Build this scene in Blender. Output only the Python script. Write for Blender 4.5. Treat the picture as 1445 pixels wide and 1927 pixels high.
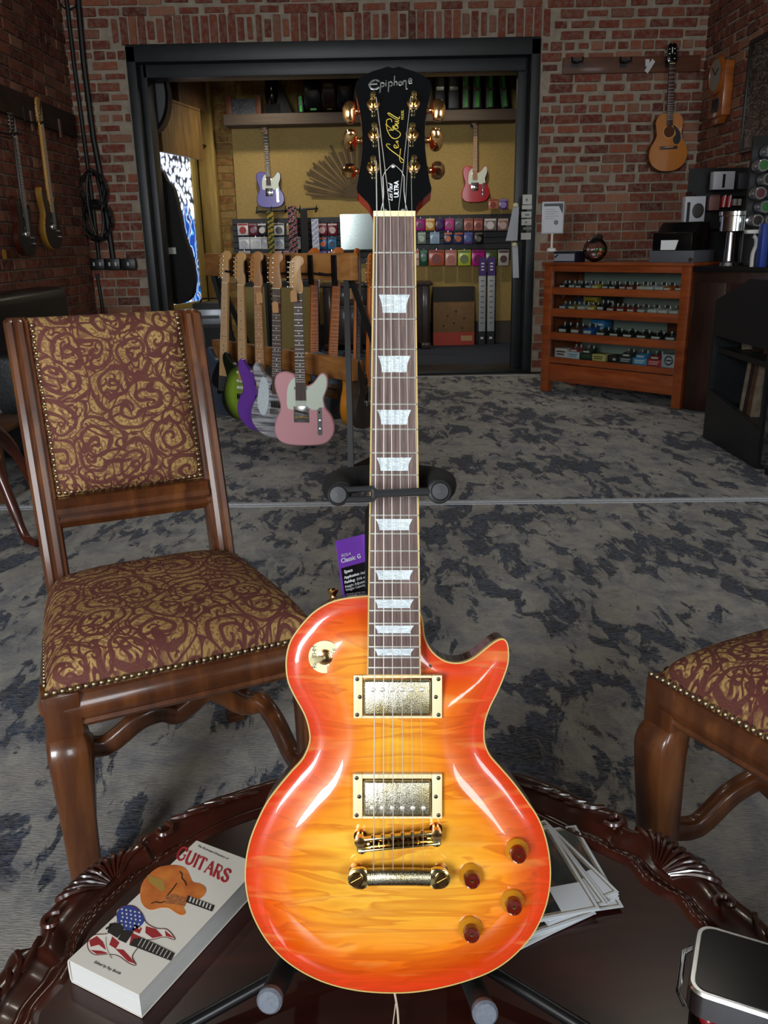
import bpy, bmesh, math, random
from mathutils import Vector, Matrix, noise as mnoise
from mathutils.geometry import delaunay_2d_cdt
random.seed(7)
for _o in list(bpy.data.objects): bpy.data.objects.remove(_o)
SC = bpy.context.scene; COL = SC.collection
PI = math.pi; R_ = math.radians
# ---------------------------------------------------------------- camera
F = 1600.0; CX, CY = 722.5, 963.5; PITCH = R_(17.6); ROLL = 0.02
CAM = Vector((0, 0, 1.18))
FW = Vector((0, math.cos(PITCH), -math.sin(PITCH)))
_up = Vector((0, math.sin(PITCH), math.cos(PITCH))); _r = Vector((1, 0, 0))
RT = _r*math.cos(ROLL) - _up*math.sin(ROLL)
UP = _r*math.sin(ROLL) + _up*math.cos(ROLL)
cd = bpy.data.cameras.new('camera'); cam = bpy.data.objects.new('camera', cd); COL.objects.link(cam)
cd.sensor_fit = 'VERTICAL'; cd.sensor_height = 36.0; cd.lens = F/1927*36.0; cd.clip_start = .02; cd.clip_end = 60
m3 = Matrix((RT, UP, -FW)).transposed()
cam.matrix_world = Matrix.Translation(CAM) @ m3.to_4x4()
SC.camera = cam
def ray(x, y): return FW + RT*((x-CX)/F) - UP*((y-CY)/F)
def onz(x, y, z): d = ray(x, y); return CAM + d*((z-CAM.z)/d.z)
def ony(x, y, Y): d = ray(x, y); return CAM + d*((Y-CAM.y)/d.y)
def onx(x, y, X): d = ray(x, y); return CAM + d*((X-CAM.x)/d.x)
def onpl(x, y, p, n): d = ray(x, y); return CAM + d*((p-CAM).dot(n)/d.dot(n))
def proj(p):
    d = p-CAM; z = d.dot(FW)
    return (CX+F*d.dot(RT)/z, CY-F*d.dot(UP)/z, z) if z > .01 else (1e6, 1e6, -1)
# ---------------------------------------------------------------- world, daylight, exposure
w = bpy.data.worlds.new('world'); SC.world = w; w.use_nodes = True
bg = w.node_tree.nodes['Background']; bg.inputs[0].default_value = (.75, .87, 1, 1); bg.inputs[1].default_value = 1.2
def area(name, loc, rot, sx, sy, power, col=(1, 1, 1)):
    l = bpy.data.lights.new(name, 'AREA'); l.shape = 'RECTANGLE'; l.size = sx; l.size_y = sy; l.energy = power; l.color = col
    o = bpy.data.objects.new(name, l); COL.objects.link(o); o.location = loc; o.rotation_euler = rot; return o
# daylight in the two shop windows behind the viewer
area('window_daylight', (-1.8, -3.1, 2.2), (R_(86), 0, 0), 1.35, 1.8, 170, (.93, .97, 1))
area('window_daylight', (2.0, -3.1, 2.2), (R_(86), 0, 0), 1.35, 1.8, 60, (.93, .97, 1))
vs = SC.view_settings; vs.view_transform = 'Standard'; vs.look = 'None'; vs.exposure = 0.45; vs.gamma = 1.0; vs.use_curve_mapping = False
# ---------------------------------------------------------------- helpers: colour, materials
def lin(h):
    h = h.lstrip('#'); c = [int(h[i:i+2], 16)/255 for i in (0, 2, 4)]
    return tuple(x/12.92 if x <= .04045 else ((x+.055)/1.055)**2.4 for x in c) + (1,)
MATS = {}
class NT:
    def __init__(s, name):
        s.m = bpy.data.materials.new(name); s.m.use_nodes = True; s.t = s.m.node_tree; s.n = s.t.nodes; s.l = s.t.links
        s.b = s.n['Principled BSDF']
    def new(s, typ, **kw):
        n = s.n.new(typ)
        for k, v in kw.items(): setattr(n, k, v)
        return n
    def val(s, sock, v):
        if hasattr(v, 'is_output'): s.l.new(v, sock)
        else: sock.default_value = v
    def math(s, op, a, b=0.0, c=None, clamp=False):
        n = s.n.new('ShaderNodeMath'); n.operation = op; n.use_clamp = clamp; s.val(n.inputs[0], a); s.val(n.inputs[1], b)
        if c is not None: s.val(n.inputs[2], c)
        return n.outputs[0]
    def coord(s, which='Object', scale=(1, 1, 1), rot=(0, 0, 0), loc=(0, 0, 0)):
        tc = s.n.new('ShaderNodeTexCoord'); mp = s.n.new('ShaderNodeMapping')
        s.l.new(tc.outputs[which], mp.inputs[0]); mp.inputs['Scale'].default_value = scale; mp.inputs['Rotation'].default_value = rot
        mp.inputs['Location'].default_value = loc
        return mp.outputs[0]
    def noise(s, vec, scale=5, detail=3, rough=.55, dist=0, out='Fac'):
        n = s.n.new('ShaderNodeTexNoise'); s.l.new(vec, n.inputs['Vector']); n.inputs['Scale'].default_value = scale
        n.inputs['Detail'].default_value = detail; n.inputs['Roughness'].default_value = rough; n.inputs['Distortion'].default_value = dist
        return n.outputs[out]
    def ramp(s, fac, stops, interp='LINEAR'):
        n = s.n.new('ShaderNodeValToRGB'); n.color_ramp.interpolation = interp; e = n.color_ramp.elements
        while len(e) < len(stops): e.new(.5)
        for el, (p, c) in zip(e, stops): el.position = p; el.color = lin(c) if isinstance(c, str) else c
        s.val(n.inputs[0], fac); return n.outputs[0]
    def mix(s, fac, a, b, mode='MIX'):
        n = s.n.new('ShaderNodeMix'); n.data_type = 'RGBA'; n.blend_type = mode
        s.val(n.inputs[0], fac)
        for i, v in ((6, a), (7, b)):
            s.val(n.inputs[i], lin(v) if isinstance(v, str) else v)
        return n.outputs[2]
    def bump(s, h, strength=.3, dist=.01):
        n = s.n.new('ShaderNodeBump'); n.inputs['Strength'].default_value = strength; n.inputs['Distance'].default_value = dist
        s.val(n.inputs['Height'], h); s.l.new(n.outputs[0], s.b.inputs['Normal'])
    def set(s, **kw):
        nm = dict(col='Base Color', rough='Roughness', metal='Metallic', spec='Specular IOR Level', coat='Coat Weight', coatr='Coat Roughness',
                  trans='Transmission Weight', emis='Emission Color', emit='Emission Strength', alpha='Alpha', ior='IOR', sheen='Sheen Weight')
        for k, v in kw.items(): s.val(s.b.inputs[nm[k]], lin(v) if isinstance(v, str) else v)
        return s.m
def mat(name, col='#808080', rough=.5, metal=0, col2=None, scale=8, stretch=(1, 1, 1), bump=0, bscale=None, coat=0, trans=0, emit=0, amount=.5, spec=.5, detail=3):
    if name in MATS: return MATS[name]
    t = NT(name); kw = dict(rough=rough, metal=metal, coat=coat, trans=trans, spec=spec)
    if coat: kw['coatr'] = .05
    if col2 or bump: vec = t.coord(scale=stretch)
    if col2:
        f = t.noise(vec, scale, detail); kw['col'] = t.ramp(f, [(.5-amount/2, col), (.5+amount/2, col2)])
    else: kw['col'] = col
    if bump: t.bump(t.noise(vec, bscale or scale, detail), bump, .004)
    if emit: kw['emis'] = col; kw['emit'] = emit
    MATS[name] = t.set(**kw); return MATS[name]
# ---------------------------------------------------------------- helpers: meshes
def frame(o, x=None, y=None, z=None):
    """4x4 from origin and two of the axes (orthonormalised)"""
    if z is None: x = x.normalized(); y = (y - x*y.dot(x)).normalized(); z = x.cross(y)
    elif y is None: z = z.normalized(); x = (x - z*x.dot(z)).normalized(); y = z.cross(x)
    else: y = y.normalized(); z = (z - y*z.dot(y)).normalized(); x = y.cross(z)
    m = Matrix((x, y, z)).transposed().to_4x4(); m.translation = o; return m
def T(x, y, z): return Matrix.Translation((x, y, z))
def RZ(a): return Matrix.Rotation(a, 4, 'Z')
def RX(a): return Matrix.Rotation(a, 4, 'X')
def RY(a): return Matrix.Rotation(a, 4, 'Y')
def smooth_poly(pts, n=4, closed=True):
    """Catmull-Rom through the points"""
    out = []; N = len(pts)
    P = [Vector(p) for p in pts]
    for i in range(N if closed else N-1):
        p1, p2 = P[i], P[(i+1) % N]
        p0 = P[i-1] if (closed or i > 0) else p1
        p3 = P[(i+2) % N] if (closed or i+2 < N) else p2
        for k in range(n):
            t = k/n
            out.append(.5*((2*p1)+(p2-p0)*t+(2*p0-5*p1+4*p2-p3)*t*t+(3*p1-p0-3*p2+p3)*t**3))
    if not closed: out.append(P[-1].copy())
    return out
class MB:
    def __init__(s): s.v = []; s.f = []
    def add(s, vs, fs, M=None):
        b = len(s.v); s.v += [(M @ Vector(v)) if M else Vector(v) for v in vs]; s.f += [tuple(i+b for i in f) for f in fs]; return s
    def box(s, x0, x1, y0, y1, z0, z1, M=None):
        return s.add([(x, y, z) for z in (z0, z1) for y in (y0, y1) for x in (x0, x1)],
                     [(0, 2, 3, 1), (4, 5, 7, 6), (0, 1, 5, 4), (2, 6, 7, 3), (0, 4, 6, 2), (1, 3, 7, 5)], M)
    def cbox(s, c, sx, sy, sz, M=None):
        return s.box(c[0]-sx/2, c[0]+sx/2, c[1]-sy/2, c[1]+sy/2, c[2]-sz/2, c[2]+sz/2, M)
    def tube(s, pts, r, n=8, cap=True, closed=False, flat=1.0, upv=None):
        P = [Vector(p) for p in pts]; N = len(P); rr = r if isinstance(r, (list, tuple)) else [r]*N
        tang = []
        for i in range(N):
            a = P[(i-1) % N] if (closed or i) else P[0]; c = P[(i+1) % N] if (closed or i < N-1) else P[-1]
            d = c-a; tang.append(d.normalized() if d.length > 1e-9 else Vector((0, 0, 1)))
        u = Vector(upv) if upv else (Vector((0, 0, 1)) if abs(tang[0].z) < .9 else Vector((1, 0, 0)))
        vs = []
        for i in range(N):
            t = tang[i]; u = u - t*u.dot(t)
            if u.length < 1e-6: u = t.orthogonal()
            u.normalize(); x = t.cross(u)
            for k in range(n):
                a = 2*PI*k/n; vs.append(P[i]+x*(math.cos(a)*rr[i])+u*(math.sin(a)*rr[i]*flat))
        fs = []
        for i in range(N if closed else N-1):
            for k in range(n):
                a = i*n+k; b = i*n+(k+1) % n; j = ((i+1) % N)*n
                fs.append((a, b, j+(k+1) % n, j+k))
        if cap and not closed:
            fs.append(tuple(reversed(range(n)))); fs.append(tuple((N-1)*n+k for k in range(n)))
        return s.add(vs, fs)
    def cyl(s, p0, p1, r0, r1=None, n=16, cap=True): return s.tube([p0, p1], [r0, r0 if r1 is None else r1], n, cap)
    def lathe(s, prof, n=20, M=None):
        vs = []; fs = []; N = len(prof)
        for r, z in prof:
            for k in range(n):
                a = 2*PI*k/n; vs.append((r*math.cos(a), r*math.sin(a), z))
        for i in range(N-1):
            for k in range(n): fs.append((i*n+k, i*n+(k+1) % n, (i+1)*n+(k+1) % n, (i+1)*n+k))
        if prof[0][0] > 1e-6: fs.append(tuple(reversed(range(n))))
        if prof[-1][0] > 1e-6: fs.append(tuple((N-1)*n+k for k in range(n)))
        return s.add(vs, fs, M)
    def prism(s, poly, z0, z1, M=None, top=None):
        """poly: 2D outline; top: an optional outline of the same length for z1"""
        n = len(poly); ar = sum(poly[i][0]*poly[(i+1) % n][1]-poly[(i+1) % n][0]*poly[i][1] for i in range(n))
        if ar < 0: poly = poly[::-1]; top = top[::-1] if top else None
        top = top or poly
        vs = [(p[0], p[1], z0) for p in poly]+[(p[0], p[1], z1) for p in top]
        fs = [tuple(reversed(range(n))), tuple(range(n, 2*n))]+[(i, (i+1) % n, n+(i+1) % n, n+i) for i in range(n)]
        return s.add(vs, fs, M)
    def ball(s, c, r, sc=(1, 1, 1), nu=16, nv=10, M=None):
        c = Vector(c); prof = [(math.sin(PI*i/nv), -math.cos(PI*i/nv)) for i in range(nv+1)]
        vs = [(c.x, c.y, c.z-r*sc[2])]; fs = []
        for i in range(1, nv):
            for k in range(nu):
                a = 2*PI*k/nu; vs.append((c.x+r*sc[0]*prof[i][0]*math.cos(a), c.y+r*sc[1]*prof[i][0]*math.sin(a), c.z+r*sc[2]*prof[i][1]))
        vs.append((c.x, c.y, c.z+r*sc[2]))
        for k in range(nu): fs.append((0, 1+(k+1) % nu, 1+k)); fs.append((len(vs)-1, 1+(nv-2)*nu+k, 1+(nv-2)*nu+(k+1) % nu))
        for i in range(nv-2):
            for k in range(nu): a = 1+i*nu+k; b = 1+i*nu+(k+1) % nu; fs.append((a, b, b+nu, a+nu))
        return s.add(vs, fs, M)
    def torus(s, c, R, r, n=24, m=8, M=None, arc=2*PI):
        pts = [Vector((c[0]+R*math.cos(arc*i/n), c[1]+R*math.sin(arc*i/n), c[2])) for i in range(n if arc >= 2*PI-.01 else n+1)]
        if M: pts = [M @ p for p in pts]
        return s.tube(pts, r, m, closed=arc >= 2*PI-.01)
    def sweep(s, prof, path, upv=(0, 0, 1), closed=False, cap=True):
        """prof: 2D (side, up) points swept along the path"""
        P = [Vector(p) for p in path]; N = len(P); n = len(prof); vs = []; fs = []
        for i in range(N):
            a = P[(i-1) % N] if (closed or i) else P[0]; c = P[(i+1) % N] if (closed or i < N-1) else P[-1]
            t = (c-a).normalized(); u = Vector(upv); u = (u-t*u.dot(t)).normalized(); x = t.cross(u)
            for (px, py) in prof: vs.append(P[i]+x*px+u*py)
        for i in range(N if closed else N-1):
            for k in range(n): j = ((i+1) % N)*n; fs.append((i*n+k, i*n+(k+1) % n, j+(k+1) % n, j+k))
        if cap and not closed: fs.append(tuple(reversed(range(n)))); fs.append(tuple((N-1)*n+k for k in range(n)))
        return s.add(vs, fs)
    def mesh(s, name, material, smooth=40, bevel=0, seg=2):
        me = bpy.data.meshes.new(name); me.from_pydata([tuple(v) for v in s.v], [], s.f)
        bm = bmesh.new(); bm.from_mesh(me)
        bmesh.ops.recalc_face_normals(bm, faces=bm.faces)
        if bevel:
            es = [e for e in bm.edges if len(e.link_faces) == 2 and e.calc_face_angle() > .5]
            bmesh.ops.bevel(bm, geom=es, offset=bevel, segments=seg, affect='EDGES', profile=.5, clamp_overlap=True)
        bm.to_mesh(me); bm.free()
        if smooth: me.shade_smooth(); me.set_sharp_from_angle(angle=R_(smooth))
        if material: me.materials.append(material)
        return me
    def obj(s, name, material, parent=None, smooth=40, bevel=0, seg=2, M=None, label=None):
        o = bpy.data.objects.new(name, s.mesh(name, material, smooth, bevel, seg)); COL.objects.link(o)
        if parent: o.parent = parent
        if M: o.matrix_local = M
        if label: o['label'] = label
        return o
def tag(o, label, cat=None, group=None, kind=None):
    if label: o['label'] = label
    if cat: o['category'] = cat
    if group: o['group'] = group
    if kind: o['kind'] = kind
    return o
def thing(name, label, cat, M=None, group=None):
    o = bpy.data.objects.new(name, None); COL.objects.link(o); o.empty_display_size = .05
    if M is not None: o.matrix_world = M if isinstance(M, Matrix) else Matrix.Translation(M)
    return tag(o, label, cat, group)
def struct(o): o['kind'] = 'structure'; return o
def inst(name, mesh, parent=None, M=None):
    o = bpy.data.objects.new(name, mesh); COL.objects.link(o)
    if parent: o.parent = parent
    if M is not None: o.matrix_local = M
    return o
def text_mesh(name, body, size, material, extr=.0002, align='LEFT', shear=0, bold=0, sp=1.0):
    c = bpy.data.curves.new(name, 'FONT'); c.body = body; c.size = size; c.extrude = extr; c.align_x = align; c.shear = shear; c.offset = bold; c.space_character = sp
    c.resolution_u = 3
    o = bpy.data.objects.new(name, c); COL.objects.link(o)
    dg = bpy.context.evaluated_depsgraph_get(); dg.update()
    me = bpy.data.meshes.new_from_object(o.evaluated_get(dg)); bpy.data.objects.remove(o); me.name = name
    me.materials.clear(); me.materials.append(material); return me
def strokes(lines, M, r, n=5, flat=.35, smooth=5):
    """lines of 2D points drawn as flat brush strokes; r may taper as [(r)...]"""
    mb = MB()
    for ln in lines:
        rr = r
        if isinstance(ln, tuple): ln, rr = ln
        p = smooth_poly([(a[0], a[1], 0) for a in ln], smooth, False) if len(ln) > 2 else [Vector((a[0], a[1], 0)) for a in ln]
        b = MB().tube(p, rr, n, flat=flat, upv=(0, 0, 1)); mb.add(b.v, b.f, M)
    return mb
# ================================================================ SETTING
BR = [(0.0, '#6f3429'), (.18, '#8f4a39'), (.36, '#7a3d31'), (.5, '#a25a42'), (.64, '#5d2f2b'), (.78, '#94503d'), (.9, '#b07a60'), (1.0, '#6a3a33')]
BRY = [(0.0, '#a8834a'), (.25, '#8c5a34'), (.45, '#b8975a'), (.6, '#99623c'), (.78, '#a98a52'), (.9, '#7d4a2e'), (1.0, '#b59a62')]
def brick_mat(name, stops, src, stain):
    t = NT(name); vec = t.coord()
    if src == 'obj': rnd = t.new('ShaderNodeObjectInfo').outputs['Random']
    else: rnd = t.new('ShaderNodeNewGeometry').outputs['Random Per Island']
    base = t.ramp(rnd, stops)
    wp = t.n.new('ShaderNodeNewGeometry').outputs['Position']
    f = t.noise(wp, 26, 4, .6); b2 = t.mix(t.ramp(f, [(.42, (0, 0, 0, 1)), (.62, (.55, .55, .55, 1))]), base, stain)
    f2 = t.noise(wp, 60, 3, .6); b3 = t.mix(t.math('MULTIPLY', f2, .45), b2, '#3a221e')
    t.bump(f2, .5, .006)
    return t.set(col=b3, rough=.9, spec=.2)
M_BRICK = brick_mat('red_brick', BR, 'obj', '#8d7c6b'); M_BRICKJ = brick_mat('red_brick_far', BR, 'isl', '#8d7c6b')
M_BRICKY = brick_mat('stained_brick', BRY, 'obj', '#b39a5e'); M_BRICKYJ = brick_mat('stained_brick_far', BRY, 'isl', '#b39a5e')
M_MORT = mat('mortar', '#a89b8a', .95, col2='#857a6c', scale=14, bump=.6, bscale=40)
M_MORTY = mat('stained_mortar', '#b19a5a', .95, col2='#8a7440', scale=10, bump=.5, bscale=40)
M_BLACKSTEEL = mat('black_painted_steel', '#17191a', .45, col2='#22262a', scale=6)
def irregular_brick(seed):
    rn = random.Random(seed); bm = bmesh.new(); bmesh.ops.create_cube(bm, size=1)
    bmesh.ops.bevel(bm, geom=bm.edges[:], offset=.06, segments=1, affect='EDGES', profile=.5)
    for v in bm.verts: v.co += Vector((rn.uniform(-.02, .02), rn.uniform(-.06, .06), rn.uniform(-.035, .035)))
    me = bpy.data.meshes.new('brick'); bm.to_mesh(me); bm.free(); return me
BM_R = [irregular_brick(i) for i in range(6)]; BM_Y = [irregular_brick(20+i) for i in range(4)]
for m_ in BM_R: m_.materials.append(M_BRICK)
for m_ in BM_Y: m_.materials.append(M_BRICKY)
def in_any(x, z, rects): return any(a < x < b and c < z < d for a, b, c, d in rects)
def brick_wall(wall, M, x0, x1, z0, z1, holes=(), course=.081, bl=.222, meshes=BM_R, jm=M_BRICKJ, limit=300, seed=1, soldier=(), ragged=0, gap=.012):
    """lays bricks on the wall's local face (x along, z up, -y out); the visible ones as parts, the rest joined"""
    rn = random.Random(seed); cells = []
    nz = int((z1-z0)/course)
    for j in range(nz):
        z = z0+(j+.5)*course; x = x0 - (bl/2 if j % 2 else 0) - rn.uniform(0, .03)
        header = (j % 6 == 3)
        while x < x1:
            L = (bl*.5 if header else bl)*rn.uniform(.9, 1.08)
            a, b = max(x, x0), min(x+L, x1)
            if b-a > .05 and not in_any((a+b)/2, z, holes):
                for h in holes:
                    if h[2] < z < h[3]:
                        if a < h[0] < b: b = h[0]
                        if a < h[1] < b: a = h[1]
                if b-a > .04: cells.append(((a+b)/2, z, b-a-gap, course-gap))
            x += L
    for (a, b, c, d, wd) in soldier:
        n = int((b-a)/wd)
        for i in range(n): cells.append((a+(i+.5)*(b-a)/n, (c+d)/2, (b-a)/n-gap, d-c-gap))
    vis = []; rest = []
    for c in cells:
        p = M @ Vector((c[0], 0, c[1])); q = proj(p)
        (vis if (-20 < q[0] < 1465 and -20 < q[1] < 1000) else rest).append((q[2], c))
    vis.sort(key=lambda t: t[0]); rest = [c for _, c in rest]+[c for _, c in vis[limit:]]; vis = [c for _, c in vis[:limit]]
    for (x, z, L, H) in vis:
        if ragged and rn.random() < ragged: L *= rn.uniform(.7, .95); H *= rn.uniform(.6, .95)
        o = inst('brick', rn.choice(meshes), wall, T(x, rn.uniform(-.002, .003), z) @ RY(rn.uniform(-.012, .012)) @ Matrix.Diagonal((L, .03, H, 1)))
    if rest:
        mb = MB()
        for (x, z, L, H) in rest:
            mb.box(x-L/2, x+L/2, -.014, .006, z-H/2, z+H/2)
        o = mb.obj('brick_courses', jm, wall, smooth=0); o['kind'] = 'stuff'
YB = 8.06; XL, XR = -2.62, 2.82; ZC = 3.7; Y2 = 10.42; YF = -3.2
DX0, DX1, DZ = -2.10, 1.40, 2.79
# ---- floors
def rug_mat(name, seed, navy=.5):
    t = NT(name); wp = t.coord('Object', loc=(seed, seed*2, 0))
    st = t.n.new('ShaderNodeMapping'); t.l.new(wp, st.inputs[0]); st.inputs['Rotation'].default_value = (0, 0, R_(38)); st.inputs['Scale'].default_value = (1, .42, 1)
    base = t.ramp(t.noise(wp, 5.5, 5, .65), [(.3, '#5d616a'), (.45, '#84868a'), (.56, '#9a9893'), (.7, '#727174')])
    base = t.mix(t.ramp(t.noise(wp, 2.2, 3, .5), [(.4, (0, 0, 0, 1)), (.7, (.6, .6, .6, 1))]), base, '#5f5b5a')
    pale = t.ramp(t.noise(st.outputs[0], 16, 4, .6), [(.52, (0, 0, 0, 1)), (.62, (.6, .6, .6, 1))])
    base = t.mix(pale, base, '#a3a29c')
    nv = t.noise(st.outputs[0], 12, 4, .65, .5); big = t.noise(wp, 2.2, 2, .5)
    nm = t.ramp(t.math('ADD', nv, t.math('MULTIPLY', t.math('SUBTRACT', big, .5), .55)), [(.518, (0, 0, 0, 1)), (.56, (1, 1, 1, 1))])
    col = t.mix(t.math('MULTIPLY', nm, .97), base, t.ramp(t.noise(wp, 20, 3), [(.4, '#152036'), (.6, '#263852')]))
    fine = t.n.new('ShaderNodeMapping'); t.l.new(wp, fine.inputs[0]); fine.inputs['Scale'].default_value = (60, 300, 60)
    fn = t.noise(fine.outputs[0], 1, 2, .7)
    col = t.mix(t.ramp(fn, [(.35, (0, 0, 0, 1)), (.7, (.5, .5, .5, 1))]), col, t.mix(.5, col, '#d8d4cc'))
    t.bump(fn, .6, .004)
    return t.set(col=col, rough=.95, spec=.15)
M_RUG1 = rug_mat('distressed_rug', 3.1); M_RUG2 = rug_mat('distressed_rug_far', 9.7)
fl = MB().box(XL-.2, XR+.2, YF-.2, YB+.2, -.12, -.014).obj('floor', mat('dark_floorboards', '#3a332d', .7, col2='#2a2521', scale=3, stretch=(1, 12, 1)), smooth=0); struct(fl)
M_BIND = mat('rug_binding', '#9aa0a8', .8, col2='#b9bec4', scale=60)
def rug(y0a, y0b, y1a, y1b, m, label):
    """x from wall to wall, front edge y0 (left, right), back edge y1"""
    t = thing('area_rug', label, 'rug', (0, 0, -.014), 'patterned rugs laid side by side')
    xl, xr = XL+.06, XR-.06
    MB().prism([(xl, y0a), (xr, y0b), (xr, y1b), (xl, y1a)], 0, .011).obj('pile', m, t, smooth=0)
    for (a, b) in ((y0a, y0b), (y1a, y1b)):
        MB().sweep([(-.016, 0), (.016, 0), (.013, .0135), (-.013, .0135)], [(xl, a, 0), (xr, b, 0)]).obj('edge_binding', M_BIND, t, smooth=0)
ya, yb = onz(0, 955, 0).y, onz(1445, 938, 0).y
sl = (yb-ya)/(onz(1445, 938, 0).x-onz(0, 955, 0).x); fx = lambda X: ya+sl*(X-onz(0, 955, 0).x)
rug(YF+.35, YF+.35, fx(XL)-.02, fx(XR)-.02, M_RUG1, 'near blue and grey distressed rug under the chairs and round table')
rug(fx(XL)+.02, fx(XR)+.02, 7.86, 7.78, M_RUG2, 'far blue and grey distressed rug under the guitar rack and glass cabinet')
bf = MB().box(-2.7, 2.2, YB+.2, Y2+.2, -.12, .004).obj('floor', mat('navy_carpet', '#1d2431', .95, col2='#252d3c', scale=30)); struct(bf)
# ---- main room walls
wb = MB().box(XL-.3, DX0, 0, .3, -.1, ZC).box(DX1, XR+.3, 0, .3, -.1, ZC).box(DX0, DX1, 0, .3, DZ, ZC).obj('wall_back', M_MORT, None, smooth=0)
wb.matrix_world = T(0, YB, 0); struct(wb); bpy.context.view_layer.update()
brick_wall(wb, T(0, YB, 0), XL, XR, .02, ZC, [(DX0-.012, DX1+.012, 0, 2.82), (DX0-.13, DX1+.1, 2.79, 3.035)], ragged=.55, gap=.016, soldier=[(DX0-.12, DX1+.09, 2.8, 3.03, .0745)], seed=3, limit=300)
# piers either side of the doorway
mbp = []
wl = MB().box(0, YB-YF+.3, 0, .3, -.1, ZC).obj('wall_left', M_MORT, None, smooth=0)
ML = frame(Vector((XL, YF, 0)), x=Vector((0, 1, 0)), y=Vector((-1, 0, 0))); wl.matrix_world = ML; struct(wl)
brick_wall(wl, ML, 6.9, YB-YF, .55, ZC, seed=5, limit=300, gap=.013)
wr = MB().box(0, YB-YF+.3, 0, .3, -.1, ZC).obj('wall_right', M_MORT, None, smooth=0)
MR = frame(Vector((XR, YB+.0, 0)), x=Vector((0, -1, 0)), y=Vector((1, 0, 0))); wr.matrix_world = MR; struct(wr)
brick_wall(wr, MR, 0, 2.6, .5, ZC, seed=8, limit=240, ragged=.3)
cl = MB().box(XL-.3, XR+.3, YF-.3, YB+.3, ZC, ZC+.1).obj('ceiling', mat('ceiling_paint', '#3a342e', .9), None, smooth=0); struct(cl)
# ---- shop front behind the viewer: two display windows with a door between
M_WALLP = mat('painted_plaster', '#5a5048', .85); M_DKW = mat('dark_window_frame', '#2a2522', .5)
wf = MB()
for a, b, c, d in ((XL-.3, -2.5, 0, ZC), (-1.1, -.5, 0, ZC), (.5, 1.3, 0, ZC), (2.7, XR+.3, 0, ZC), (-2.5, -1.1, 0, 1.25), (1.3, 2.7, 0, 1.25), (-2.5, -1.1, 3.05, ZC), (1.3, 2.7, 3.05, ZC), (-.5, .5, 2.3, ZC)):
    wf.box(a, b, YF-.25, YF, c, d)
struct(wf.obj('wall_front', M_WALLP, None, smooth=0))
MB().box(-.5, .5, YF-.12, YF-.06, 0, 2.3).obj('door_1', mat('dark_door', '#2c211b', .5)); struct(bpy.data.objects['door_1'])
for i, (a, b) in enumerate(((-2.5, -1.1), (1.3, 2.7))):
    f = MB().box(a, a+.05, YF-.14, YF-.08, 1.25, 3.05).box(b-.05, b, YF-.14, YF-.08, 1.25, 3.05).box(a, b, YF-.14, YF-.08, 1.25, 1.3).box(a, b, YF-.14, YF-.08, 3.0, 3.05).box((a+b)/2-.03, (a+b)/2+.03, YF-.14, YF-.08, 1.25, 3.05)
    f.box(a, b, YF-.14, YF-.08, 2.35, 2.4)
    struct(f.obj('window_%d' % (i+1), M_DKW, None, smooth=0))
# ---- black steel door frame
df = MB()
df.box(DX0-.002, DX0+.075, YB-.05, YB+.42, 0, DZ).box(DX1-.075, DX1+.002, YB-.05, YB+.42, 0, DZ).box(DX0, DX1, YB-.05, YB+.42, DZ-.12, DZ+.015)
df.box(DX0+.075, DX0+.13, YB+.08, YB+.3, 0, DZ-.1).box(DX1-.16, DX1-.075, YB+.12, YB+.2, 0, DZ-.1).box(DX0+.1, DX1-.1, YB+.08, YB+.3, DZ-.22, DZ-.1)
struct(df.obj('trim_1', M_BLACKSTEEL, None, bevel=.004))
struct(MB().box(DX0, DX1, YB-.06, YB+.42, -.02, .012).obj('trim_2', mat('threshold_metal', '#2a2d30', .4, .6), None, bevel=.004))
# ---- back room shell
BX0 = -1.97; BXR = 1.62; ZB = 3.02
PB = Vector((BX0, Y2, 0)); PA = Vector((-2.42, YB+.32, 0))
w2 = MB().box(-3.2, 3, 0, .2, -.1, 3.4).obj('wall_back_room', M_MORTY, None, smooth=0); w2.matrix_world = T(0, Y2, 0); struct(w2)
brick_wall(w2, T(0, Y2, 0), BX0, BXR+.3, .1, 3.2, [(-1.55, BXR, 0, 2.75), (BX0, BXR+.3, 2.755, 2.88)], meshes=BM_Y, jm=M_BRICKYJ, seed=11, limit=150, soldier=[(BX0, BXR, 2.76, 2.875, .07)])
dirL = (PB-PA).normalized(); M2L = frame(PA, x=dirL, y=Vector((-dirL.y, dirL.x, 0)))
w3 = MB().box(-.2, (PB-PA).length, 0, .2, -.1, 3.4).obj('wall_side_room', mat('stained_plaster', '#a8904c', .9, col2='#7d6a35', scale=4), None, smooth=0); w3.matrix_world = M2L; struct(w3)
w4 = MB().box(BXR+.12, BXR+.3, YB+.3, Y2, -.1, 3.4).obj('wall_right_room', mat('dark_partition', '#2b2a28', .8), None, smooth=0); struct(w4)
cb = MB().box(-3, 3, YB+.3, Y2+.2, ZB+.22, ZB+.3).obj('ceiling_room', mat('dark_ceiling', '#241f1a', .9), None, smooth=0); struct(cb)
for i in range(9):
    x = -2.4+i*.5
    MB().box(x, x+.05, YB+.3, Y2, ZB, ZB+.22).obj('joist', mat('dark_joist', '#2e2620', .8, col2='#3c3128', scale=5), cb, smooth=0)
# tan display panel with its dark skirting
struct(MB().box(-1.62, 1.56, Y2-.05, Y2-.016, .26, 2.5).obj('trim_3', mat('tan_wall_panel', '#b09458', .85, col2='#9c834c', scale=60, amount=.4, bump=.15, bscale=120), None, smooth=0))
struct(MB().box(-1.62, 1.56, Y2-.055, Y2-.016, .0, .255).obj('baseboard_room', mat('grey_skirting', '#4a4238', .7), None, smooth=0))
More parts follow.
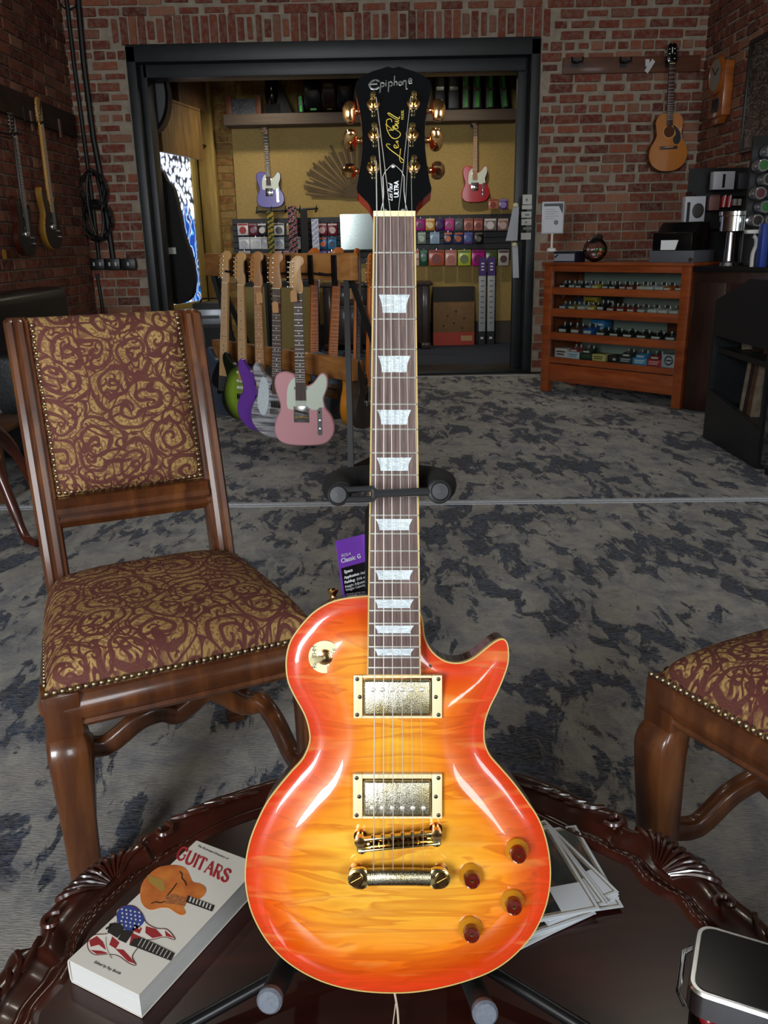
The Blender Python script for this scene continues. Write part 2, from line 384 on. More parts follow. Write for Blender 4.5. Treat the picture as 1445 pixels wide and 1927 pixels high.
# weathered wooden post in the corner and its brace
struct(MB().box(BX0-.02, BX0+.16, Y2-.2, Y2-.03, 0, ZB).obj('trim_4', mat('pale_wood_post', '#b79a52', .75, col2='#8f6f34', scale=6, stretch=(3, 3, .5)), None, bevel=.006))
# ================================================================ MAIN GUITAR
D0 = .914
_o = CAM + ray(748, 1868)*D0
GM = frame(_o, x=RT, y=UP); GI = GM.inverted()
def G(px, py, w=0.0): return GI @ (CAM + ray(px, py)*(D0-w))
guitar = thing('electric_guitar', 'cherry sunburst single-cutaway electric guitar standing on the round table', 'guitar', GM)
# ---- materials
def quilt_mat():
    t = NT('quilted_sunburst_maple'); at = t.new('ShaderNodeAttribute', attribute_name='edge')
    v = t.coord(scale=(1, 1, 1)); d = at.outputs['Fac']
    wob = t.noise(t.coord(scale=(7, 7, 7)), 1, 2)
    dd = t.math('ADD', d, t.math('MULTIPLY', t.math('SUBTRACT', wob, .5), .012))
    base = t.ramp(t.math('MULTIPLY', dd, 8.0), [(0.0, '#d22f0c'), (.1, '#df430d'), (.27, '#ee700f'), (.46, '#f19a1c'), (.72, '#efb232'), (1.0, '#efbc40')])
    q = t.noise(t.coord(scale=(5.5, 34, 1), rot=(0, 0, R_(-3))), 1, 3, .5, 1.2)
    q2 = t.noise(t.coord(scale=(9, 58, 1), rot=(0, 0, R_(4))), 1, 2, .5, .8)
    band = t.ramp(q, [(.30, (.0, .0, .0, 1)), (.47, (.62, .62, .62, 1)), (.5, (.16, .16, .16, 1)), (.68, (.5, .5, .5, 1)), (.72, (.1, .1, .1, 1))])
    col = t.mix(band, base, t.mix(.9, base, '#b03a04'))
    col = t.mix(t.ramp(q2, [(.55, (0, 0, 0, 1)), (.7, (.35, .35, .35, 1))]), col, t.mix(.5, col, '#ffd873'))
    return t.set(col=col, rough=.28, coat=1.0, coatr=.03, spec=.4)
M_QUILT = quilt_mat()
M_CHERRY = mat('dark_cherry_lacquer', '#3c0b0b', .25, col2='#541212', scale=20, stretch=(1, .1, 1), coat=.8)
M_REDNECK = mat('red_neck_lacquer', '#b4210f', .25, col2='#8f1a0c', scale=20, coat=.8)
M_BIND_ = mat('cream_binding', '#c4a762', .4, coat=.3); M_CREAM = mat('cream_plastic', '#e6d9ab', .4)
M_GOLD = mat('gold_plate', '#dfb37c', .16, 1, col2='#cfa066', scale=20); M_GOLDP = mat('pale_gold_plate', '#d7c48a', .14, 1)
M_NICK = mat('nickel', '#d8d5cc', .4, .75); M_STEEL = mat('string_steel', '#dedbd4', .4, .7)
M_BLK = mat('gloss_black_lacquer', '#06080a', .12, coat=.6); M_BLKP = mat('black_plastic', '#141416', .4)
M_SCREW = mat('dark_screw', '#4a4038', .35, .8)
def rosewood():
    t = NT('rosewood'); f = t.noise(t.coord(scale=(700, 22, 100)), 1, 4, .7)
    t.bump(f, .35, .001); return t.set(col=t.ramp(f, [(.28, '#251816'), (.45, '#4c332c'), (.58, '#5f463e'), (.75, '#86695c')]), rough=.5)
M_ROSE = rosewood()
def pearl():
    t = NT('pearloid'); f = t.noise(t.coord(scale=(60, 160, 60)), 1, 4, .6, 1.5)
    return t.set(col=t.ramp(f, [(.3, '#8fa3ab'), (.45, '#dfe9ec'), (.55, '#b4c2c8'), (.7, '#f4f8fa')]), rough=.25, coat=.4)
M_PEARL = pearl()
def cover():
    t = NT('worn_pickup_cover'); v = t.coord(); f = t.noise(v, 900, 2, .6); f2 = t.noise(v, 30, 3)
    t.bump(f, .5, .0006); return t.set(col=t.ramp(f2, [(.35, '#a79a70'), (.6, '#c9c3ae')]), metal=1.0, rough=t.ramp(f, [(.3, (.15, .15, .15, 1)), (.7, (.42, .42, .42, 1))]))
M_COVER = cover()
# ---- body outline traced in the plane of the top's edge
OUT_PX = [(695,1120),(663,1123),(631,1129),(606,1140),(584,1156),(561,1182),(545,1207),(538,1233),(537,1258),(541,1284),(552,1309),(565,1332),(574,1351),(580,1373),(581,1396),
 (569,1426),(547,1451),(521,1482),(500,1511),(479,1554),(466,1593),(460,1636),(462,1675),(472,1717),(491,1756),(513,1786),(543,1814),(582,1838),(625,1855),(676,1866),(732,1870),(783,1868),
 (835,1859),(882,1846),(921,1831),(955,1810),(985,1782),(1008,1752),(1026,1713),(1035,1675),(1037,1632),(1030,1584),(1015,1541),(993,1507),(968,1473),(942,1443),(923,1421),(914,1400),
 (912,1382),(914,1358),(923,1331),(937,1303),(948,1277),(957,1249),(958,1223),(954,1207),(945,1201),(931,1206),(911,1221),(889,1238),(867,1246),(845,1245),(826,1236),(810,1220),(800,1198),(790,1150),(745,1119)]
OUT = [(p.x, p.y) for p in (G(x, y) for x, y in OUT_PX)]
OUTS = smooth_poly([(a, b, 0) for a, b in OUT], 4)
def offset_poly(P, d):
    n = len(P); res = []
    for i in range(n):
        t = (P[(i+1) % n]-P[i-1]); t = Vector((t.x, t.y)).normalized(); res.append(Vector((P[i].x-t.y*d, P[i].y+t.x*d, 0)))
    return res
_ar = sum(OUTS[i].x*OUTS[(i+1) % len(OUTS)].y-OUTS[(i+1) % len(OUTS)].x*OUTS[i].y for i in range(len(OUTS)))
if _ar < 0: OUTS = OUTS[::-1]
INS = offset_poly(OUTS, .0017); BACK = offset_poly(OUTS, .004)
MB().prism([(p.x, p.y) for p in BACK], -.05, -.046, top=[(p.x, p.y) for p in OUTS]).prism([(p.x, p.y) for p in OUTS], -.046, -.0065).obj('body', M_CHERRY, guitar, smooth=50)
nb = len(OUTS); vb = [(p.x, p.y, -.0065) for p in OUTS]+[(p.x, p.y, -.0004) for p in OUTS]+[(p.x*.8+q.x*.2, p.y*.8+q.y*.2, .0003) for p, q in zip(OUTS, INS)]+[(q.x, q.y, .0003) for q in INS]
fb = [(k*nb+i, k*nb+(i+1) % nb, (k+1)*nb+(i+1) % nb, (k+1)*nb+i) for k in range(3) for i in range(nb)]
MB().add(vb, fb).obj('body_binding', M_BIND_, guitar)
from mathutils.kdtree import KDTree
kd = KDTree(nb*3)
for i in range(nb):
    for k in range(3): kd.insert(OUTS[i].lerp(OUTS[(i+1) % nb], k/3), i*3+k)
kd.balance()
def arch(d): # carved top: a shallow recurve near the edge, then up to the flat middle
    s = min(1, max(0, (d-.006)/.044)); s = s*s*(3-2*s); r = math.exp(-((d-.014)/.009)**2)
    return .0115*s-.0012*r
pts = [Vector((p.x, p.y)) for p in INS]; ne = len(pts); edges = [(i, (i+1) % ne) for i in range(ne)]
bx0, bx1 = min(p.x for p in INS), max(p.x for p in INS); by0, by1 = min(p.y for p in INS), max(p.y for p in INS)
def inside(x, y):
    c = False; j = ne-1
    for i in range(ne):
        if (pts[i].y > y) != (pts[j].y > y) and x < (pts[j].x-pts[i].x)*(y-pts[i].y)/(pts[j].y-pts[i].y)+pts[i].x: c = not c
        j = i
    return c
bpts = list(pts); st = .0052; yy = by0
row = 0
while yy < by1:
    xx = bx0+(st/2 if row % 2 else 0)
    while xx < bx1:
        if kd.find((xx, yy, 0))[2] > .0055 and inside(xx, yy): bpts.append(Vector((xx, yy)))
        xx += st
    yy += st*.87; row += 1
ov, oe, of, *_ = delaunay_2d_cdt(bpts, edges, [], 1, 1e-6)
tops = []; dist = []
for v in ov:
    d = kd.find((v.x, v.y, 0))[2]; dist.append(d-.0017); tops.append((v.x, v.y, arch(d)+.0002))
mt = MB().add(tops, [tuple(f) for f in of]); top = mt.obj('maple_top', M_QUILT, guitar, smooth=180)
_a = top.data.attributes.new('edge', 'FLOAT', 'POINT')
for i, d in enumerate(dist[:len(top.data.vertices)]): _a.data[i].value = d
def topw(px, py):
    p = G(px, py, .01); return arch(kd.find((p.x, p.y, 0))[2])
# ---- neck and fretboard
WN, WE = .055, .020
pn = G(742, 407, WN); p22 = G(746.5, 1256, WE)
NM = frame(pn, x=Vector((1, 0, 0)), y=(pn-p22)); Nn = NM.to_3x3() @ Vector((0, 0, 1))
L22 = (pn-p22).length; SL = L22/(1-2**(-22/12)); LE = L22+.0075
hw = lambda s: .0213+(.0283-.0213)*s/L22
fret_s = [SL*(1-2**(-n/12)) for n in range(1, 23)]
nk = thing  # parts below hang from the guitar directly
prof = lambda h, dep: [(h*math.cos(a), -.0055-dep*math.sin(a)) for a in [PI*k/10 for k in range(11)]]
mb = MB(); ss = [0, .02, .1, .2, .27, .31]; vs = []
for s in ss:
    dep = .015 if s == 0 else (.0155+.004*s/.3 if s < .3 else .03)
    vs += [(x, -s, z) for x, z in prof(hw(s)-.0006, dep)]
fs = [(i*11+k, i*11+k+1, (i+1)*11+k+1, (i+1)*11+k) for i in range(len(ss)-1) for k in range(10)]+[(i*11+10, i*11, (i+1)*11, (i+1)*11+10) for i in range(len(ss)-1)]
mb.add(vs, fs, NM).obj('neck', M_REDNECK, guitar)
def taper_box(s0, s1, d0, z0, z1): # a slab following the taper of the neck, d0 inset from its sides
    a, b = hw(s0)-d0, hw(s1)-d0
    return MB().prism([(-a, -s0), (a, -s0), (b, -s1), (-b, -s1)], z0, z1, NM)
taper_box(0, LE, .0016, -.0055, 0).obj('fretboard', M_ROSE, guitar, smooth=0)
fbb = MB()
for sgn in (-1, 1):
    a, b = hw(0), hw(LE)
    fbb.prism([(sgn*a, 0), (sgn*(a-.0016), 0), (sgn*(b-.0016), -LE), (sgn*b, -LE)], -.0056, .0002, NM)
fbb.prism([(-hw(LE), -LE), (hw(LE), -LE), (hw(LE), -LE-.0012), (-hw(LE), -LE-.0012)], -.0056, .0002, NM)
fbb.obj('fretboard_binding', M_BIND_, guitar, smooth=0)
for s in fret_s:
    h = hw(s)-.0009
    MB().tube([NM @ Vector((-h, -s, .0002)), NM @ Vector((-h+.0012, -s, .0007)), NM @ Vector((h-.0012, -s, .0007)), NM @ Vector((h, -s, .0002))], .00115, 8, upv=Nn).obj('fret', M_NICK, guitar)
fs_ = [0]+fret_s
for n in (3, 5, 7, 9, 12, 15, 17, 19, 21):
    a, b = fs_[n-1], fs_[n]; k = min(1, n/17); t0, t1 = .25-.07*k, .80+.02*k
    y0, y1 = -(a+(b-a)*t0), -(a+(b-a)*t1); W = hw((a+b)/2); w0, w1 = W*(.69+.07*k), W*(.50+.12*k)
    poly = [(-w0, y0), (w0, y0)]+[(w1+(w0-w1)*(1-q)**2, y0+(y1-y0)*q) for q in (.25, .5, .75, 1)]+[(-w1-(w0-w1)*(1-q)**2, y0+(y1-y0)*q) for q in (1, .75, .5, .25)]
    MB().prism(poly, -.001, .00025, NM).obj('inlay', M_PEARL, guitar, smooth=0)
MB().box(-.0213, .0213, -.0005, .0052, -.006, .0016, NM).obj('nut', M_CREAM, guitar, bevel=.0006)
# ---- headstock
HT = R_(11); hp = GM @ (NM @ Vector((0, .005, -.0045))); hn = (GM.to_3x3() @ Vector((0, math.sin(HT), math.cos(HT)))).normalized()
hu = GM.to_3x3() @ Vector((0, math.cos(HT), -math.sin(HT)))
HMW = frame(hp, x=RT, y=hu); HM = GI @ HMW; HMI = HMW.inverted()
def H2(px, py, z=0): p = HMI @ onpl(px, py, hp+hn*z, hn); return (p.x, p.y)
hl = [(702,404),(699,392),(692,381),(679,368),(672,360),(671,354),(674,339),(679,307),(682,280),(682,253),(680,226),(676,201),(671,181),(668,165),(671,153),(682,143),(701,134),(718,129),(729,125),(740,128)]
hr = [(751,125),(762,129),(779,134),(798,143),(809,153),(812,165),(809,181),(804,201),(800,226),(799,253),(800,280),(803,307),(808,339),(812,354),(811,360),(802,368),(788,381),(783,392),(781,404)]
HP = [H2(*p) for p in hl+hr]
MB().prism(HP, -.0165, -.0016, HM).obj('headstock', M_REDNECK, guitar, smooth=30)
MB().prism(HP, -.0016, 0, HM).obj('headstock_face', M_BLK, guitar, smooth=30, label='gloss black headstock face with silver script and gold lettering')
face = guitar.children[-1]
def zz(x, y): return H2(620+x/5.558, 100+y/5.558)
LOGO = [[(520,300),(498,284),(462,286),(430,310),(420,343),(440,370),(480,376),(516,356)],[(406,330),(450,325),(500,322)],
 [(537,305),(534,350),(527,416)],[(536,322),(552,308),(570,318),(566,342),(540,352)],[(592,306),(588,350)],[(593,286),(592,290)],[(621,300),(618,350),(615,407)],[(620,314),(640,298),(656,314),(650,340),(622,346)],
 [(681,240),(679,290),(676,342)],[(678,312),(692,297),(706,306),(706,340)],[(737,297),(725,314),(735,336),(751,326),(752,303),(737,297)],[(769,292),(768,335)],[(769,303),(785,288),(800,300),(802,368),(816,372)],[(830,294),(860,289)],[(860,289),(854,270),(838,268),(828,286),(830,306),(844,316),(862,308)]]
def zlines(L): return [[zz(*p) for p in ln] for ln in L]
rr_ = [.0009]*99
strokes(zlines(LOGO[:2]), HM @ T(0, 0, .0002), .0010).add(*(lambda b: (b.v, b.f))(strokes(zlines(LOGO[2:]), HM @ T(0, 0, .0002), .00072))).obj('maker_script', mat('silver_inlay', '#cfd4cf', .25, .9), face, label='silver maker script across the headstock')
SIG = [[(635,958),(603,950),(598,970),(640,1014),(700,1058),(748,1098),(777,1128),(768,1145),(744,1138),(732,1100),(738,1050),(742,1000)],[(708,990),(684,960),(674,972),(684,992),(718,986),(714,950),(694,928),(716,920),(712,936)],
 [(618,806),(672,800),(660,760),(690,790)],[(596,745),(584,750)],[(664,812),(632,780),(598,748),(600,700),(640,690),(652,720)],[(596,745),(602,800),(640,872),(690,896),(734,870),(738,836),(700,806),(655,780)],
 [(690,790),(672,772),(686,756),(712,766),(716,786),(690,792)],[(716,760),(684,738),(708,742),(722,730),(684,712),(716,716),(724,700)],[(724,700),(690,690),(640,660),(610,634),(626,628),(676,660),(726,684),(732,664)]]
strokes(zlines(SIG), HM @ T(0, 0, .0002), .00042).obj('signature_script', mat('gold_print', '#d6bd4a', .4, .3), face, label='gold signature running up the headstock')
def ftext(body, px, py, cap, rot, m, name, extr=.00012, parent=face, shear=0, M=None, bold=0, sp=1.0):
    x, y = H2(px, py); me = text_mesh(name, body, cap/.7, m, extr, shear=shear, bold=bold, sp=sp)
    o = inst(name, me, parent, (M or HM) @ T(x, y, .0003) @ RZ(rot)); return o
face_local = face
ftext('MODEL', 759.6, 225.5, .0026, PI/2, MATS['gold_print'], 'model_lettering', sp=.85)
# truss rod cover
TC = [(642,1180),(665,1166),(690,1180),(712,1200),(755,1242),(784,1300),(781,1450),(798,1590),(826,1690),(526,1690),(556,1560),(562,1480),(554,1300),(580,1242),(624,1200)]
tcp = [zz(*p) for p in TC]; cxm = sum(p[0] for p in tcp)/len(tcp); cym = sum(p[1] for p in tcp)/len(tcp)
tc = MB().prism(tcp, .0002, .0012, HM).obj('truss_cover', mat('white_plastic', '#e8e8e4', .35), guitar, smooth=0)
MB().prism([(cxm+(x-cxm)*.925, cym+(y-cym)*.965) for x, y in tcp], .0012, .0018, HM).obj('cover_face', M_BLK, tc, smooth=0)
for p in ((665,1192),(580,1660),(766,1660)):
    x, y = zz(*p); MB().ball((x, y, .0018), .0024, (1, 1, .55), 12, 6, HM).obj('screw', M_NICK, tc)
M_PRW = mat('white_print', '#e8ecef', .5)
x, y = zz(658, 1560); inst('cover_script', text_mesh('cover_script', 'Les Paul', .0066, M_PRW, .0002, shear=.4, sp=.9), tc, HM @ T(x, y, .0019) @ RZ(PI/2))
x, y = zz(722, 1522); inst('cover_lettering', text_mesh('cover_lettering', 'ULTRA', .0066, M_PRW, .0002, bold=.00012, sp=.88), tc, HM @ T(x, y, .0019) @ RZ(PI/2))
# tuners
TU = [((457,535),(657,212),(674,210),20), ((470,855),(658.7,264.6),(677,265),62), ((457,1195),(657,322),(673,322.5),-35), ((878,528),(825.6,208),(807,208),15), ((862,855),(821,263),(803,264),50), ((880,1188),(824,321),(808,320.5),88)]
posts = []
for (wz, bpx, spx, tilt) in TU:
    x, y = zz(*wz); t_ = MB().lathe([(.0069, 0), (.0069, .0012), (.006, .0022), (.0048, .0028), (.0048, .004), (0, .004)], 20, HM @ T(x, y, 0)).obj('tuner', M_GOLD, guitar)
    MB().lathe([(.0031, .003), (.0031, .0105), (.0026, .0115), (.0031, .0125), (.0031, .0165), (.002, .018), (0, .0182)], 14, HM @ T(x, y, 0)).obj('post', M_GOLDP, t_)
    posts.append(HM @ Vector((x, y, .0115)))
    bp = H2(*bpx, -.009); sp_ = H2(*spx, -.009); sg = 1 if bpx[0] > 742 else -1
    MB().lathe([(.0042, 0), (.0042, .002), (.003, .003), (.003, .006), (.0036, .007), (.0024, .009), (.0024, .02)], 12, HM @ T(sp_[0]-sg*.004, sp_[1], -.009) @ RY(sg*PI/2)).obj('shaft', M_GOLD, t_)
    kid = [(-.0062, -.0085), (-.0068, 0), (-.0062, .0085), (-.002, .0112), (.003, .0102), (.0064, .005), (.007, 0), (.0064, -.005), (.003, -.0102), (-.002, -.0112)]
    K = HM @ T(bp[0], bp[1], -.009) @ RX(R_(tilt)) @ Matrix.Diagonal((sg, 1, 1, 1)); ks = [(p.x, p.y) for p in smooth_poly([(a, b, 0) for a, b in kid], 3)]
    MB().prism([(a*.8, b*.85) for a, b in ks], -.0042, -.0022, K, top=ks).prism(ks, -.0022, .0022, K).prism(ks, .0022, .0042, K, top=[(a*.8, b*.85) for a, b in ks]).obj('button', M_GOLD, t_, smooth=60)
# ---- pickups
def px_poly(pts, w): return [(p.x, p.y) for p in (G(x, y, w) for x, y in pts)]
def pickup(x0, y0, x1, y1, cx0, cy0, cx1, cy1, poley, polex, w):
    base = min(topw(x0+6, (y0+y1)/2), topw(x1-6, (y0+y1)/2))-.004
    rp = px_poly([(x0, y0), (x1, y0), (x1, y1), (x0, y1)], w); cp = px_poly([(cx0, cy0), (cx1, cy0), (cx1, cy1), (cx0, cy1)], w+.004)
    (ax, ay), (bx, by) = rp[0], rp[2]; (cx, cy), (dx, dy) = cp[0], cp[2]; g = .0012
    r = MB().box(ax, cx-g, by, ay, base, w).box(dx+g, bx, by, ay, base, w).box(cx-g, dx+g, cy+g, ay, base, w).box(cx-g, dx+g, by, dy-g, base, w).obj('pickup_ring', M_CREAM, guitar, smooth=30, bevel=.0008)
    MB().box(cx, dx, dy, cy, base, w+.0045).obj('pickup_cover', M_COVER, r, smooth=50, bevel=.0028, seg=3)
    for px in polex:
        p = G(px, poley, w+.0045); MB().lathe([(.0026, -.002), (.0026, .0006), (.002, .0010), (0, .0011)], 12, T(p.x, p.y, w+.0045)).box(p.x-.0019, p.x+.0019, p.y-.0004, p.y+.0004, w+.0054, w+.0058).obj('pole_screw', M_NICK, r)
    for px, py in ((x0+7, y0+7), (x1-7, y0+7), (x0+7, y1-7), (x1-7, y1-7), (x0+12, (y0+y1)/2), (x1-12, (y0+y1)/2)):
        p = G(px, py, w); MB().lathe([(.0022, -.001), (.0022, .0004), (.0012, .0009), (0, .0009)], 10, T(p.x, p.y, w)).obj('ring_screw', M_SCREW, r)
pickup(665, 1271, 832, 1352, 684, 1280, 811, 1347, 1298, [701.5, 719.5, 738, 756, 774.5, 793], .0165)
pickup(664, 1457, 832, 1541, 684, 1470, 811, 1540-3, 1521, [700, 719, 738, 757, 777, 797], .0195)
# ---- bridge, tailpiece
sx_b = [702.6, 721, 739.5, 758.4, 777, 796]
WB = .033
pl, pr_ = G(676, 1590, WB-.006), G(824, 1576, WB-.006)
ax = (pr_-pl).normalized(); BMx = frame((pl+pr_)/2, x=ax, y=Vector((-ax.y, ax.x, 0))); hl_ = (pr_-pl).length/2
br = MB().box(-hl_-.002, hl_+.002, -.0068, -.0045, -.006, .004, BMx).box(-hl_-.002, hl_+.002, .0045, .0068, -.006, .004, BMx).box(-hl_-.002, hl_+.002, -.0068, .0068, -.006, -.004, BMx).box(-hl_-.003, -hl_+.006, -.0068, .0068, -.006, .003, BMx).box(hl_-.006, hl_+.003, -.0068, .0068, -.006, .003, BMx).obj('bridge', M_GOLDP, guitar, bevel=.0008)
for e in (-1, 1):
    wv = topw(676 if e < 0 else 824, 1580)
    MB().lathe([(.007, wv-.028), (.007, wv-.0275+.003), (.004, wv-.0245), (.004, -.006), (.0055, -.006), (.0055, .0045), (.003, .005), (0, .005)], 18, BMx @ T(e*(hl_-.001), .004, 0)).obj('bridge_post', M_GOLD, br)
    MB().lathe([(.0045, -.002), (.0045, .0012), (.0035, .002), (0, .002)], 16, BMx @ T(e*(hl_-.002), -.007, -.001) @ RX(PI/2)).obj('post_screw', M_GOLDP, br)
sad = []
for i, px in enumerate(sx_b):
    p = G(px, 1583-(px-750)*.09, WB); q = BMx.inverted() @ p
    MB().prism([(-.0044, -.004), (.0044, -.004), (.0044, .003), (-.0044, .003)], -.004, .0045, BMx @ T(q.x, 0, 0), top=[(-.0044, -.0008), (.0044, -.0008), (.0044, .0008), (-.0044, .0008)]).cyl(BMx @ Vector((q.x, .002, .001)), BMx @ Vector((q.x, .0095, .001)), .0021, n=10).obj('saddle', M_GOLD, br, smooth=30)
    sad.append(BMx @ Vector((q.x, 0, .0046)))
WT = .030
tl, tr = G(672, 1652, WT), G(829, 1652, WT); hh = (tr-tl).length/2; TM = frame((tl+tr)/2, x=tr-tl, y=Vector((0, 1, 0)))
prof_t = [(-.0085, -.004), (-.0085, .001), (-.006, .0045), (0, .006), (.006, .0045), (.0085, .001), (.0085, -.004)]
tp = MB().sweep(prof_t, [TM @ Vector((-hh+.011, 0, .0)), TM @ Vector((-hh*.4, .001, .001)), TM @ Vector((hh*.4, .001, .001)), TM @ Vector((hh-.011, 0, 0))], upv=(0, 0, 1)).obj('tailpiece', M_COVER, guitar, smooth=50)
for e in (-1, 1):
    MB().prism([(p.x, p.y) for p in smooth_poly([(-.011, -.009, 0), (.004, -.009, 0), (.009, 0, 0), (.004, .009, 0), (-.011, .009, 0)], 3)], -.004, .0035, TM @ T(e*(hh+.001), 0, 0) @ RZ(0 if e > 0 else PI)).obj('tailpiece_ear', M_GOLDP, tp, smooth=30, bevel=.0008)
    MB().lathe([(.0082, -.018), (.0082, -.0165), (.005, -.016), (.005, -.004), (.0075, .0035), (.0075, .0055), (.006, .0068), (0, .0068)], 20, TM @ T(e*(hh+.001), 0, 0)).box(-.006, .006, -.0006, .0006, .0062, .0072, TM @ T(e*(hh+.001), 0, 0) @ RZ(.5)).obj('stud', M_GOLD, tp)
# ---- strings
nx = [709, 722.5, 735, 749, 762, 775]; order = [2, 1, 0, 3, 4, 5]
for i in range(6):
    r = [.00062, .00052, .00042, .00030, .00023, .00019][i]
    a = posts[order[i]]; off = .0031*(1 if i < 3 else -1)
    a = a + Vector((off, 0, 0)); n_ = G(nx[i], 404, WN+.0022); tl_ = G(sx_b[i], 1640, WT+.001)
    MB().tube([a, n_, sad[i], tl_, tl_+Vector((0, -.004, -.003))], r, 6).obj('string', M_STEEL, guitar)
# ---- knobs, switch, strap button, cutaway screw
M_AMBER = mat('amber_knob', '#9c4a08', .12, col2='#7a3006', scale=40, coat=.8); M_AMBERG = mat('amber_knob_skirt', '#c8871c', .2, coat=.8); M_AMBD = mat('knob_cap', '#5a160a', .12, coat=1)
for bx_, by_ in ((972, 1600), (886, 1647), (963.5, 1696), (885, 1747)):
    wv = topw(bx_, by_); p = G(bx_, by_, wv+.002)
    k = MB().lathe([(.0128, 0), (.0130, .002), (.0122, .0045), (.0092, .0072), (.0088, .009)], 28, T(p.x, p.y, wv)).obj('volume_knob', M_AMBERG, guitar)
    MB().lathe([(.0088, .0089), (.0086, .016), (.0078, .0178), (.0070, .0176), (.0066, .0168), (0, .0166)], 28, T(p.x, p.y, wv)).obj('knob_cap', M_AMBD, k)
    MB().lathe([(.0022, .0166), (.0018, .0172), (0, .0173)], 12, T(p.x, p.y, wv)).obj('knob_dot', M_GOLD, k)
    for d in range(10):
        a = PI*.05+PI*.9*d/9
        inst('knob_number', text_mesh('knob_number', str(d+1), .0026, M_BLKP, .00008, 'CENTER'), k, T(p.x, p.y, wv+.0062) @ RZ(a-PI/2) @ T(0, .0098, 0) @ RX(R_(-35)))
wv = topw(611, 1236); p = G(611, 1236, wv)
sw = MB().lathe([(.0172, 0), (.0172, .0012), (.0075, .0014)], 36, T(p.x, p.y, wv-.0002)).obj('switch_plate', M_CREAM, guitar)
MB().lathe([(.0085, .001), (.0082, .0028), (.0066, .0032), (.006, .0052), (.0042, .0056), (0, .0056)], 24, T(p.x, p.y, wv)).obj('switch_nut', M_GOLD, sw)
tip = G(587, 1244, wv+.018); b0 = Vector((p.x, p.y, wv+.005))
MB().tube([b0, b0.lerp(tip, .3)], .0018, 8).tube([b0.lerp(tip, .3), b0.lerp(tip, .5), b0.lerp(tip, .9), tip], [.0028, .0034, .0042, .0036], 14).obj('switch_tip', mat('aged_ivory', '#d9d2a0', .35), sw)
inst('switch_lettering', text_mesh('switch_lettering', 'TREBLE', .0066, M_BLKP, .0001, sp=.85, align='CENTER'), sw, T(p.x+.0132, p.y, wv+.0011) @ RZ(PI/2))
inst('switch_lettering', text_mesh('switch_lettering', 'RHYTHM', .0066, M_BLKP, .0001, sp=.85, align='CENTER'), sw, T(p.x-.0088, p.y, wv+.0011) @ RZ(PI/2))
q = G(627, 1131, -.022); dv = (G(626, 1105, -.022)-q).normalized()
sb = MB().lathe([(.0075, 0), (.006, .002), (.0035, .005), (.0035, .009), (.0058, .012), (.006, .0145), (.004, .016), (0, .0165)], 18, frame(q-dv*.002, x=Vector((1, 0, 0)), z=dv)).obj('strap_button', M_GOLD, guitar)
pz = G(809, 1254, topw(809, 1254)); MB().lathe([(.0022, 0), (.0022, .0006), (0, .0008)], 10, T(pz.x, pz.y, topw(809, 1254))).obj('guard_screw', M_SCREW, guitar)
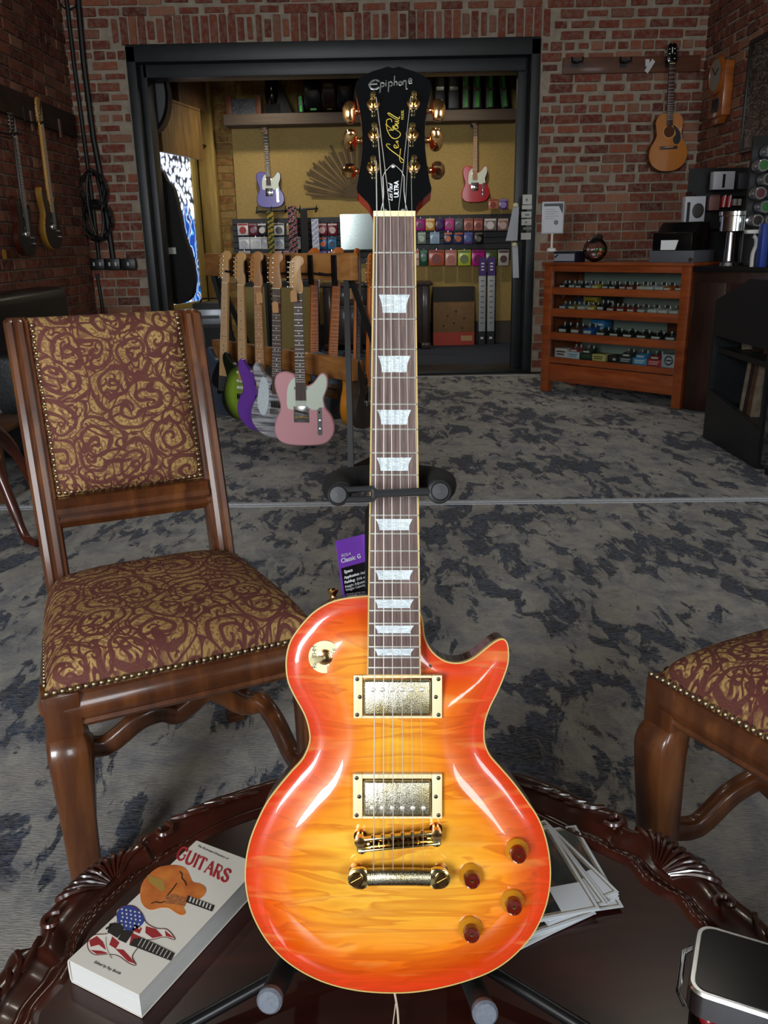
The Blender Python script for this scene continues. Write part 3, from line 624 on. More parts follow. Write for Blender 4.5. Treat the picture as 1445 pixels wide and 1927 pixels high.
# ================================================================ CHAIRS
def paisley(name, axes):
    t = NT(name); v = t.coord(); sx = t.n.new('ShaderNodeSeparateXYZ'); t.l.new(v, sx.inputs[0])
    cb_ = t.n.new('ShaderNodeCombineXYZ'); t.l.new(sx.outputs[axes[0]], cb_.inputs[0]); t.l.new(sx.outputs[axes[1]], cb_.inputs[1])
    P = cb_.outputs[0]
    nz = t.noise(P, 9, 2, .5, 0, 'Color'); vm = t.n.new('ShaderNodeVectorMath'); vm.operation = 'MULTIPLY_ADD'
    t.l.new(nz, vm.inputs[0]); vm.inputs[1].default_value = (.06, .06, 0); t.l.new(P, vm.inputs[2]); W = vm.outputs[0]
    def scroll(scale, freq, arms, seed):
        mp = t.n.new('ShaderNodeMapping'); t.l.new(W, mp.inputs[0]); mp.inputs['Location'].default_value = (seed, seed*.7, 0)
        vo = t.n.new('ShaderNodeTexVoronoi'); vo.voronoi_dimensions = '2D'; t.l.new(mp.outputs[0], vo.inputs['Vector']); vo.inputs['Scale'].default_value = scale
        su = t.n.new('ShaderNodeVectorMath'); su.operation = 'SUBTRACT'; t.l.new(mp.outputs[0], su.inputs[0]); t.l.new(vo.outputs['Position'], su.inputs[1])
        s2 = t.n.new('ShaderNodeSeparateXYZ'); t.l.new(su.outputs[0], s2.inputs[0])
        ang = t.math('ARCTAN2', s2.outputs[1], s2.outputs[0]); rad = vo.outputs['Distance']
        rnd = t.n.new('ShaderNodeSeparateColor'); t.l.new(vo.outputs['Color'], rnd.inputs[0])
        sgn = t.math('SUBTRACT', t.math('MULTIPLY', t.math('GREATER_THAN', rnd.outputs[0], .5), 2), 1)
        return t.math('SINE', t.math('ADD', t.math('ADD', t.math('MULTIPLY', rad, freq), t.math('MULTIPLY', t.math('MULTIPLY', ang, sgn), arms)), t.math('MULTIPLY', rnd.outputs[1], 6))), rad
    a, ra = scroll(12, 22, 1, .3); b, rb = scroll(34, 13, 2, 2.2); c, rc_ = scroll(75, 8, 1, 5.1)
    def edge(scale, seed, lo, hi):
        mp = t.n.new('ShaderNodeMapping'); t.l.new(W, mp.inputs[0]); mp.inputs['Location'].default_value = (seed, seed*.7, 0)
        vo = t.n.new('ShaderNodeTexVoronoi'); vo.voronoi_dimensions = '2D'; vo.feature = 'DISTANCE_TO_EDGE'; t.l.new(mp.outputs[0], vo.inputs['Vector']); vo.inputs['Scale'].default_value = scale
        return t.ramp(vo.outputs['Distance'], [(lo, (1, 1, 1, 1)), (hi, (0, 0, 0, 1))])
    m1 = t.ramp(t.math('MULTIPLY_ADD', a, .5, .5), [(.6, (0, 0, 0, 1)), (.78, (1, 1, 1, 1))])
    m2 = t.math('MULTIPLY', t.ramp(t.math('MULTIPLY_ADD', b, .5, .5), [(.55, (0, 0, 0, 1)), (.75, (1, 1, 1, 1))]), t.ramp(t.noise(P, 14, 2), [(.42, (0, 0, 0, 1)), (.52, (1, 1, 1, 1))]))
    m3 = t.math('MULTIPLY', t.ramp(t.math('MULTIPLY_ADD', c, .5, .5), [(.68, (0, 0, 0, 1)), (.86, (1, 1, 1, 1))]), .65)
    con = t.ramp(t.math('MULTIPLY_ADD', t.math('SINE', t.math('MULTIPLY', t.noise(W, 7, 1, .4), 120)), .5, .5), [(.7, (0, 0, 0, 1)), (.88, (1, 1, 1, 1))])
    con = t.math('MULTIPLY', con, t.ramp(t.noise(P, 9, 1), [(.48, (0, 0, 0, 1)), (.55, (1, 1, 1, 1))]))
    mm = t.math('MAXIMUM', t.math('MAXIMUM', t.math('MULTIPLY', m1, .95), m2), t.math('MAXIMUM', t.math('MAXIMUM', m3, con), edge(12, .3, .012, .03)))
    mm = t.math('ADD', mm, t.math('MULTIPLY', t.math('SUBTRACT', t.noise(P, 700, 1), .5), .5), clamp=True)
    fac = t.math('SUBTRACT', 1, mm)
    gold = t.ramp(t.noise(P, 6, 3), [(.35, '#977746'), (.65, '#b3935a')])
    col = t.mix(fac, '#5c2d2c', gold)
    t.bump(fac, .25, .001)
    return t.set(col=col, rough=.75, spec=.3, sheen=0.0)
M_PAIS_S = paisley('paisley_seat_fabric', (0, 1)); M_PAIS_B = paisley('paisley_back_fabric', (0, 2))
def woodmat(name, c1, c2, c3, coat=.4, rough=.35, st=(14, 14, 2)):
    t = NT(name); f = t.noise(t.coord(scale=st), 1, 5, .6, .6); t.bump(f, .12, .002)
    return t.set(col=t.ramp(f, [(.3, c1), (.5, c2), (.72, c3)]), rough=rough, coat=coat, coatr=.12)
M_CHW = woodmat('chair_walnut', '#361c0f', '#583018', '#7c4b25', .5, .32)
M_NAIL = mat('antique_brass_nail', '#8d7a5c', .38, 1, col2='#a8967a', scale=90)
nail_mesh = MB().lathe([(.0056, 0), (.0054, .0015), (.0042, .0032), (.0022, .0042), (0, .0045)], 10).mesh('nailhead', M_NAIL)
def reeded(w, d, side_outer): # moulded post section: (x, y) with reeds on the front face
    return [(-w/2, d/2), (-w/2, -d*.3), (-w*.42, -d*.42), (-w*.3, -d*.3), (-w*.22, -d*.48), (-w*.02, -d*.5), (w*.1, -d*.32), (w*.2, -d*.46), (w*.4, -d*.46), (w*.5, -d*.3), (w/2, d/2)]
def make_chair(M, label, back=True):
    WF, WBk, DP, WT_, LEAN, ZT, ZS = .517, .425, .50, .43, .144, 1.03, .455
    ch = thing('upholstered_chair', label, 'chair', M, 'paisley side chairs around the round table')
    hx = lambda y: (WF+(WBk-WF)*min(1, y/DP))/2
    # seat rails
    rail = [(-.014, -.038), (.010, -.038), (.016, -.030), (.012, -.024), (.020, -.012), (.021, .004), (.014, .016), (.008, .024), (.010, .032), (-.014, .032)]
    zr = ZS-.036
    for a, b in (((-WF/2+.03, .012, zr), (WF/2-.03, .012, zr)), ((-WBk/2+.012, DP-.02, zr), (-WF/2+.012, .03, zr)), ((WF/2-.012, .03, zr), (WBk/2-.012, DP-.02, zr)), ((WBk/2-.02, DP-.012, zr), (-WBk/2+.02, DP-.012, zr))):
        MB().sweep(rail, [a, b]).obj('seat_rail', M_CHW, ch, smooth=40)
    # seat cushion: domed top on a rounded trapezoid
    n = 26; vs = []; fs = []
    for i in range(n+1):
        for j in range(n+1):
            u, v = i/n*2-1, j/n
            y = v*DP-.006; k = 1-max(abs(u), abs(v*2-1)); x = u*(hx(max(0, y))+.004)*(1-.02*(1-math.sin(PI*v)))
            cr = abs(u)**8*abs(v*2-1)**8; x *= 1-.03*cr
            e = min(1, (1-abs(u))/.22)*min(1, (1-abs(v*2-1))/.22) if k > 0 else 0
            dome = (1-abs(u)**4.2)*(1-abs(v*2-1)**4.2)
            vs.append((x, y+.016*cr*(1 if v < .5 else -1), ZS+.022*(1 if k > 0 else 0)**1+.052*dome**.75 if k > 0 else ZS))
    for i in range(n):
        for j in range(n): a = i*(n+1)+j; fs.append((a, a+n+1, a+n+2, a+1))
    b0 = len(vs); MBs = MB().add(vs, fs); o = MBs.obj('seat', M_PAIS_S, ch, smooth=180)
    sub = o.modifiers.new('sub', 'SUBSURF'); sub.levels = 1; sub.render_levels = 1
    # legs
    for sx in (-1, 1):
        x = sx*(WF/2-.028)
        blk = MB().box(x-.031, x+.031, -.008, .054, ZS-.085, ZS-.001).obj('leg', M_CHW, ch, bevel=.004)
        pts = [(x, .024, ZS-.083), (x, .014, ZS-.10), (x, .008, ZS-.125), (x, .010, ZS-.18), (x, .017, ZS-.27), (x, .02, ZS-.36), (x, .018, .05), (x, .012, .016), (x, .012, 0)]
        sec = [(-1, -.82), (-.82, -1), (.82, -1), (1, -.82), (1, .82), (.82, 1), (-.82, 1), (-1, .82)]
        rad = [.030, .034, .035, .033, .030, .028, .027, .029, .028]; mb = MB(); P = smooth_poly(pts, 4, False); N = len(P); vs = []
        for i, p in enumerate(P):
            f = i/4; k = int(min(f, len(rad)-2)); r = rad[k]+(rad[k+1]-rad[k])*(f-k)
            vs += [(p.x+a*r, p.y+b*r, p.z) for a, b in sec]
        q = len(sec); fs = [(i*q+k, i*q+(k+1) % q, (i+1)*q+(k+1) % q, (i+1)*q+k) for i in range(N-1) for k in range(q)]+[tuple(range(q)), tuple(reversed(range((N-1)*q, N*q)))]
        mb.add(vs, fs).obj('leg_shaft', M_CHW, blk, smooth=50)
        xb = sx*(WBk/2-.022); P = smooth_poly([(xb, DP-.025, ZS-.01), (xb, DP-.028, ZS-.12), (xb+sx*.004, DP-.05, ZS-.2), (xb, DP-.03, .12), (xb+sx*.004, DP+.03, .035), (xb+sx*.004, DP+.036, .012), (xb+sx*.004, DP+.036, 0)], 4, False)
        MB().sweep([(-.02, -.02), (.02, -.02), (.02, .02), (-.02, .02)], P, upv=(1, 0, 0)).obj('leg', M_CHW, ch, bevel=.003)
        # curved side stretcher
        a = Vector((x-sx*.004, .04, .145)); b = Vector((xb, DP-.05, .15)); w_ = [(0, 0), (.15, -.012), (.32, .04), (.5, .055), (.62, .028), (.8, -.012), (1, 0)]
        P = smooth_poly([a.lerp(b, t)+Vector((-sx*.02*math.sin(PI*t), 0, h)) for t, h in w_], 4, False)
        MB().sweep([(-.016, -.014), (-.010, -.02), (.010, -.02), (.016, -.014), (.016, .014), (.010, .02), (-.010, .02), (-.016, .014)], P).obj('stretcher', M_CHW, ch, smooth=50)
    xa = WF/2-.06; P = smooth_poly([(-xa, DP*.5, .2), (-xa*.75, DP*.5, .185), (-xa*.4, DP*.5, .225), (-.03, DP*.5, .232), (0, DP*.5, .218), (.03, DP*.5, .232), (xa*.4, DP*.5, .255), (xa*.75, DP*.5, .2), (xa, DP*.5, .2)], 4, False)
    MB().sweep([(-.016, -.014), (-.010, -.02), (.010, -.02), (.016, -.014), (.016, .014), (.010, .02), (-.010, .02), (-.016, .014)], P).obj('stretcher', M_CHW, ch, smooth=50)
    def nails(path, step, nrm):
        L = [0]
        for i in range(1, len(path)): L.append(L[-1]+(path[i]-path[i-1]).length)
        k = max(1, round(L[-1]/step))
        for q in range(k+1):
            s = L[-1]*q/k; i = 1
            while i < len(L)-1 and L[i] < s: i += 1
            p = path[i-1].lerp(path[i], (s-L[i-1])/max(1e-9, L[i]-L[i-1]))
            inst('nailhead', nail_mesh, ch, frame(p, x=Vector((0, .1, 1)) if abs(nrm[2]) < .9 else Vector((1, 0, 0)), z=Vector(nrm)))
    nails([Vector((-WF/2+.008, -.009, ZS+.008)), Vector((WF/2-.008, -.009, ZS+.008))], .0128, (0, -1, .25))
    for sx in (-1, 1): nails([Vector((sx*(hx(.03)-.004), .03, ZS+.006)), Vector((sx*(hx(DP*.42)-.001), DP*.42, ZS+.006))], .0135, (sx, 0, .2))
    if not back: return ch
    # back posts, lower rail, upholstered panel
    z0, z1 = ZS-.02, ZT; by = lambda z: DP-.02+(LEAN+.02)*max(0, (z-z0)/(z1-z0))**1.15
    bw = lambda z: (WBk+(WT_-WBk)*(z-z0)/(z1-z0))/2
    zz_ = [z0+(z1-z0)*i/12 for i in range(13)]
    for sx in (-1, 1):
        sec = [(sx*a, b) for a, b in reeded(.052, .044, sx)]
        path = [(sx*(bw(z)-.026), by(z), z) for z in zz_]+[(sx*(bw(z1)-.028), by(z1)+.006, z1+.008)]
        vs = []; q = len(sec)
        for i, p in enumerate(path):
            k = 1 if i < len(path)-1 else .7
            vs += [(p[0]+a*k, p[1]+b*k, p[2]) for a, b in sec]
        fs = [(i*q+k, i*q+(k+1) % q, (i+1)*q+(k+1) % q, (i+1)*q+k) for i in range(len(path)-1) for k in range(q)]+[tuple(range(q)), tuple(reversed(range((len(path)-1)*q, len(path)*q)))]
        MB().add(vs, fs).obj('back_post', M_CHW, ch, smooth=35)
    zl, zh = .60, .665
    MB().sweep([(-.02, -.034), (.014, -.034), (.022, -.02), (.014, -.012), (.024, .0), (.024, .012), (.014, .02), (.018, .032), (-.02, .034)], [(-bw(zl)+.045, by(.625)-.004, .625), (bw(zl)-.045, by(.625)-.004, .625)]).obj('back_rail', M_CHW, ch, smooth=35)
    n = 20; m = 24; vs = []; fs = []
    for i in range(n+1):
        for j in range(m+1):
            u, v = i/n*2-1, j/m; z = zh-.006+(ZT+.012-zh)*v; xw = bw(z)-.050; d = (1-abs(u)**5)*(1-abs(v*2-1)**7)
            vs.append((u*xw, by(z)-.012-.034*d**.7, z))
    top_ = []
    for i in range(n):
        for j in range(m): a = i*(m+1)+j; fs.append((a, a+1, a+m+2, a+m+1))
    off = len(vs)
    vs += [(v_[0], by(v_[2])+.02, v_[2]) for v_ in vs[:off]]
    fs += [tuple(off+k for k in reversed(f)) for f in fs[:n*m]]
    bd = [i*(m+1) for i in range(n+1)]+[n*(m+1)+j for j in range(1, m+1)]+[i*(m+1)+m for i in range(n-1, -1, -1)]+[j for j in range(m-1, 0, -1)]
    fs += [(bd[i], bd[(i+1) % len(bd)], off+bd[(i+1) % len(bd)], off+bd[i]) for i in range(len(bd))]
    MB().add(vs, fs).obj('backrest', M_PAIS_B, ch, smooth=60)
    for sx in (-1, 1): nails([Vector((sx*(bw(z)-.057), by(z)-.018, z)) for z in [zh+.004+(ZT-.012-zh)*i/10 for i in range(11)]], .0122, (0, -1, .25))
    nails([Vector((-bw(zh)+.07, by(zh)-.018, zh+.003)), Vector((bw(zh)-.07, by(zh)-.018, zh+.003))], .0128, (0, -1, .25))
    return ch
make_chair(T(-.352, 1.393, 0) @ RZ(.434), 'paisley upholstered chair with full back and brass nailheads left of the table')
xa_ = Vector((.485, -.873, 0)).normalized(); c0 = Vector((.458, 1.32, 0))+xa_*.2585
make_chair(frame(c0, x=xa_, y=Vector((.873, .485, 0))), 'paisley upholstered chair cut off at the right edge behind the table')
# ================================================================ ROUND TABLE
M_TABLE = woodmat('dark_mahogany_gloss', '#1d0805', '#2a0d08', '#38140c', .15, .3, (3, 14, 3)); M_CARVE = woodmat('carved_mahogany', '#240b06', '#36130a', '#4a1d0f', .5, .28, (10, 10, 10))
TZ = .345; TCN = Vector((.0, .70, 0)); tabM = T(0, .70, 0)
OUTP = [(0,1821),(19,1788),(58,1780),(71,1760),(77,1724),(116,1681),(155,1643),(194,1616),(262,1592),(258,1574),(291,1557),(329,1534),(388,1503),(446,1484),(545,1456),(640,1444),(740,1440),(860,1441),(968,1448),(1027,1465),(1080,1488),(1122,1511),(1157,1519),(1180,1532),(1185,1556),(1227,1562),(1262,1577),(1310,1614),(1359,1661),(1394,1693),(1422,1714),(1445,1735)]
INP = [(70,1926),(77,1902),(128,1840),(174,1743),(217,1697),(279,1643),(330,1610),(400,1570),(470,1540),(560,1516),(740,1500),(900,1510),(960,1525),(1024,1556),(1070,1578),(1115,1598),(1157,1616),(1185,1633),(1206,1661),(1237,1682),(1275,1700),(1293,1727)]
def polar(P, z):
    L = []
    for q in P:
        p = onz(q[0], q[1], z)-TCN; L.append((math.atan2(p.y, p.x), math.hypot(p.x, p.y)))
    return sorted(L)
po, pi_ = polar(OUTP, .362), polar(INP, TZ+.004)
def radius(L, a, base):
    if a <= L[0][0] or a >= L[-1][0]:
        # unseen near side: carry on as a gentle scallop
        e = min(abs(a-L[0][0]), abs(a-L[-1][0])); r = L[0][1] if abs(a-L[0][0]) < abs(a-L[-1][0]) else L[-1][1]
        k = min(1, e/.5); return r*(1-k)+base*k+.008*math.sin(a*12)*k
    for i in range(len(L)-1):
        if L[i][0] <= a <= L[i+1][0]:
            t = (a-L[i][0])/(L[i+1][0]-L[i][0]); r0, r1, r2, r3 = L[max(0, i-1)][1], L[i][1], L[i+1][1], L[min(len(L)-1, i+2)][1]
            return .5*(2*r1+(r2-r0)*t*.8+(2*r0-5*r1+4*r2-r3)*t*t*.8+(3*r1-r0-3*r2+r3)*t**3*.8)+.1*0+(r2-r1)*.2*(t*t*(3-2*t))
table = thing('round_table', 'round dark mahogany table with a carved scalloped rim', 'table', tabM)
NA = 900; prof_ = [(0, 0), (.06, .004), (.12, .0075), (.2, .007), (.28, .002), (.36, .004), (.48, .011), (.62, .016), (.74, .0185), (.86, .018), (.95, .014), (1.0, .006), (1.0, -.006), (.97, -.018), (.9, -.03)]
vs = []; ring_in = []
for i in range(NA):
    a = -PI+2*PI*i/NA; ro, ri = radius(po, a, .50), radius(pi_, a, .42)
    deg = math.degrees(a)
    # carved shells and leaf scrolls: left shoulder, right shoulder, and their mirror images in front
    def win(c, wd): d = (deg-c+180) % 360-180; return max(0, 1-(d/wd)**2)
    shell = max(win(146, 17), win(35, 20), win(-146, 17), win(-35, 18))
    flute = .5+.5*math.sin(a*64); vein = math.sin(a*27+1.2)
    for k, (t, h) in enumerate(prof_):
        r = ri+(ro-ri)*t; z = TZ+.001+h
        if .4 < t < .98:
            m = math.sin(PI*(t-.4)/.58); z += shell*m*(.002+.0015*math.sin(t*22+a*15)+.001*vein)+.0015*m*mnoise.noise(Vector((a*22, t*7, 0)))
        if t == .2: z += .0012*math.sin(a*240)*(1 if shell > .1 else 0)
        vs.append((r*math.cos(a), r*math.sin(a), z))
    ring_in.append((ri*1.01*math.cos(a), ri*1.01*math.sin(a)))
nP = len(prof_); fs = [(i*nP+k, i*nP+k+1, ((i+1) % NA)*nP+k+1, ((i+1) % NA)*nP+k) for i in range(NA) for k in range(nP-1)]
rim = MB().add(vs, fs).obj('carved_rim', M_CARVE, table, smooth=70)
def rimpt(deg, t, z):
    a = R_(deg); ro, ri = radius(po, a, .50), radius(pi_, a, .42); r = ri+(ro-ri)*t; return Vector((r*math.cos(a), r*math.sin(a), TZ+z))
for c0_ in (146, 35, -35, -146):
    for k in range(11):
        d = -8+16*k/10; P = [rimpt(c0_+d*.25, .40, .012), rimpt(c0_+d*.6, .62, .021), rimpt(c0_+d*.9, .82, .023), rimpt(c0_+d, .97, .016)]
        MB().tube(smooth_poly(P, 3, False), [.002]*3+[.0035]*3+[.0048]*3+[.003], 6).obj('shell_rib', M_CARVE, table)
    for sg in (-1, 1):
        cpt = rimpt(c0_+sg*12, .66, .019); P = [cpt+Vector(((.018-.0022*q)*math.cos(sg*q*.75+c0_), (.018-.0022*q)*math.sin(sg*q*.75+c0_), .002+.0003*q)) for q in range(8)]
        MB().tube(smooth_poly(P, 3, False), .0040, 6).obj('carved_scroll', M_CARVE, table)
        for q in range(4):
            b_ = c0_+sg*(15+q*3.2); MB().tube(smooth_poly([rimpt(b_, .92-.05*q, .017), rimpt(b_+sg*2.4, .72-.04*q, .0205), rimpt(b_+sg*6.5, .60, .018)], 4, False), [.0045]*4+[.0038]*4+[.0015], 6).obj('carved_leaf', M_CARVE, table)
MB().prism(ring_in, TZ-.03, TZ+.0015).obj('tabletop', M_TABLE, table, smooth=30)
ap = [(.36*math.cos(2*PI*i/48), .36*math.sin(2*PI*i/48)) for i in range(48)]
MB().prism(ap, TZ-.1, TZ-.029).obj('apron', M_TABLE, table, smooth=30)
MB().lathe([(.05, .08), (.075, .1), (.09, .14), (.06, .18), (.045, .2), (.06, .24), (.06, .25)], 24).obj('pedestal', M_TABLE, table)
for k in range(4):
    a = PI/4+k*PI/2; d = Vector((math.cos(a), math.sin(a), 0))
    MB().tube(smooth_poly([d*.03+Vector((0, 0, .14)), d*.14+Vector((0, 0, .15)), d*.24+Vector((0, 0, .08)), d*.31+Vector((0, 0, .035)), d*.35+Vector((0, 0, .028))], 4, False), [.035]*8+[.03]*5+[.022]*4, 10).obj('leg', M_CARVE, table)
# ================================================================ GUITAR STAND
M_FOAM = mat('black_foam', '#0a0a0b', .8, bump=.2, bscale=300); M_TUBE = mat('black_tube', '#121315', .28); M_RUB = mat('grey_rubber_cap', '#6d7480', .6, col2='#59606b', scale=200)
hub = CAM + ray(742, 1700)*1.06
stand = thing('guitar_stand', 'black tubular guitar stand holding the sunburst guitar', 'guitar stand', Matrix.Translation(Vector((hub.x, hub.y, TZ))))
SI = stand.matrix_world.inverted()
def S(p): return SI @ p
def C(px, py, d): return CAM + ray(px, py)*d
yk = C(738, 915, .935)
MB().tube([S(hub), S(C(700, 1200, 1.03)), S(C(700, 960, .965)), S(yk)], .0085, 12).obj('upright', M_TUBE, stand)
MB().tube([S(hub+Vector((0, 0, .05))), S(hub+Vector((0, 0, -.03)))], .017, 16).obj('hub', M_BLKP, stand)
# yoke: a U of foam behind the neck whose arms come forward on both sides
ypts = [C(640, 928, .862), C(632, 918, .885), C(640, 908, .92), C(690, 900, .937), C(738, 900, .94), C(790, 900, .937), C(822, 905, .92), C(833, 912, .885), C(826, 924, .862)]
MB().tube([S(p) for p in smooth_poly(ypts, 5, False)], [.0125]*3+[.0145]*35+[.0125]*3, 14).obj('yoke', M_FOAM, stand)
# rubber strap with two eyelets across the strings
sd = .845
def sp2(zx, zy): return S(C(580+zx/4.817, 840+zy/4.817, sd))
def ringpath(cx, cy, r, a0, a1, n=16): return [sp2(cx+r*math.cos(R_(a0+(a1-a0)*i/n)), cy+r*math.sin(R_(a0+(a1-a0)*i/n))) for i in range(n+1)]
vn = SI.to_3x3() @ (-FW)
L1 = ringpath(272, 440, 74, -40, -320, 20)
strap = MB().tube(smooth_poly([sp2(600, 428), sp2(585, 392), sp2(555, 383), sp2(370, 392)], 4, False)+L1[1:]+smooth_poly([sp2(370, 482), sp2(560, 478), sp2(590, 462), sp2(600, 434)], 4, False), .0030, 8, upv=vn)
strap.tube(smooth_poly([sp2(596, 431), sp2(640, 428), sp2(820, 420), sp2(1030, 412), sp2(1100, 410)], 4, False), .0040, 8, upv=vn)
strap.tube(ringpath(1188, 410, 78, 0, 360, 24)[:-1], .0036, 8, closed=True, upv=vn)
strap.obj('strap', mat('matt_black_rubber', '#1c1d20', .5), stand)
for cx_, cy_ in ((272, 440), (1192, 408)):
    p = sp2(cx_, cy_); MB().lathe([(.0085, -.014), (.0085, -.001), (.0098, 0), (.0098, .003), (.008, .005), (0, .0055)], 20, frame(p, x=Vector((1, 0, 0)), z=vn)).obj('strap_button', mat('grey_black_plastic', '#17181b', .5, col2='#212327', scale=300), stand)
# body rests and legs
for (ex, ey, ed, bx_, by_, bd) in ((508, 1881, .885, 560, 1770, 1.02), (912, 1905, .885, 868, 1800, 1.02)):
    a, b = C(bx_, by_, bd), C(ex, ey, ed); r_ = MB().tube([S(hub), S(a)], .008, 10).obj('rest_arm', M_TUBE, stand)
    MB().tube([S(a), S(b)], .0125, 14).obj('foam_sleeve', M_FOAM, r_)
    d_ = (b-a).normalized(); MB().lathe([(.0128, -.006), (.0136, -.002), (.0136, .003), (.011, .006), (0, .0065)], 20, frame(S(b), x=Vector((1, 0, 0)), z=d_)).obj('end_cap', M_RUB, r_)
for (fx_, fy_) in ((300, 1958), (1140, 1960)):
    f = onz(fx_, fy_, TZ+.012); MB().tube([S(hub+Vector((0, 0, -.01))), S(f)], .0078, 12).obj('leg', M_TUBE, stand)
    MB().ball(S(f), .0115, nu=12, nv=8).obj('rubber_foot', M_FOAM, stand)
f = Vector((hub.x, hub.y+.2, TZ+.012)); MB().tube([S(hub+Vector((0, 0, -.01))), S(f)], .0078, 12).obj('leg', M_TUBE, stand); MB().ball(S(f), .0115).obj('rubber_foot', M_FOAM, stand)
# hang tag on the upright
best = min((abs((lambda a, b: (b[1]-a[1])/(b[0]-a[0]))(proj(C(632, 1040, 1.0)), proj(C(632, 1040, 1.0)+Vector((math.cos(q), math.sin(q), 0))*.02))+.262), q) for q in [i*.01 for i in range(0, 140)])[1]
dx_ = Vector((math.cos(best), math.sin(best), 0)); upt = Vector((.05, .26, 1)).normalized(); tl_ = C(631.5, 1018.5, 1.0)
TG = frame(tl_, x=dx_, y=upt); tagc = thing('product_tag', 'purple and black printed tag hanging on the stand behind the guitar neck', 'tag', TG)
MB().prism([(0, 0), (.085, 0), (.085, -.13), (0, -.13)], -.0006, 0).obj('card', mat('purple_card', '#7a3fb8', .45), tagc, smooth=0)
TGn = TG.to_3x3() @ Vector((0, 0, 1)); TGI = TG.inverted()
def tz(x, y, z=.0004): return TGI @ onpl(580+x/4.817, 840+y/4.817, tl_+TGn*z, TGn)
a_, b_ = tz(298, 1106), tz(330, 1340); MB().prism([(a_.x, a_.y), (.085, a_.y), (.085, -.13), (a_.x, -.13)], .0001, .0003).obj('black_panel', mat('black_card', '#0d0a10', .4), tagc, smooth=0)
for body, x, y, cap, bold in (('XCG-4', 300, 1004, 24, 0), ('Classic G', 298, 1058, 40, .0001), ('Specs', 327, 1152, 28, .00018), ('Application:', 327, 1202, 24, .00016), ('Padding:', 330, 1245, 24, .00016), ('Height Adjustment:', 335, 1285, 24, 0), ('Weight Capacity:', 340, 1315, 22, 0)):
    p = tz(x, y); s_ = (tz(x, y)-tz(x, y-cap)).length/.70
    o = inst('print', text_mesh('print', body, s_, M_PRW, .0001, bold=bold), tagc, T(p.x, p.y, .0005))
for body, x, y in (('Holds', 474, 1164), ('EVA rubber', 440, 1217)):
    p = tz(x, y); s_ = (tz(x, y)-tz(x, y-24)).length/.70; inst('print', text_mesh('print', body, s_, M_PRW, .0001), tagc, T(p.x, p.y, .0005))
# frayed cord below the body
p0 = C(742, 1866, .93); cord = MB().tube(smooth_poly([p0, p0+Vector((.003, -.005, -.02)), p0+Vector((.004, -.012, -.045)), p0+Vector((.005, -.03, -.066))], 4, False), .0013, 6)
cord.tube([p0+Vector((.001, -.004, -.012)), p0+Vector((-.003, -.012, -.04))], .0006, 5)
tag(cord.obj('cord', mat('natural_cord', '#b8a894', .9)), 'thin frayed natural cord hanging below the sunburst guitar body', 'cord')
# ================================================================ BOOK
BT = TZ+.002+.035
cTL, cTR, cBR, cBL = [onz(x, y, BT) for x, y in ((347, 1567), (462, 1617), (267, 1863), (127, 1805))]
BX = ((cBR-cBL)+(cTR-cTL)); BKM = frame(Vector((cBL.x, cBL.y, TZ+.0025)), x=BX, y=(cTL-cBL)); BW = ((cBR-cBL).length+(cTR-cTL).length)/2; BL_ = ((cTL-cBL).length+(cTR-cBR).length)/2; BKI = BKM.inverted(); BH = .034
book = thing('book', 'thick white paperback with two guitars on its cover lying on the table', 'book', BKM)
M_COVW = mat('white_cover', '#dedad0', .3, coat=.4); M_PAGE = mat('page_block', '#d9d8d2', .8, col2='#bfc2c4', scale=4, stretch=(1, 1, 500))
MB().box(.002, BW-.001, .001, BL_-.001, .0012, BH-.0012).obj('page_block', M_PAGE, book, smooth=0)
sec = [(.001, BH), (BW, BH), (BW, BH-.0009), (.002, BH-.0009), (.0009, BH-.004), (.0009, .004), (.002, .0009), (BW, .0009), (BW, 0), (.001, 0), (-.001, .004), (-.0016, BH/2), (-.001, BH-.004)]
cov = MB().prism([(a, b) for a, b in sec], 0, BL_, Matrix(((1, 0, 0, 0), (0, 0, -1, BL_), (0, 1, 0, 0), (0, 0, 0, 1)))).obj('cover', M_COVW, book, smooth=50)
def bz(x, y): p = BKI @ onz(x/2.58, 1480+y/2.58, BT-.0005); return (p.x, p.y)
def flat(poly, name, m, z=.0002, h=.0002, sm=0):
    P = [bz(*p) for p in poly]
    if sm: P = [(p.x, p.y) for p in smooth_poly([(a, b, 0) for a, b in P], sm)]
    return MB().prism(P, BH+z-.0002, BH+z+h).obj(name, m, cov, smooth=0)
def pm(n, c, r=.4): return mat('print_'+n, c, r)
ARCH = [(790,388),(850,382),(900,398),(922,436),(936,464),(970,472),(998,492),(996,522),(965,548),(915,560),(892,588),(902,614),(882,626),(850,612),(820,592),(780,590),(730,600),(692,574),(680,526),(690,470),(722,430),(755,402)]
def archm():
    t = NT('print_archtop'); f = t.noise(t.coord(scale=(30, 30, 30)), 1, 3); return t.set(col=t.ramp(f, [(.35, '#b4541a'), (.65, '#d98032')]), rough=.35)
flat(ARCH, 'printed_archtop', archm(), sm=3)
flat([(912,530),(1042,580),(1030,608),(902,562)], 'printed_neck', pm('black', '#1a1718'), .0004)
for k in range(7): f0 = k/7; flat([(925+f0*112, 537+f0*43), (932+f0*112, 540+f0*43), (924+f0*112, 562+f0*43), (917+f0*112, 559+f0*43)], 'printed_fret', pm('silver', '#c9c5bd'), .0006)
flat([(800,535),(850,522),(908,548),(898,582),(850,575),(802,572)], 'printed_guard', mat('print_tortoise', '#6e2412', .4, col2='#c9864a', scale=260), .0004)
flat([(715,432),(795,456),(802,502),(786,512),(724,466)], 'printed_tailpiece', pm('brass', '#a8843a'), .0004)
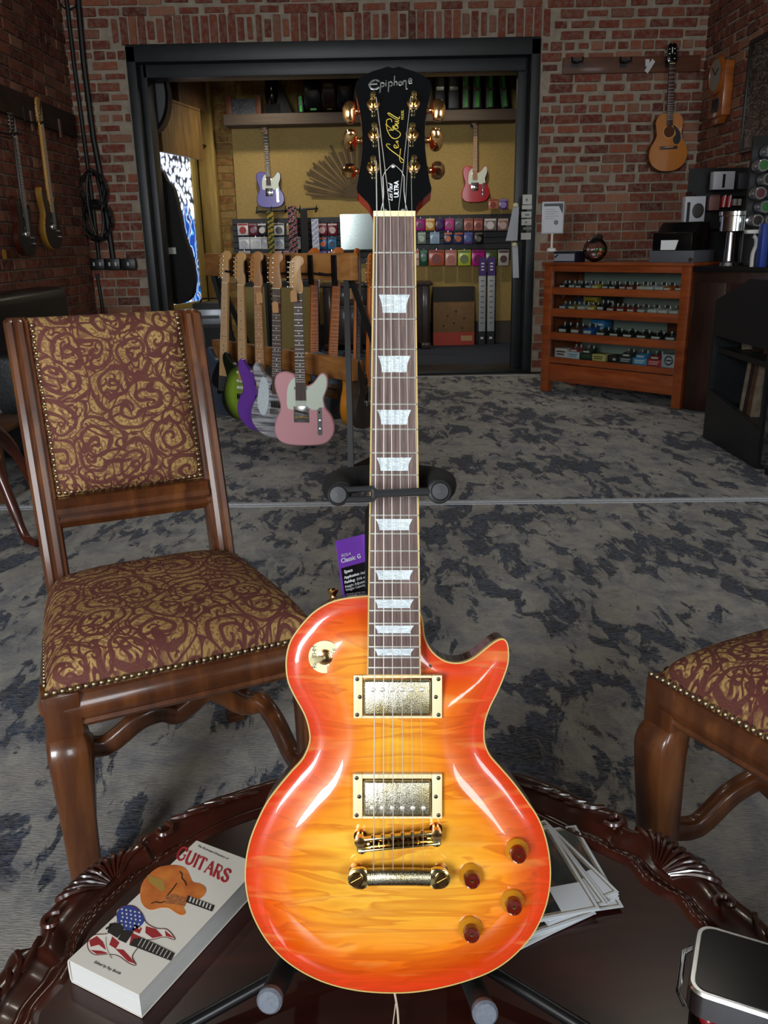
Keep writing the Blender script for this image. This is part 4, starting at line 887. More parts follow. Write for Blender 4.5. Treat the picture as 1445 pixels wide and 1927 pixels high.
for s_ in ([(872,414),(884,426),(884,446),(898,462),(906,482)], [(734,570),(756,562),(780,566),(802,558)]): strokes([[bz(*p) for p in s_]], T(0, 0, BH+.0005), .0009).obj('printed_soundhole', pm('black', '#1a1718'), cov)
strokes([[bz(*p) for p in ((858, 472), (838, 500), (812, 532))]], T(0, 0, BH+.0005), .0010).obj('printed_bridge', pm('black', '#1a1718'), cov)
FLAG = [(602,580),(650,582),(688,616),(712,664),(760,690),(812,696),(850,744),(800,732),(752,742),(700,752),(660,796),(642,830),(660,868),(625,858),(572,822),(520,816),(462,818),(430,792),(428,752),(460,722),(520,716),(556,690),(570,650),(566,606)]
flat(FLAG, 'printed_flag_guitar', pm('flagwhite', '#e9e4da'), sm=3)
RED = pm('flagred', '#9c2026'); strokes([[bz(*p) for p in FLAG+FLAG[:1]]], T(0, 0, BH+.0004), .0006).obj('printed_outline', pm('outline', '#5a1a1c'), cov); BLUE = pm('flagblue', '#2a3f8c')
flat([(602,582),(650,584),(686,617),(704,652),(668,690),(620,704),(575,665),(568,612)], 'printed_star_field', BLUE, .0004, sm=2)
for st_ in ([(655,672),(690,690),(678,716),(640,700)], [(708,680),(758,694),(790,728),(740,738),(705,712)], [(800,700),(846,738),(805,728)], [(640,712),(690,735),(664,782),(628,770)], [(560,790),(600,795),(636,835),(655,862),(620,850)], [(545,730),(580,760),(562,790),(530,770)], [(432,750),(470,728),(500,756),(520,800),(480,770),(440,780)], [(440,796),(490,800),(530,812),(470,816)]):
    flat(st_, 'printed_stripe', RED, .0004)
for i in range(5):
    for j in range(5):
        cx_, cy_ = 592+i*21+j*2-(8 if j > 2 else 0), 598+j*19+i*4
        if cx_ < 690-(abs(j-2)*5): flat([(cx_+(6 if k % 2 == 0 else 2.6)*math.cos(-PI/2+k*PI/5), cy_+(6 if k % 2 == 0 else 2.6)*math.sin(-PI/2+k*PI/5)) for k in range(10)], 'printed_star', pm('flagwhite', '#e9e4da'), .0006)
flat([(690,735),(848,812),(830,848),(655,780),(628,772),(648,742)], 'printed_neck', pm('black', '#1a1718'), .0006)
for k in range(9): f0 = k/9; flat([(690+f0*156, 738+f0*76), (693+f0*156, 740+f0*76), (672+f0*158, 778+f0*68), (669+f0*158, 776+f0*68)], 'printed_fret', pm('silver', '#c9c5bd'), .0008)
for pl_ in ([(532,668),(582,664),(604,690),(570,738),(522,708)], [(596,698),(650,706),(612,762),(572,744)], [(512,690),(556,662),(560,668),(516,698)]): flat(pl_, 'printed_hardware', pm('black', '#1a1718'), .0006)
strokes([[bz(*p) for p in ((512, 735), (514, 780), (526, 815), (538, 840))]], T(0, 0, BH+.0008), .0008).obj('printed_arm', pm('silver', '#c9c5bd'), cov)
# title in serif capitals
LET = {'G': [[(92,20),(78,6),(55,0),(25,8),(8,30),(8,60),(25,88),(55,97),(80,92),(92,78)],[(92,20),(92,45)],[(70,45),(105,45)],[(92,96),(92,72)]],
 'U': [[(15,100),(15,30),(28,6),(50,0),(72,6),(85,30),(85,100)],[(2,100),(30,100)],[(72,100),(98,100)]], 'I': [[(22,0),(22,100)],[(8,0),(36,0)],[(8,100),(36,100)]],
 'T': [[(45,0),(45,100)],[(5,100),(85,100)],[(5,100),(5,82)],[(85,100),(85,82)],[(30,0),(60,0)]], 'A': [[(8,0),(50,100)],[(50,100),(92,0)],[(25,38),(76,38)],[(0,0),(22,0)],[(78,0),(102,0)]],
 'R': [[(18,0),(18,100)],[(18,98),(55,98),(75,88),(75,62),(55,50),(18,50)],[(50,50),(65,20),(80,2),(95,2)],[(5,0),(32,0)],[(5,100),(20,100)]], 'S': [[(75,78),(70,92),(45,99),(18,90),(14,72),(30,58),(58,46),(74,30),(68,8),(42,0),(18,6),(8,24)],[(75,78),(76,98)],[(8,24),(8,2)]]}
M_TITLE = pm('titlered', '#a8202a'); a_, b_, c_ = Vector(bz(852, 348)), Vector(bz(1112, 474)), Vector(bz(878, 294))
xd = (b_-a_)/6.35; yd = (c_-a_); cur = 0.0
for ch_ in 'GUITARS':
    wd = {'I': .42, 'G': 1.08}.get(ch_, .98); big = 1.12 if ch_ == 'G' else 1
    ln = [[((a_+xd*(cur+p[0]/108*(.98 if ch_ != 'I' else 1))+yd*(p[1]/100*big)).x, (a_+xd*(cur+p[0]/108*(.98 if ch_ != 'I' else 1))+yd*(p[1]/100*big)).y) for p in s_] for s_ in LET[ch_]]
    mb = MB()
    for i, s_ in enumerate(ln):
        rr2 = .0018 if (i == 0 and ch_ != 'A') or (ch_ == 'A' and i == 1) or (ch_ == 'R' and i == 2) else .0010
        b2 = strokes([s_], T(0, 0, BH+.0004), rr2); mb.add(b2.v, b2.f)
    mb.obj('title_letter', M_TITLE, cov); cur += wd*.985
def btext(body, x0, y0, x1, y1, m, name='cover_lettering', shear=0, bold=0):
    p0, p1 = Vector(bz(x0, y0)), Vector(bz(x1, y1)); me = text_mesh(name, body, 1.0, m, .0, shear=shear, bold=bold)
    wid = max(v.co.x for v in me.vertices); s_ = (p1-p0).length/wid; a = math.atan2(p1.y-p0.y, p1.x-p0.x)
    inst(name, me, cov, T(p0.x, p0.y, BH+.0003) @ RZ(a) @ Matrix.Scale(s_, 4))
M_INK = pm('black', '#1a1718')
btext('The Illustrated Directory of', 955, 290, 1106, 356, M_INK, bold=.02, shear=.1); btext('Edited by Ray Bonds', 454, 856, 582, 914, M_INK, bold=.02, shear=.1)
# ================================================================ FLYER CARDS
def cz(x, y): return 940+x/2.861, 1420+y/2.861
M_CARDW = mat('card_white', '#d3d8dd', .35); M_CARDB = mat('card_edge_grey', '#b9bec6', .6)
def photo_print():
    t = NT('dark_flyer_picture'); f = t.noise(t.coord(scale=(30, 18, 1)), 1, 4, .6, 1.0)
    return t.set(col=t.ramp(f, [(.4, '#15110f'), (.55, '#1f2b2c'), (.64, '#5a3418'), (.72, '#93602c')]), rough=.25)
M_FLY = photo_print(); M_FLYB = mat('flyer_brown_border', '#6a5a45', .4, col2='#a39a88', scale=60)
FW_, FL_ = .112, .165
# (bottom-right corner pixel, angle of the short edge in degrees, height index)
cards = [((470, 872), 27, 0), ((500, 866), 25, 1), ((480, 870), 22, 2), ((520, 858), 19, 3), ((667, 822), 7, 4), ((644, 772), 22, 5), ((643, 756), 23, 6), ((642, 742), 23, 7), ((592, 800), 15, 8), ((578, 806), 14, 9), ((545, 836), 11, 10), ((540, 832), 10, 11)]
for i, (bp, an, k) in enumerate(cards):
    z = TZ+.0026+k*.0011; p = onz(*cz(*bp), z); ax_ = R_(an+2)
    Mx = T(p.x, p.y, z) @ RZ(ax_)
    where = {11: 'topmost flyer of the fanned stack beside the sunburst guitar', 7: 'upper right flyer sliding out of the fanned stack on the table', 4: 'flyer whose corner reaches farthest right in the fanned stack'}.get(i)
    c = thing('flyer', where or '%s flyer from the bottom of the fanned stack beside the guitar' % ['lowest', 'second', 'third', 'fourth', 'fifth', 'sixth', 'seventh', 'eighth', 'ninth', 'tenth', 'eleventh', 'top'][i], 'flyer', Mx, 'fanned stack of flyers')
    MB().box(-FW_, 0, 0, FL_, 0, .0009).obj('card', M_CARDW, c, smooth=0)
    MB().box(-FW_+.004, -.004, .004, FL_-.004, .0009, .00098).obj('printed_border', M_FLYB, c, smooth=0)
    MB().box(-FW_+.008, -.008, .008, FL_-.008, .00098, .00106).obj('picture', M_FLY, c, smooth=0)
    MB().box(-.05, -.006, .006, .05, .00106, .00114).obj('white_panel', M_CARDW, c, smooth=0)
# ================================================================ TIN
tz_ = .455; pTL, pBL, pR = onz(1312, 1733, tz_), onz(1304, 1862, tz_), onz(1445, 1772, tz_)
tx = (pR-pTL).normalized(); tnM = frame(Vector((pTL.x, pTL.y, TZ+.002)), x=tx, y=Vector((-tx.y, tx.x, 0))); tn = thing('storage_tin', 'square canister with a tinted black lid and steel rim at the table corner', 'canister', tnM)
dl = -(tnM.inverted() @ pBL).y; Hh = tz_-TZ-.002; wd_ = .17; dl = max(dl, .1)
def rrect(x0, x1, y0, y1, r, n=5):
    P = []
    for cx_, cy_, a0 in ((x1-r, y1-r, 0), (x0+r, y1-r, 90), (x0+r, y0+r, 180), (x1-r, y0+r, 270)):
        P += [(cx_+r*math.cos(R_(a0+90*i/n)), cy_+r*math.sin(R_(a0+90*i/n))) for i in range(n+1)]
    return P
MB().prism(rrect(.004, wd_-.004, -dl+.004, -.004, .014), .003, Hh-.03).obj('clear_body', mat('clear_plastic', '#e8e6ea', .05, trans=1.0), tn, smooth=50)
rngt = random.Random(4)
for k in range(46):
    x_, y_, z_ = rngt.uniform(.018, wd_-.018), rngt.uniform(-dl+.018, -.018), rngt.uniform(.014, Hh-.045)
    MB().ball((x_, y_, z_), .011, (1, 1, .8), 10, 6).obj('sweet', mat('sweet_%d' % (k % 4), ['#8e1722', '#5a0f16', '#d8cfc8', '#3a2a26'][k % 4], .25), tn)
MB().prism(rrect(0, wd_, -dl, 0, .017), Hh-.03, Hh-.003).prism(rrect(0, wd_, -dl, 0, .017), Hh-.003, Hh, top=rrect(.002, wd_-.002, -dl+.002, -.002, .016)).obj('lid_rim', mat('brushed_steel', '#b4b8bc', .25, 1), tn, smooth=40)
MB().prism(rrect(.006, wd_-.006, -dl+.006, -.006, .013), Hh-.001, Hh+.001).obj('lid_panel', mat('tinted_black_glass', '#0b0a0a', .2, spec=.3), tn, smooth=40)
MB().tube([(-.001, -dl*.28, Hh-.012), (-.009, -dl*.3, Hh-.02), (-.010, -dl*.35, Hh-.07), (-.002, -dl*.36, Hh-.085)], .003, 8).obj('side_clip', MATS['clear_plastic'], tn)
# ================================================================ OTHER GUITARS
TELE = [(p[0]*.706e-3, (1845-p[1])*.706e-3) for p in [(q[0]-812, q[1]) for q in [(735,1288),(690,1280),(642,1293),(616,1330),(612,1390),(626,1450),(646,1510),(650,1550),(640,1590),(615,1640),(598,1710),(606,1770),(640,1815),(700,1838),(800,1845),(900,1842),(980,1828),(1030,1790),(1058,1730),(1055,1660),(1030,1600),(1000,1560),(985,1510),(985,1470),(1000,1430),(1015,1380),(1015,1320),(992,1290),(962,1290),(935,1322),(905,1360),(872,1380),(850,1385),(775,1385),(772,1310)]]]
STRAT = [(a/1000, b/1000) for a, b in [(0,0),(-60,6),(-115,35),(-150,85),(-156,140),(-140,190),(-120,225),(-116,255),(-126,300),(-140,345),(-142,385),(-128,408),(-112,402),(-95,372),(-70,343),(-42,328),(-28,327),(28,322),(45,320),(70,327),(92,345),(108,362),(122,358),(130,335),(124,300),(112,262),(110,230),(122,195),(145,150),(153,105),(140,55),(95,18),(45,3)]]
M_MAPLE = mat('roasted_maple', '#b5814e', .4, col2='#a06c3c', scale=30, stretch=(4, .4, 1)); M_MAPLEL = mat('pale_maple', '#c9a06a', .4, col2='#bd8f58', scale=30, stretch=(4, .4, 1))
M_ROSED = mat('dark_rosewood', '#3a2622', .5, col2='#4a332d', scale=40, stretch=(4, .3, 1)); M_CHROME = mat('chrome', '#d8dadc', .15, 1); M_WHITEP = mat('white_pickguard', '#dfe6dc', .35); M_BLKHW = mat('black_hardware', '#161616', .35, .3)
M_DOT = mat('pearl_dot', '#e3e3dc', .3); M_DOTB = mat('black_dot', '#1c1512', .4)
def body_mat(name, c1, c2=None, edge=None, rough=.22, flame=False):
    if name in MATS: return MATS[name]
    t = NT(name)
    if flame:
        f = t.noise(t.coord(scale=(4, 70, 1)), 1, 3, .6, .8); col = t.ramp(f, [(.35, c1), (.62, c2)])
    else: col = lin(c1)
    if edge:
        v = t.coord(scale=(1/.2, 1/.26, 0), loc=(0, -.17/.26, 0)); ln = t.n.new('ShaderNodeVectorMath'); ln.operation = 'LENGTH'; t.l.new(v, ln.inputs[0])
        col = t.mix(t.ramp(ln.outputs['Value'], [(.42, (0, 0, 0, 1)), (.68, (1, 1, 1, 1))]), col if flame else c1, edge)
    MATS[name] = t.set(col=col, rough=rough+.08, coat=.2, coatr=.08); return MATS[name]
def egtr(label, M, outline, bm_, neck=None, board=None, hs=None, guard=None, guardp=None, hw=None, dots=None, pickups='sss', bind=None, tuner_side=-1, group='electric guitars on the rack', face=None, simple=False):
    neck = neck or M_MAPLE; board = board or neck; hs = hs or neck; hw = hw or M_CHROME; dots = dots or (M_DOTB if board is neck else M_DOT)
    g = thing('electric_guitar', label, 'guitar', M, group)
    O = smooth_poly([(a, b, 0) for a, b in outline], 3); O2 = [(p.x, p.y) for p in O]
    ar = sum(O[i].x*O[(i+1) % len(O)].y-O[(i+1) % len(O)].x*O[i].y for i in range(len(O)))
    if ar < 0: O = O[::-1]
    In = [(p.x, p.y) for p in offset_poly(O, .006)]; O2 = [(p.x, p.y) for p in O]
    MB().prism(In, -.045, -.039, top=O2).prism(O2, -.039, -.006).prism(O2, -.006, 0, top=In).obj('body', bm_, g, smooth=40)
    nb_ = .325; nut = .805
    MB().prism([(-.0275, nb_-.04), (.0275, nb_-.04), (.021, nut), (-.021, nut)], -.012, .006).obj('neck', neck, g, bevel=.004)
    MB().prism([(-.028, nb_-.075), (.028, nb_-.075), (.0215, nut), (-.0215, nut)], .006, .011).obj('fretboard', board, g, smooth=0)
    SLg = .648; fr = MB(); br_y = nut-SLg
    for n in range(1, 22):
        y = nut-SLg*(1-2**(-n/12)); h = .0213+.0065*(nut-y)/(nut-nb_+.075); fr.box(-h, h, y-.0011, y+.0011, .0105, .0122)
    o = fr.obj('fret', M_NICK, g, smooth=0); o['kind'] = 'stuff'
    for n in (3, 5, 7, 9, 12, 15, 17, 19):
        y = nut-SLg*(1-2**(-(n-.5)/12))
        for x in ((-.011, .011) if n == 12 else (0,)): MB().cyl((x, y, .0105), (x, y, .0116), .0033, n=10).obj('dot_inlay', dots, g)
    MB().box(-.0215, .0215, nut, nut+.004, .006, .0135).obj('nut', M_CREAM, g, smooth=0)
    s = tuner_side
    hp_ = smooth_poly([(-.021, nut, 0), (-.024, nut+.018, 0), (-.038, nut+.03, 0), (-.044, nut+.06, 0), (-.040, nut+.14, 0), (-.030, nut+.165, 0), (-.006, nut+.184, 0), (.02, nut+.182, 0), (.034, nut+.166, 0), (.032, nut+.145, 0), (.018, nut+.128, 0), (.018, nut+.08, 0), (.026, nut+.04, 0), (.021, nut, 0)], 3)
    MB().prism([(p.x*-s, p.y) for p in hp_], -.010, .004).obj('headstock', hs, g, bevel=.0015)
    for k in range(6):
        y = nut+.03+k*.0245; x = s*(.030-.003*k*.3)
        t_ = MB().lathe([(.0048, .004), (.0048, .006), (.003, .007), (.003, .015), (0, .0155)], 10, T(x+(-s)*.004, y, 0)).obj('tuner', hw, g)
        MB().tube([(x+s*.006, y, -.003), (x+s*.02, y, -.003)], .0022, 6).ball((x+s*.024, y, -.003), .0062, (1, .9, .7), 10, 6).obj('button', hw, t_)
    if guardp is None and guard is not None:
        guardp = [(-.09, .20), (-.075, .27), (-.05, .325), (-.03, .335), (-.028, .31), (.028, .31), (.05, .315), (.085, .345), (.1, .335), (.098, .29), (.088, .25), (.10, .19), (.115, .14), (.09, .10), (.05, .11), (.045, .17), (-.045, .165)]
    if guard is not None:
        MB().prism([(p.x, p.y) for p in smooth_poly([(a, b, 0) for a, b in guardp], 2)], .0002, .0026).obj('pickguard', guard, g, smooth=0)
    by = br_y
    if pickups == 'sss':
        for y in (by+.05, by+.09, by+.14):
            p_ = MB().prism(rrect(-.041, .041, y-.008, y+.008, .0075), 0, .0075).obj('pickup', M_WHITEP if guard is not M_BLKHW else M_BLKHW, g)
        MB().box(-.042, .042, by-.025, by+.012, 0, .007).obj('bridge', hw, g, bevel=.002)
        for (x, y) in ((.075, .11), (.095, .075), (.115, .04)): MB().lathe([(.012, .001), (.0105, .012), (0, .0125)], 14, T(x*.85, y+.03, 0)).obj('control_knob', M_WHITEP, g)
    elif pickups == 'tele':
        MB().box(-.042, .042, by-.028, by+.06, 0, .003).obj('bridge_plate', hw, g, bevel=.001)
        MB().cbox((0, by+.03, .005), .07, .012, .01, RZ(R_(-14)) if False else None).obj('pickup', M_BLKHW, g, bevel=.002, M=T(0, by+.03, 0) @ RZ(R_(-12)) @ T(0, -by-.03, 0))
        for k in range(3): MB().tube([(-.026+k*.026-.010, by, .006), (-.026+k*.026+.010, by, .006)], .0042, 8).obj('saddle', mat('brass', '#c2a050', .3, 1), g)
        MB().prism(rrect(-.036, .036, by+.150, by+.166, .007), .002, .008).obj('pickup', hw, g)
        cp = MB().prism(rrect(.085, .111, .06, .215, .012), 0, .0022).obj('control_plate', hw, g)
        for y in (.09, .135): MB().lathe([(.0088, .001), (.0085, .013), (0, .0135)], 16, T(.098, y, 0)).obj('control_knob', hw, cp)
        MB().cyl((.098, .19, 0), (.098, .186, .014), .0036, n=8).obj('switch_tip', M_BLKHW, cp)
    elif pickups == 'hh':
        for y in (by+.035, by+.125): MB().box(-.036, .036, y-.018, y+.018, 0, .007).obj('pickup', M_BLKHW, g, bevel=.002)
        MB().box(-.04, .04, by-.02, by+.012, 0, .009).obj('bridge', hw, g, bevel=.002)
        for (x, y) in ((.085, .13), (.1, .09)): MB().lathe([(.0095, .001), (.0085, .014), (0, .0145)], 14, T(x, y, 0)).obj('control_knob', hw, g)
    mbs = MB()
    for k in range(6): mbs.tube([(-.0175+k*.007, nut+.03+(k*.02 if s < 0 else k*.02), .012), (-.0175+k*.007, nut+.003, .0145), (-.026+k*.0104, by, .0135)], .0006, 4)
    o = mbs.obj('strings', M_STEEL, g); o['kind'] = 'stuff'
    return g
def gplace(head, bottom, Y, yaw=0, Yh=None, pitch=0):
    """stand a guitar between a body-bottom pixel and a head pixel at a given distance"""
    b = ony(*bottom, Y); h = ony(*head, Y if Yh is None else Yh); L = (h-b).length/.99
    z = Vector((math.sin(yaw), -math.cos(yaw), 0)); m = frame(b, y=(h-b), z=z); return m @ Matrix.Scale(L, 4)
TG_GUARD = [(p[0]*.706e-3, (1845-p[1])*.706e-3) for p in [(q[0]-812, q[1]) for q in [(772,1320),(735,1350),(712,1400),(704,1470),(708,1555),(770,1562),(772,1545),(880,1548),(884,1562),(935,1562),(950,1545),(970,1545),(985,1540),(978,1500),(978,1465),(995,1425),(1008,1380),(1008,1325),(990,1296),(966,1297),(940,1328),(908,1366),(875,1386),(850,1390),(775,1390)]]]
egtr('shell pink single-cut electric guitar with mint white pickguard, nearest on the rack', gplace((559, 481), (569, 839), 4.68, R_(-4)), TELE, body_mat('shell_pink', '#d59aa2', rough=.3), neck=M_MAPLEL, board=M_ROSED, guard=mat('mint_pickguard', '#d9e2d3', .4), guardp=TG_GUARD, pickups='tele')
egtr('silver grey flame-top electric guitar with pearl pickguard just behind the pink one', gplace((521, 474), (522, 826), 4.86, R_(-14)), STRAT, body_mat('silver_flame', '#4e5057', '#b9b8bf', flame=True), neck=M_MAPLE, board=M_ROSED, guard=M_PEARL, guardp=[(-.115, .2), (-.1, .3), (-.08, .34), (-.05, .30), (-.05, .2), (-.07, .13), (-.1, .14)], pickups='hh')
egtr('purple double-cutaway electric guitar with roasted neck and gold tuners', gplace((484, 473), (494, 813), 5.02, R_(-18)), STRAT, body_mat('purple_lacquer', '#6b3aa0'), neck=M_MAPLE, hw=M_GOLD, dots=M_DOT, pickups='hh')
egtr('green burst double-cutaway electric guitar with pale maple neck', gplace((453, 474), (459, 793), 5.25, R_(-22)), STRAT, body_mat('green_burst', '#7f9a2e', edge='#10140a'), neck=M_MAPLEL, pickups='sss')
egtr('charcoal navy double-cutaway electric guitar farthest along the rack', gplace((426, 472), (420, 782), 5.45, R_(-25)), STRAT, body_mat('charcoal_navy', '#343b49'), neck=M_MAPLEL, guard=M_BLKHW, pickups='sss')
egtr('amber yellow electric guitar seen edge-on behind the black rack post', gplace((672, 467), (670, 800), 4.98, R_(72)), STRAT, body_mat('amber_lacquer', '#c47a16'), neck=mat('orange_maple', '#b8621c', .4), board=M_ROSED, hw=M_BLKHW, pickups='hh')
egtr('dark metallic brown electric guitar beside the sunburst guitar neck', gplace((699, 476), (692, 806), 4.9, R_(64)), STRAT, body_mat('metallic_brown', '#3c322a', rough=.3), neck=mat('orange_maple', '#b8621c', .4), pickups='hh')
egtr('slate blue single-cut electric guitar hung on the back of the rack', gplace((636, 465), (620, 790), 5.1, R_(20)), TELE, body_mat('slate_blue', '#5f7385', rough=.35), neck=mat('orange_maple', '#b8621c', .4), pickups='tele')
egtr('orange burst electric guitar half hidden behind the pink one', gplace((591, 466), (590, 780), 5.3, R_(25)), STRAT, body_mat('orange_burst', '#d8861c', edge='#7a2c0a'), neck=mat('orange_maple', '#b8621c', .4), pickups='hh')
# hanging brown price tags
for i, (px, py, Y, lb) in enumerate(((512, 722/4.014+380, 4.98, 'purple'), (518, 795/4.014+380, 4.82, 'silver flame'), (552.5, 710/4.014+380, 4.66, 'pink'), (663, 690/4.014+380, 4.95, 'amber'))):
    if i == 0: px = 488
    p = ony(px, py, Y-.05); a = MB().prism([(-.017, -.03), (.017, -.03), (.017, .02), (.008, .03), (-.008, .03), (-.017, .02)], -.0008, .0008).tube([(0, .025, 0), (.002, .07, .006)], .0008, 4).obj('price_tag', mat('kraft_tag', '#b98a5c', .8), None, smooth=0)
    a.matrix_world = frame(p, x=Vector((1, 0, 0)), y=Vector((0, 0, 1))); tag(a, 'small brown price tag on the neck of the %s guitar' % lb, 'tag', 'kraft price tags on rack guitars')
# ---- rack
M_RACKW = woodmat('rack_oak', '#8a5a30', '#a8713c', '#bd8950', .2, .5, (4, 4, 14)); M_RACKB = mat('rack_black_steel', '#101112', .4)
ra, rb = ony(655, 497, 4.72), ony(392, 497, 5.9); ra.z = 1.05; rb.z = 1.05; rdir = (rb-ra); rl = rdir.length; rdir.z = 0
RM = frame(Vector((ra.x, ra.y, 0)), x=rdir, y=Vector((-rdir.y, rdir.x, 0)))
rack = thing('guitar_rack', 'oak and black steel guitar rack holding the row of electric guitars', 'guitar rack', RM)
MB().box(-.06, rl, -.02, .03, .99, 1.13).obj('top_beam', M_RACKW, rack, bevel=.004); MB().box(-.02, rl, -.03, .02, .45, .57).obj('lower_beam', M_RACKW, rack, bevel=.004)
for x in (.02, rl-.05):
    foot = RM.inverted() @ onz(661, 892, 0) if x < .1 else Vector((x, -.25, 0))
    MB().tube([(x, .0, 1.0), (foot.x, foot.y, .03)], .021, 4).obj('leg', M_RACKB, rack)
    MB().tube([(x, -.03, 1.0), (x+.03, -.46, .03)], .021, 4).obj('leg', M_RACKB, rack)
    MB().tube([(foot.x, foot.y, .024), (x+.03, -.46, .024)], .02, 4).obj('foot_bar', M_RACKB, rack)
for i, x in enumerate((.08, .3, .52, .78, 1.0)):
    h = MB().box(x-.02, x+.02, .028, .04, .96, 1.12).obj('hanger', M_RACKB, rack)
    MB().tube([(x-.03, .16, 1.03), (x-.03, .1, 1.02), (x, .06, 1.02), (x, .03, 1.02)], .007, 8).tube([(x+.03, .16, 1.03), (x+.03, .1, 1.02), (x, .06, 1.02)], .007, 8).obj('hanger_fork', M_RACKB, h)
# ================================================================ BACK ROOM
def pbox(x0, y0, x1, y1, Y):
    a, b = ony(x0, y0, Y), ony(x1, y1, Y); return min(a.x, b.x), max(a.x, b.x), min(a.z, b.z), max(a.z, b.z)
egtr('purple single-cut electric guitar with white pickguard hung on the tan panel', gplace((498, 219), (508, 391), Y2-.13, 0), TELE, body_mat('violet_lacquer', '#44309a'), neck=M_MAPLE, board=M_ROSED, guard=mat('mint_pickguard'), guardp=TG_GUARD, pickups='tele', group='guitars hung on the tan panel')
egtr('red single-cut electric guitar with white pickguard hung on the tan panel', gplace((895, 206), (893, 381), Y2-.13, 0), TELE, body_mat('fiesta_red', '#b01822'), neck=M_MAPLE, guard=mat('mint_pickguard'), guardp=TG_GUARD, pickups='tele', group='guitars hung on the tan panel')
# wall hooks carrying them
for px, py, lb in ((498, 236, 'purple'), (890, 228, 'red')):
    p = ony(px, py+8, Y2-.05); h = MB().box(-.03, .03, -.012, .0, -.03, .05).tube([(-.03, -.12, .0), (-.03, -.05, 0), (0, -.01, 0)], .008, 6).tube([(.03, -.12, 0), (.03, -.05, 0), (0, -.01, 0)], .008, 6).obj('wall_hook', M_RACKB); h.location = p
    tag(h, 'black wall hook holding the %s guitar on the tan panel' % lb, 'hook', 'wall hooks on the tan panel')
# bamboo fan
fan = thing('wall_fan', 'half-round fan of dark bamboo slats on the tan panel', 'wall decoration', ony(672, 372, Y2-.06)); M_BAM = mat('bamboo_slat', '#4a3822', .7, col2='#6b5432', scale=9); M_BAML = mat('pale_bamboo', '#8a7446', .7)
rf = random.Random(3); fcx = ony(672, 372, Y2-.06)
for k in range(62):
    a = PI*(.02+.96*k/61); L = .60*rf.uniform(.84, 1.05); r0 = .12
    MB().prism([(r0*math.cos(a)-.005*math.sin(a), r0*math.sin(a)+.005*math.cos(a)), (r0*math.cos(a)+.005*math.sin(a), r0*math.sin(a)-.005*math.cos(a)), (L*math.cos(a)+.011*math.sin(a), L*math.sin(a)-.011*math.cos(a)), (L*math.cos(a)-.011*math.sin(a), L*math.sin(a)+.011*math.cos(a))], 0, .006+.004*(k % 3), Matrix(((1, 0, 0, 0), (0, 0, -1, -.004*(k % 2)), (0, 1, 0, 0), (0, 0, 0, 1)))).obj('slat', M_BAM if k % 3 else M_BAML, fan, smooth=0)
MB().prism([(.15*math.cos(PI*i/16), .15*math.sin(PI*i/16)) for i in range(17)], -.001, .02, Matrix(((1, 0, 0, 0), (0, 0, -1, 0), (0, 1, 0, 0), (0, 0, 0, 1)))).obj('fan_base', mat('fan_base_wood', '#55452c', .7), fan, smooth=0)
# shelf with cases
x0, x1, z0, z1 = pbox(423, 235, 972, 208, Y2-.3); z0 = 2.42; z1 = 2.53
sh = MB().box(x0, x1, Y2-.36, Y2-.05, z0, z1).obj('wall_shelf', mat('grey_oak_shelf', '#4f4238', .7, col2='#5f5043', scale=6, stretch=(.4, 3, 6)), None, bevel=.004); tag(sh, 'long grey-brown wooden shelf high above the tan panel', 'shelf')
zs_ = z1+.001
def shelf_item(px0, px1, pyt, name, label, cat, m, kind='case', stripe=None, group='cases on the high shelf', tilt=0):
    Yc = Y2-.22; a = ony(px0, 200, Yc).x; b = ony(px1, 200, Yc).x; h = max(.12, ony((px0+px1)/2, pyt, Yc).z-zs_); t = thing(name, label, cat, T((a+b)/2, Yc, zs_) @ RY(tilt), group); w_ = (b-a)/2
    if kind == 'round': MB().lathe([(.0, -w_), (h*.47, -w_), (h*.5, -w_*.8), (h*.5, w_*.8), (h*.47, w_), (0, w_)], 28, T(0, 0, h*.5) @ RY(PI/2)).obj('shell', m, t); 
    else: MB().box(-w_, w_, -.12, .12, 0, h).obj('shell', m, t, bevel=min(.02, w_*.4), seg=3)
    if stripe: MB().box(-w_*.35, w_*.35, -.1225, -.119, h*.06, h*.95).obj('stripe', stripe, t, smooth=0)
    MB().box(-w_*.6, w_*.6, -.127 if kind != 'round' else -h*.5-.005, -.118 if kind != 'round' else -h*.5+.01, h*.45, h*.53).obj('latch', M_CHROME, t, smooth=0)
    return t
M_CASEB = mat('black_case', '#0e0e10', .4); M_CASEBR = mat('brown_case', '#2a1610', .35); M_GRN = mat('green_stripe', '#3f9a3a', .5); M_GRNL = mat('bright_green', '#36c04a', .45)
shelf_item(561, 574, 182, 'small_case', 'small black case with a bright green front, leftmost of the drum cases', 'case', M_CASEB, stripe=M_GRNL)
shelf_item(575, 607, 140, 'drum_case', 'black round drum case with a thin green stripe on the shelf', 'case', M_CASEB, 'round', M_GRN)
shelf_item(608, 634, 120, 'drum_case', 'tall brown round drum case with a green label on the shelf', 'case', M_CASEBR, 'round', M_GRN)
shelf_item(635, 664, 128, 'drum_case', 'black round drum case with a yellow sticker on the shelf', 'case', M_CASEB, 'round', mat('yellow_sticker', '#b0a23c', .5))
shelf_item(666, 692, 128, 'drum_case', 'dark drum case right behind the sunburst headstock', 'case', M_CASEBR, 'round')
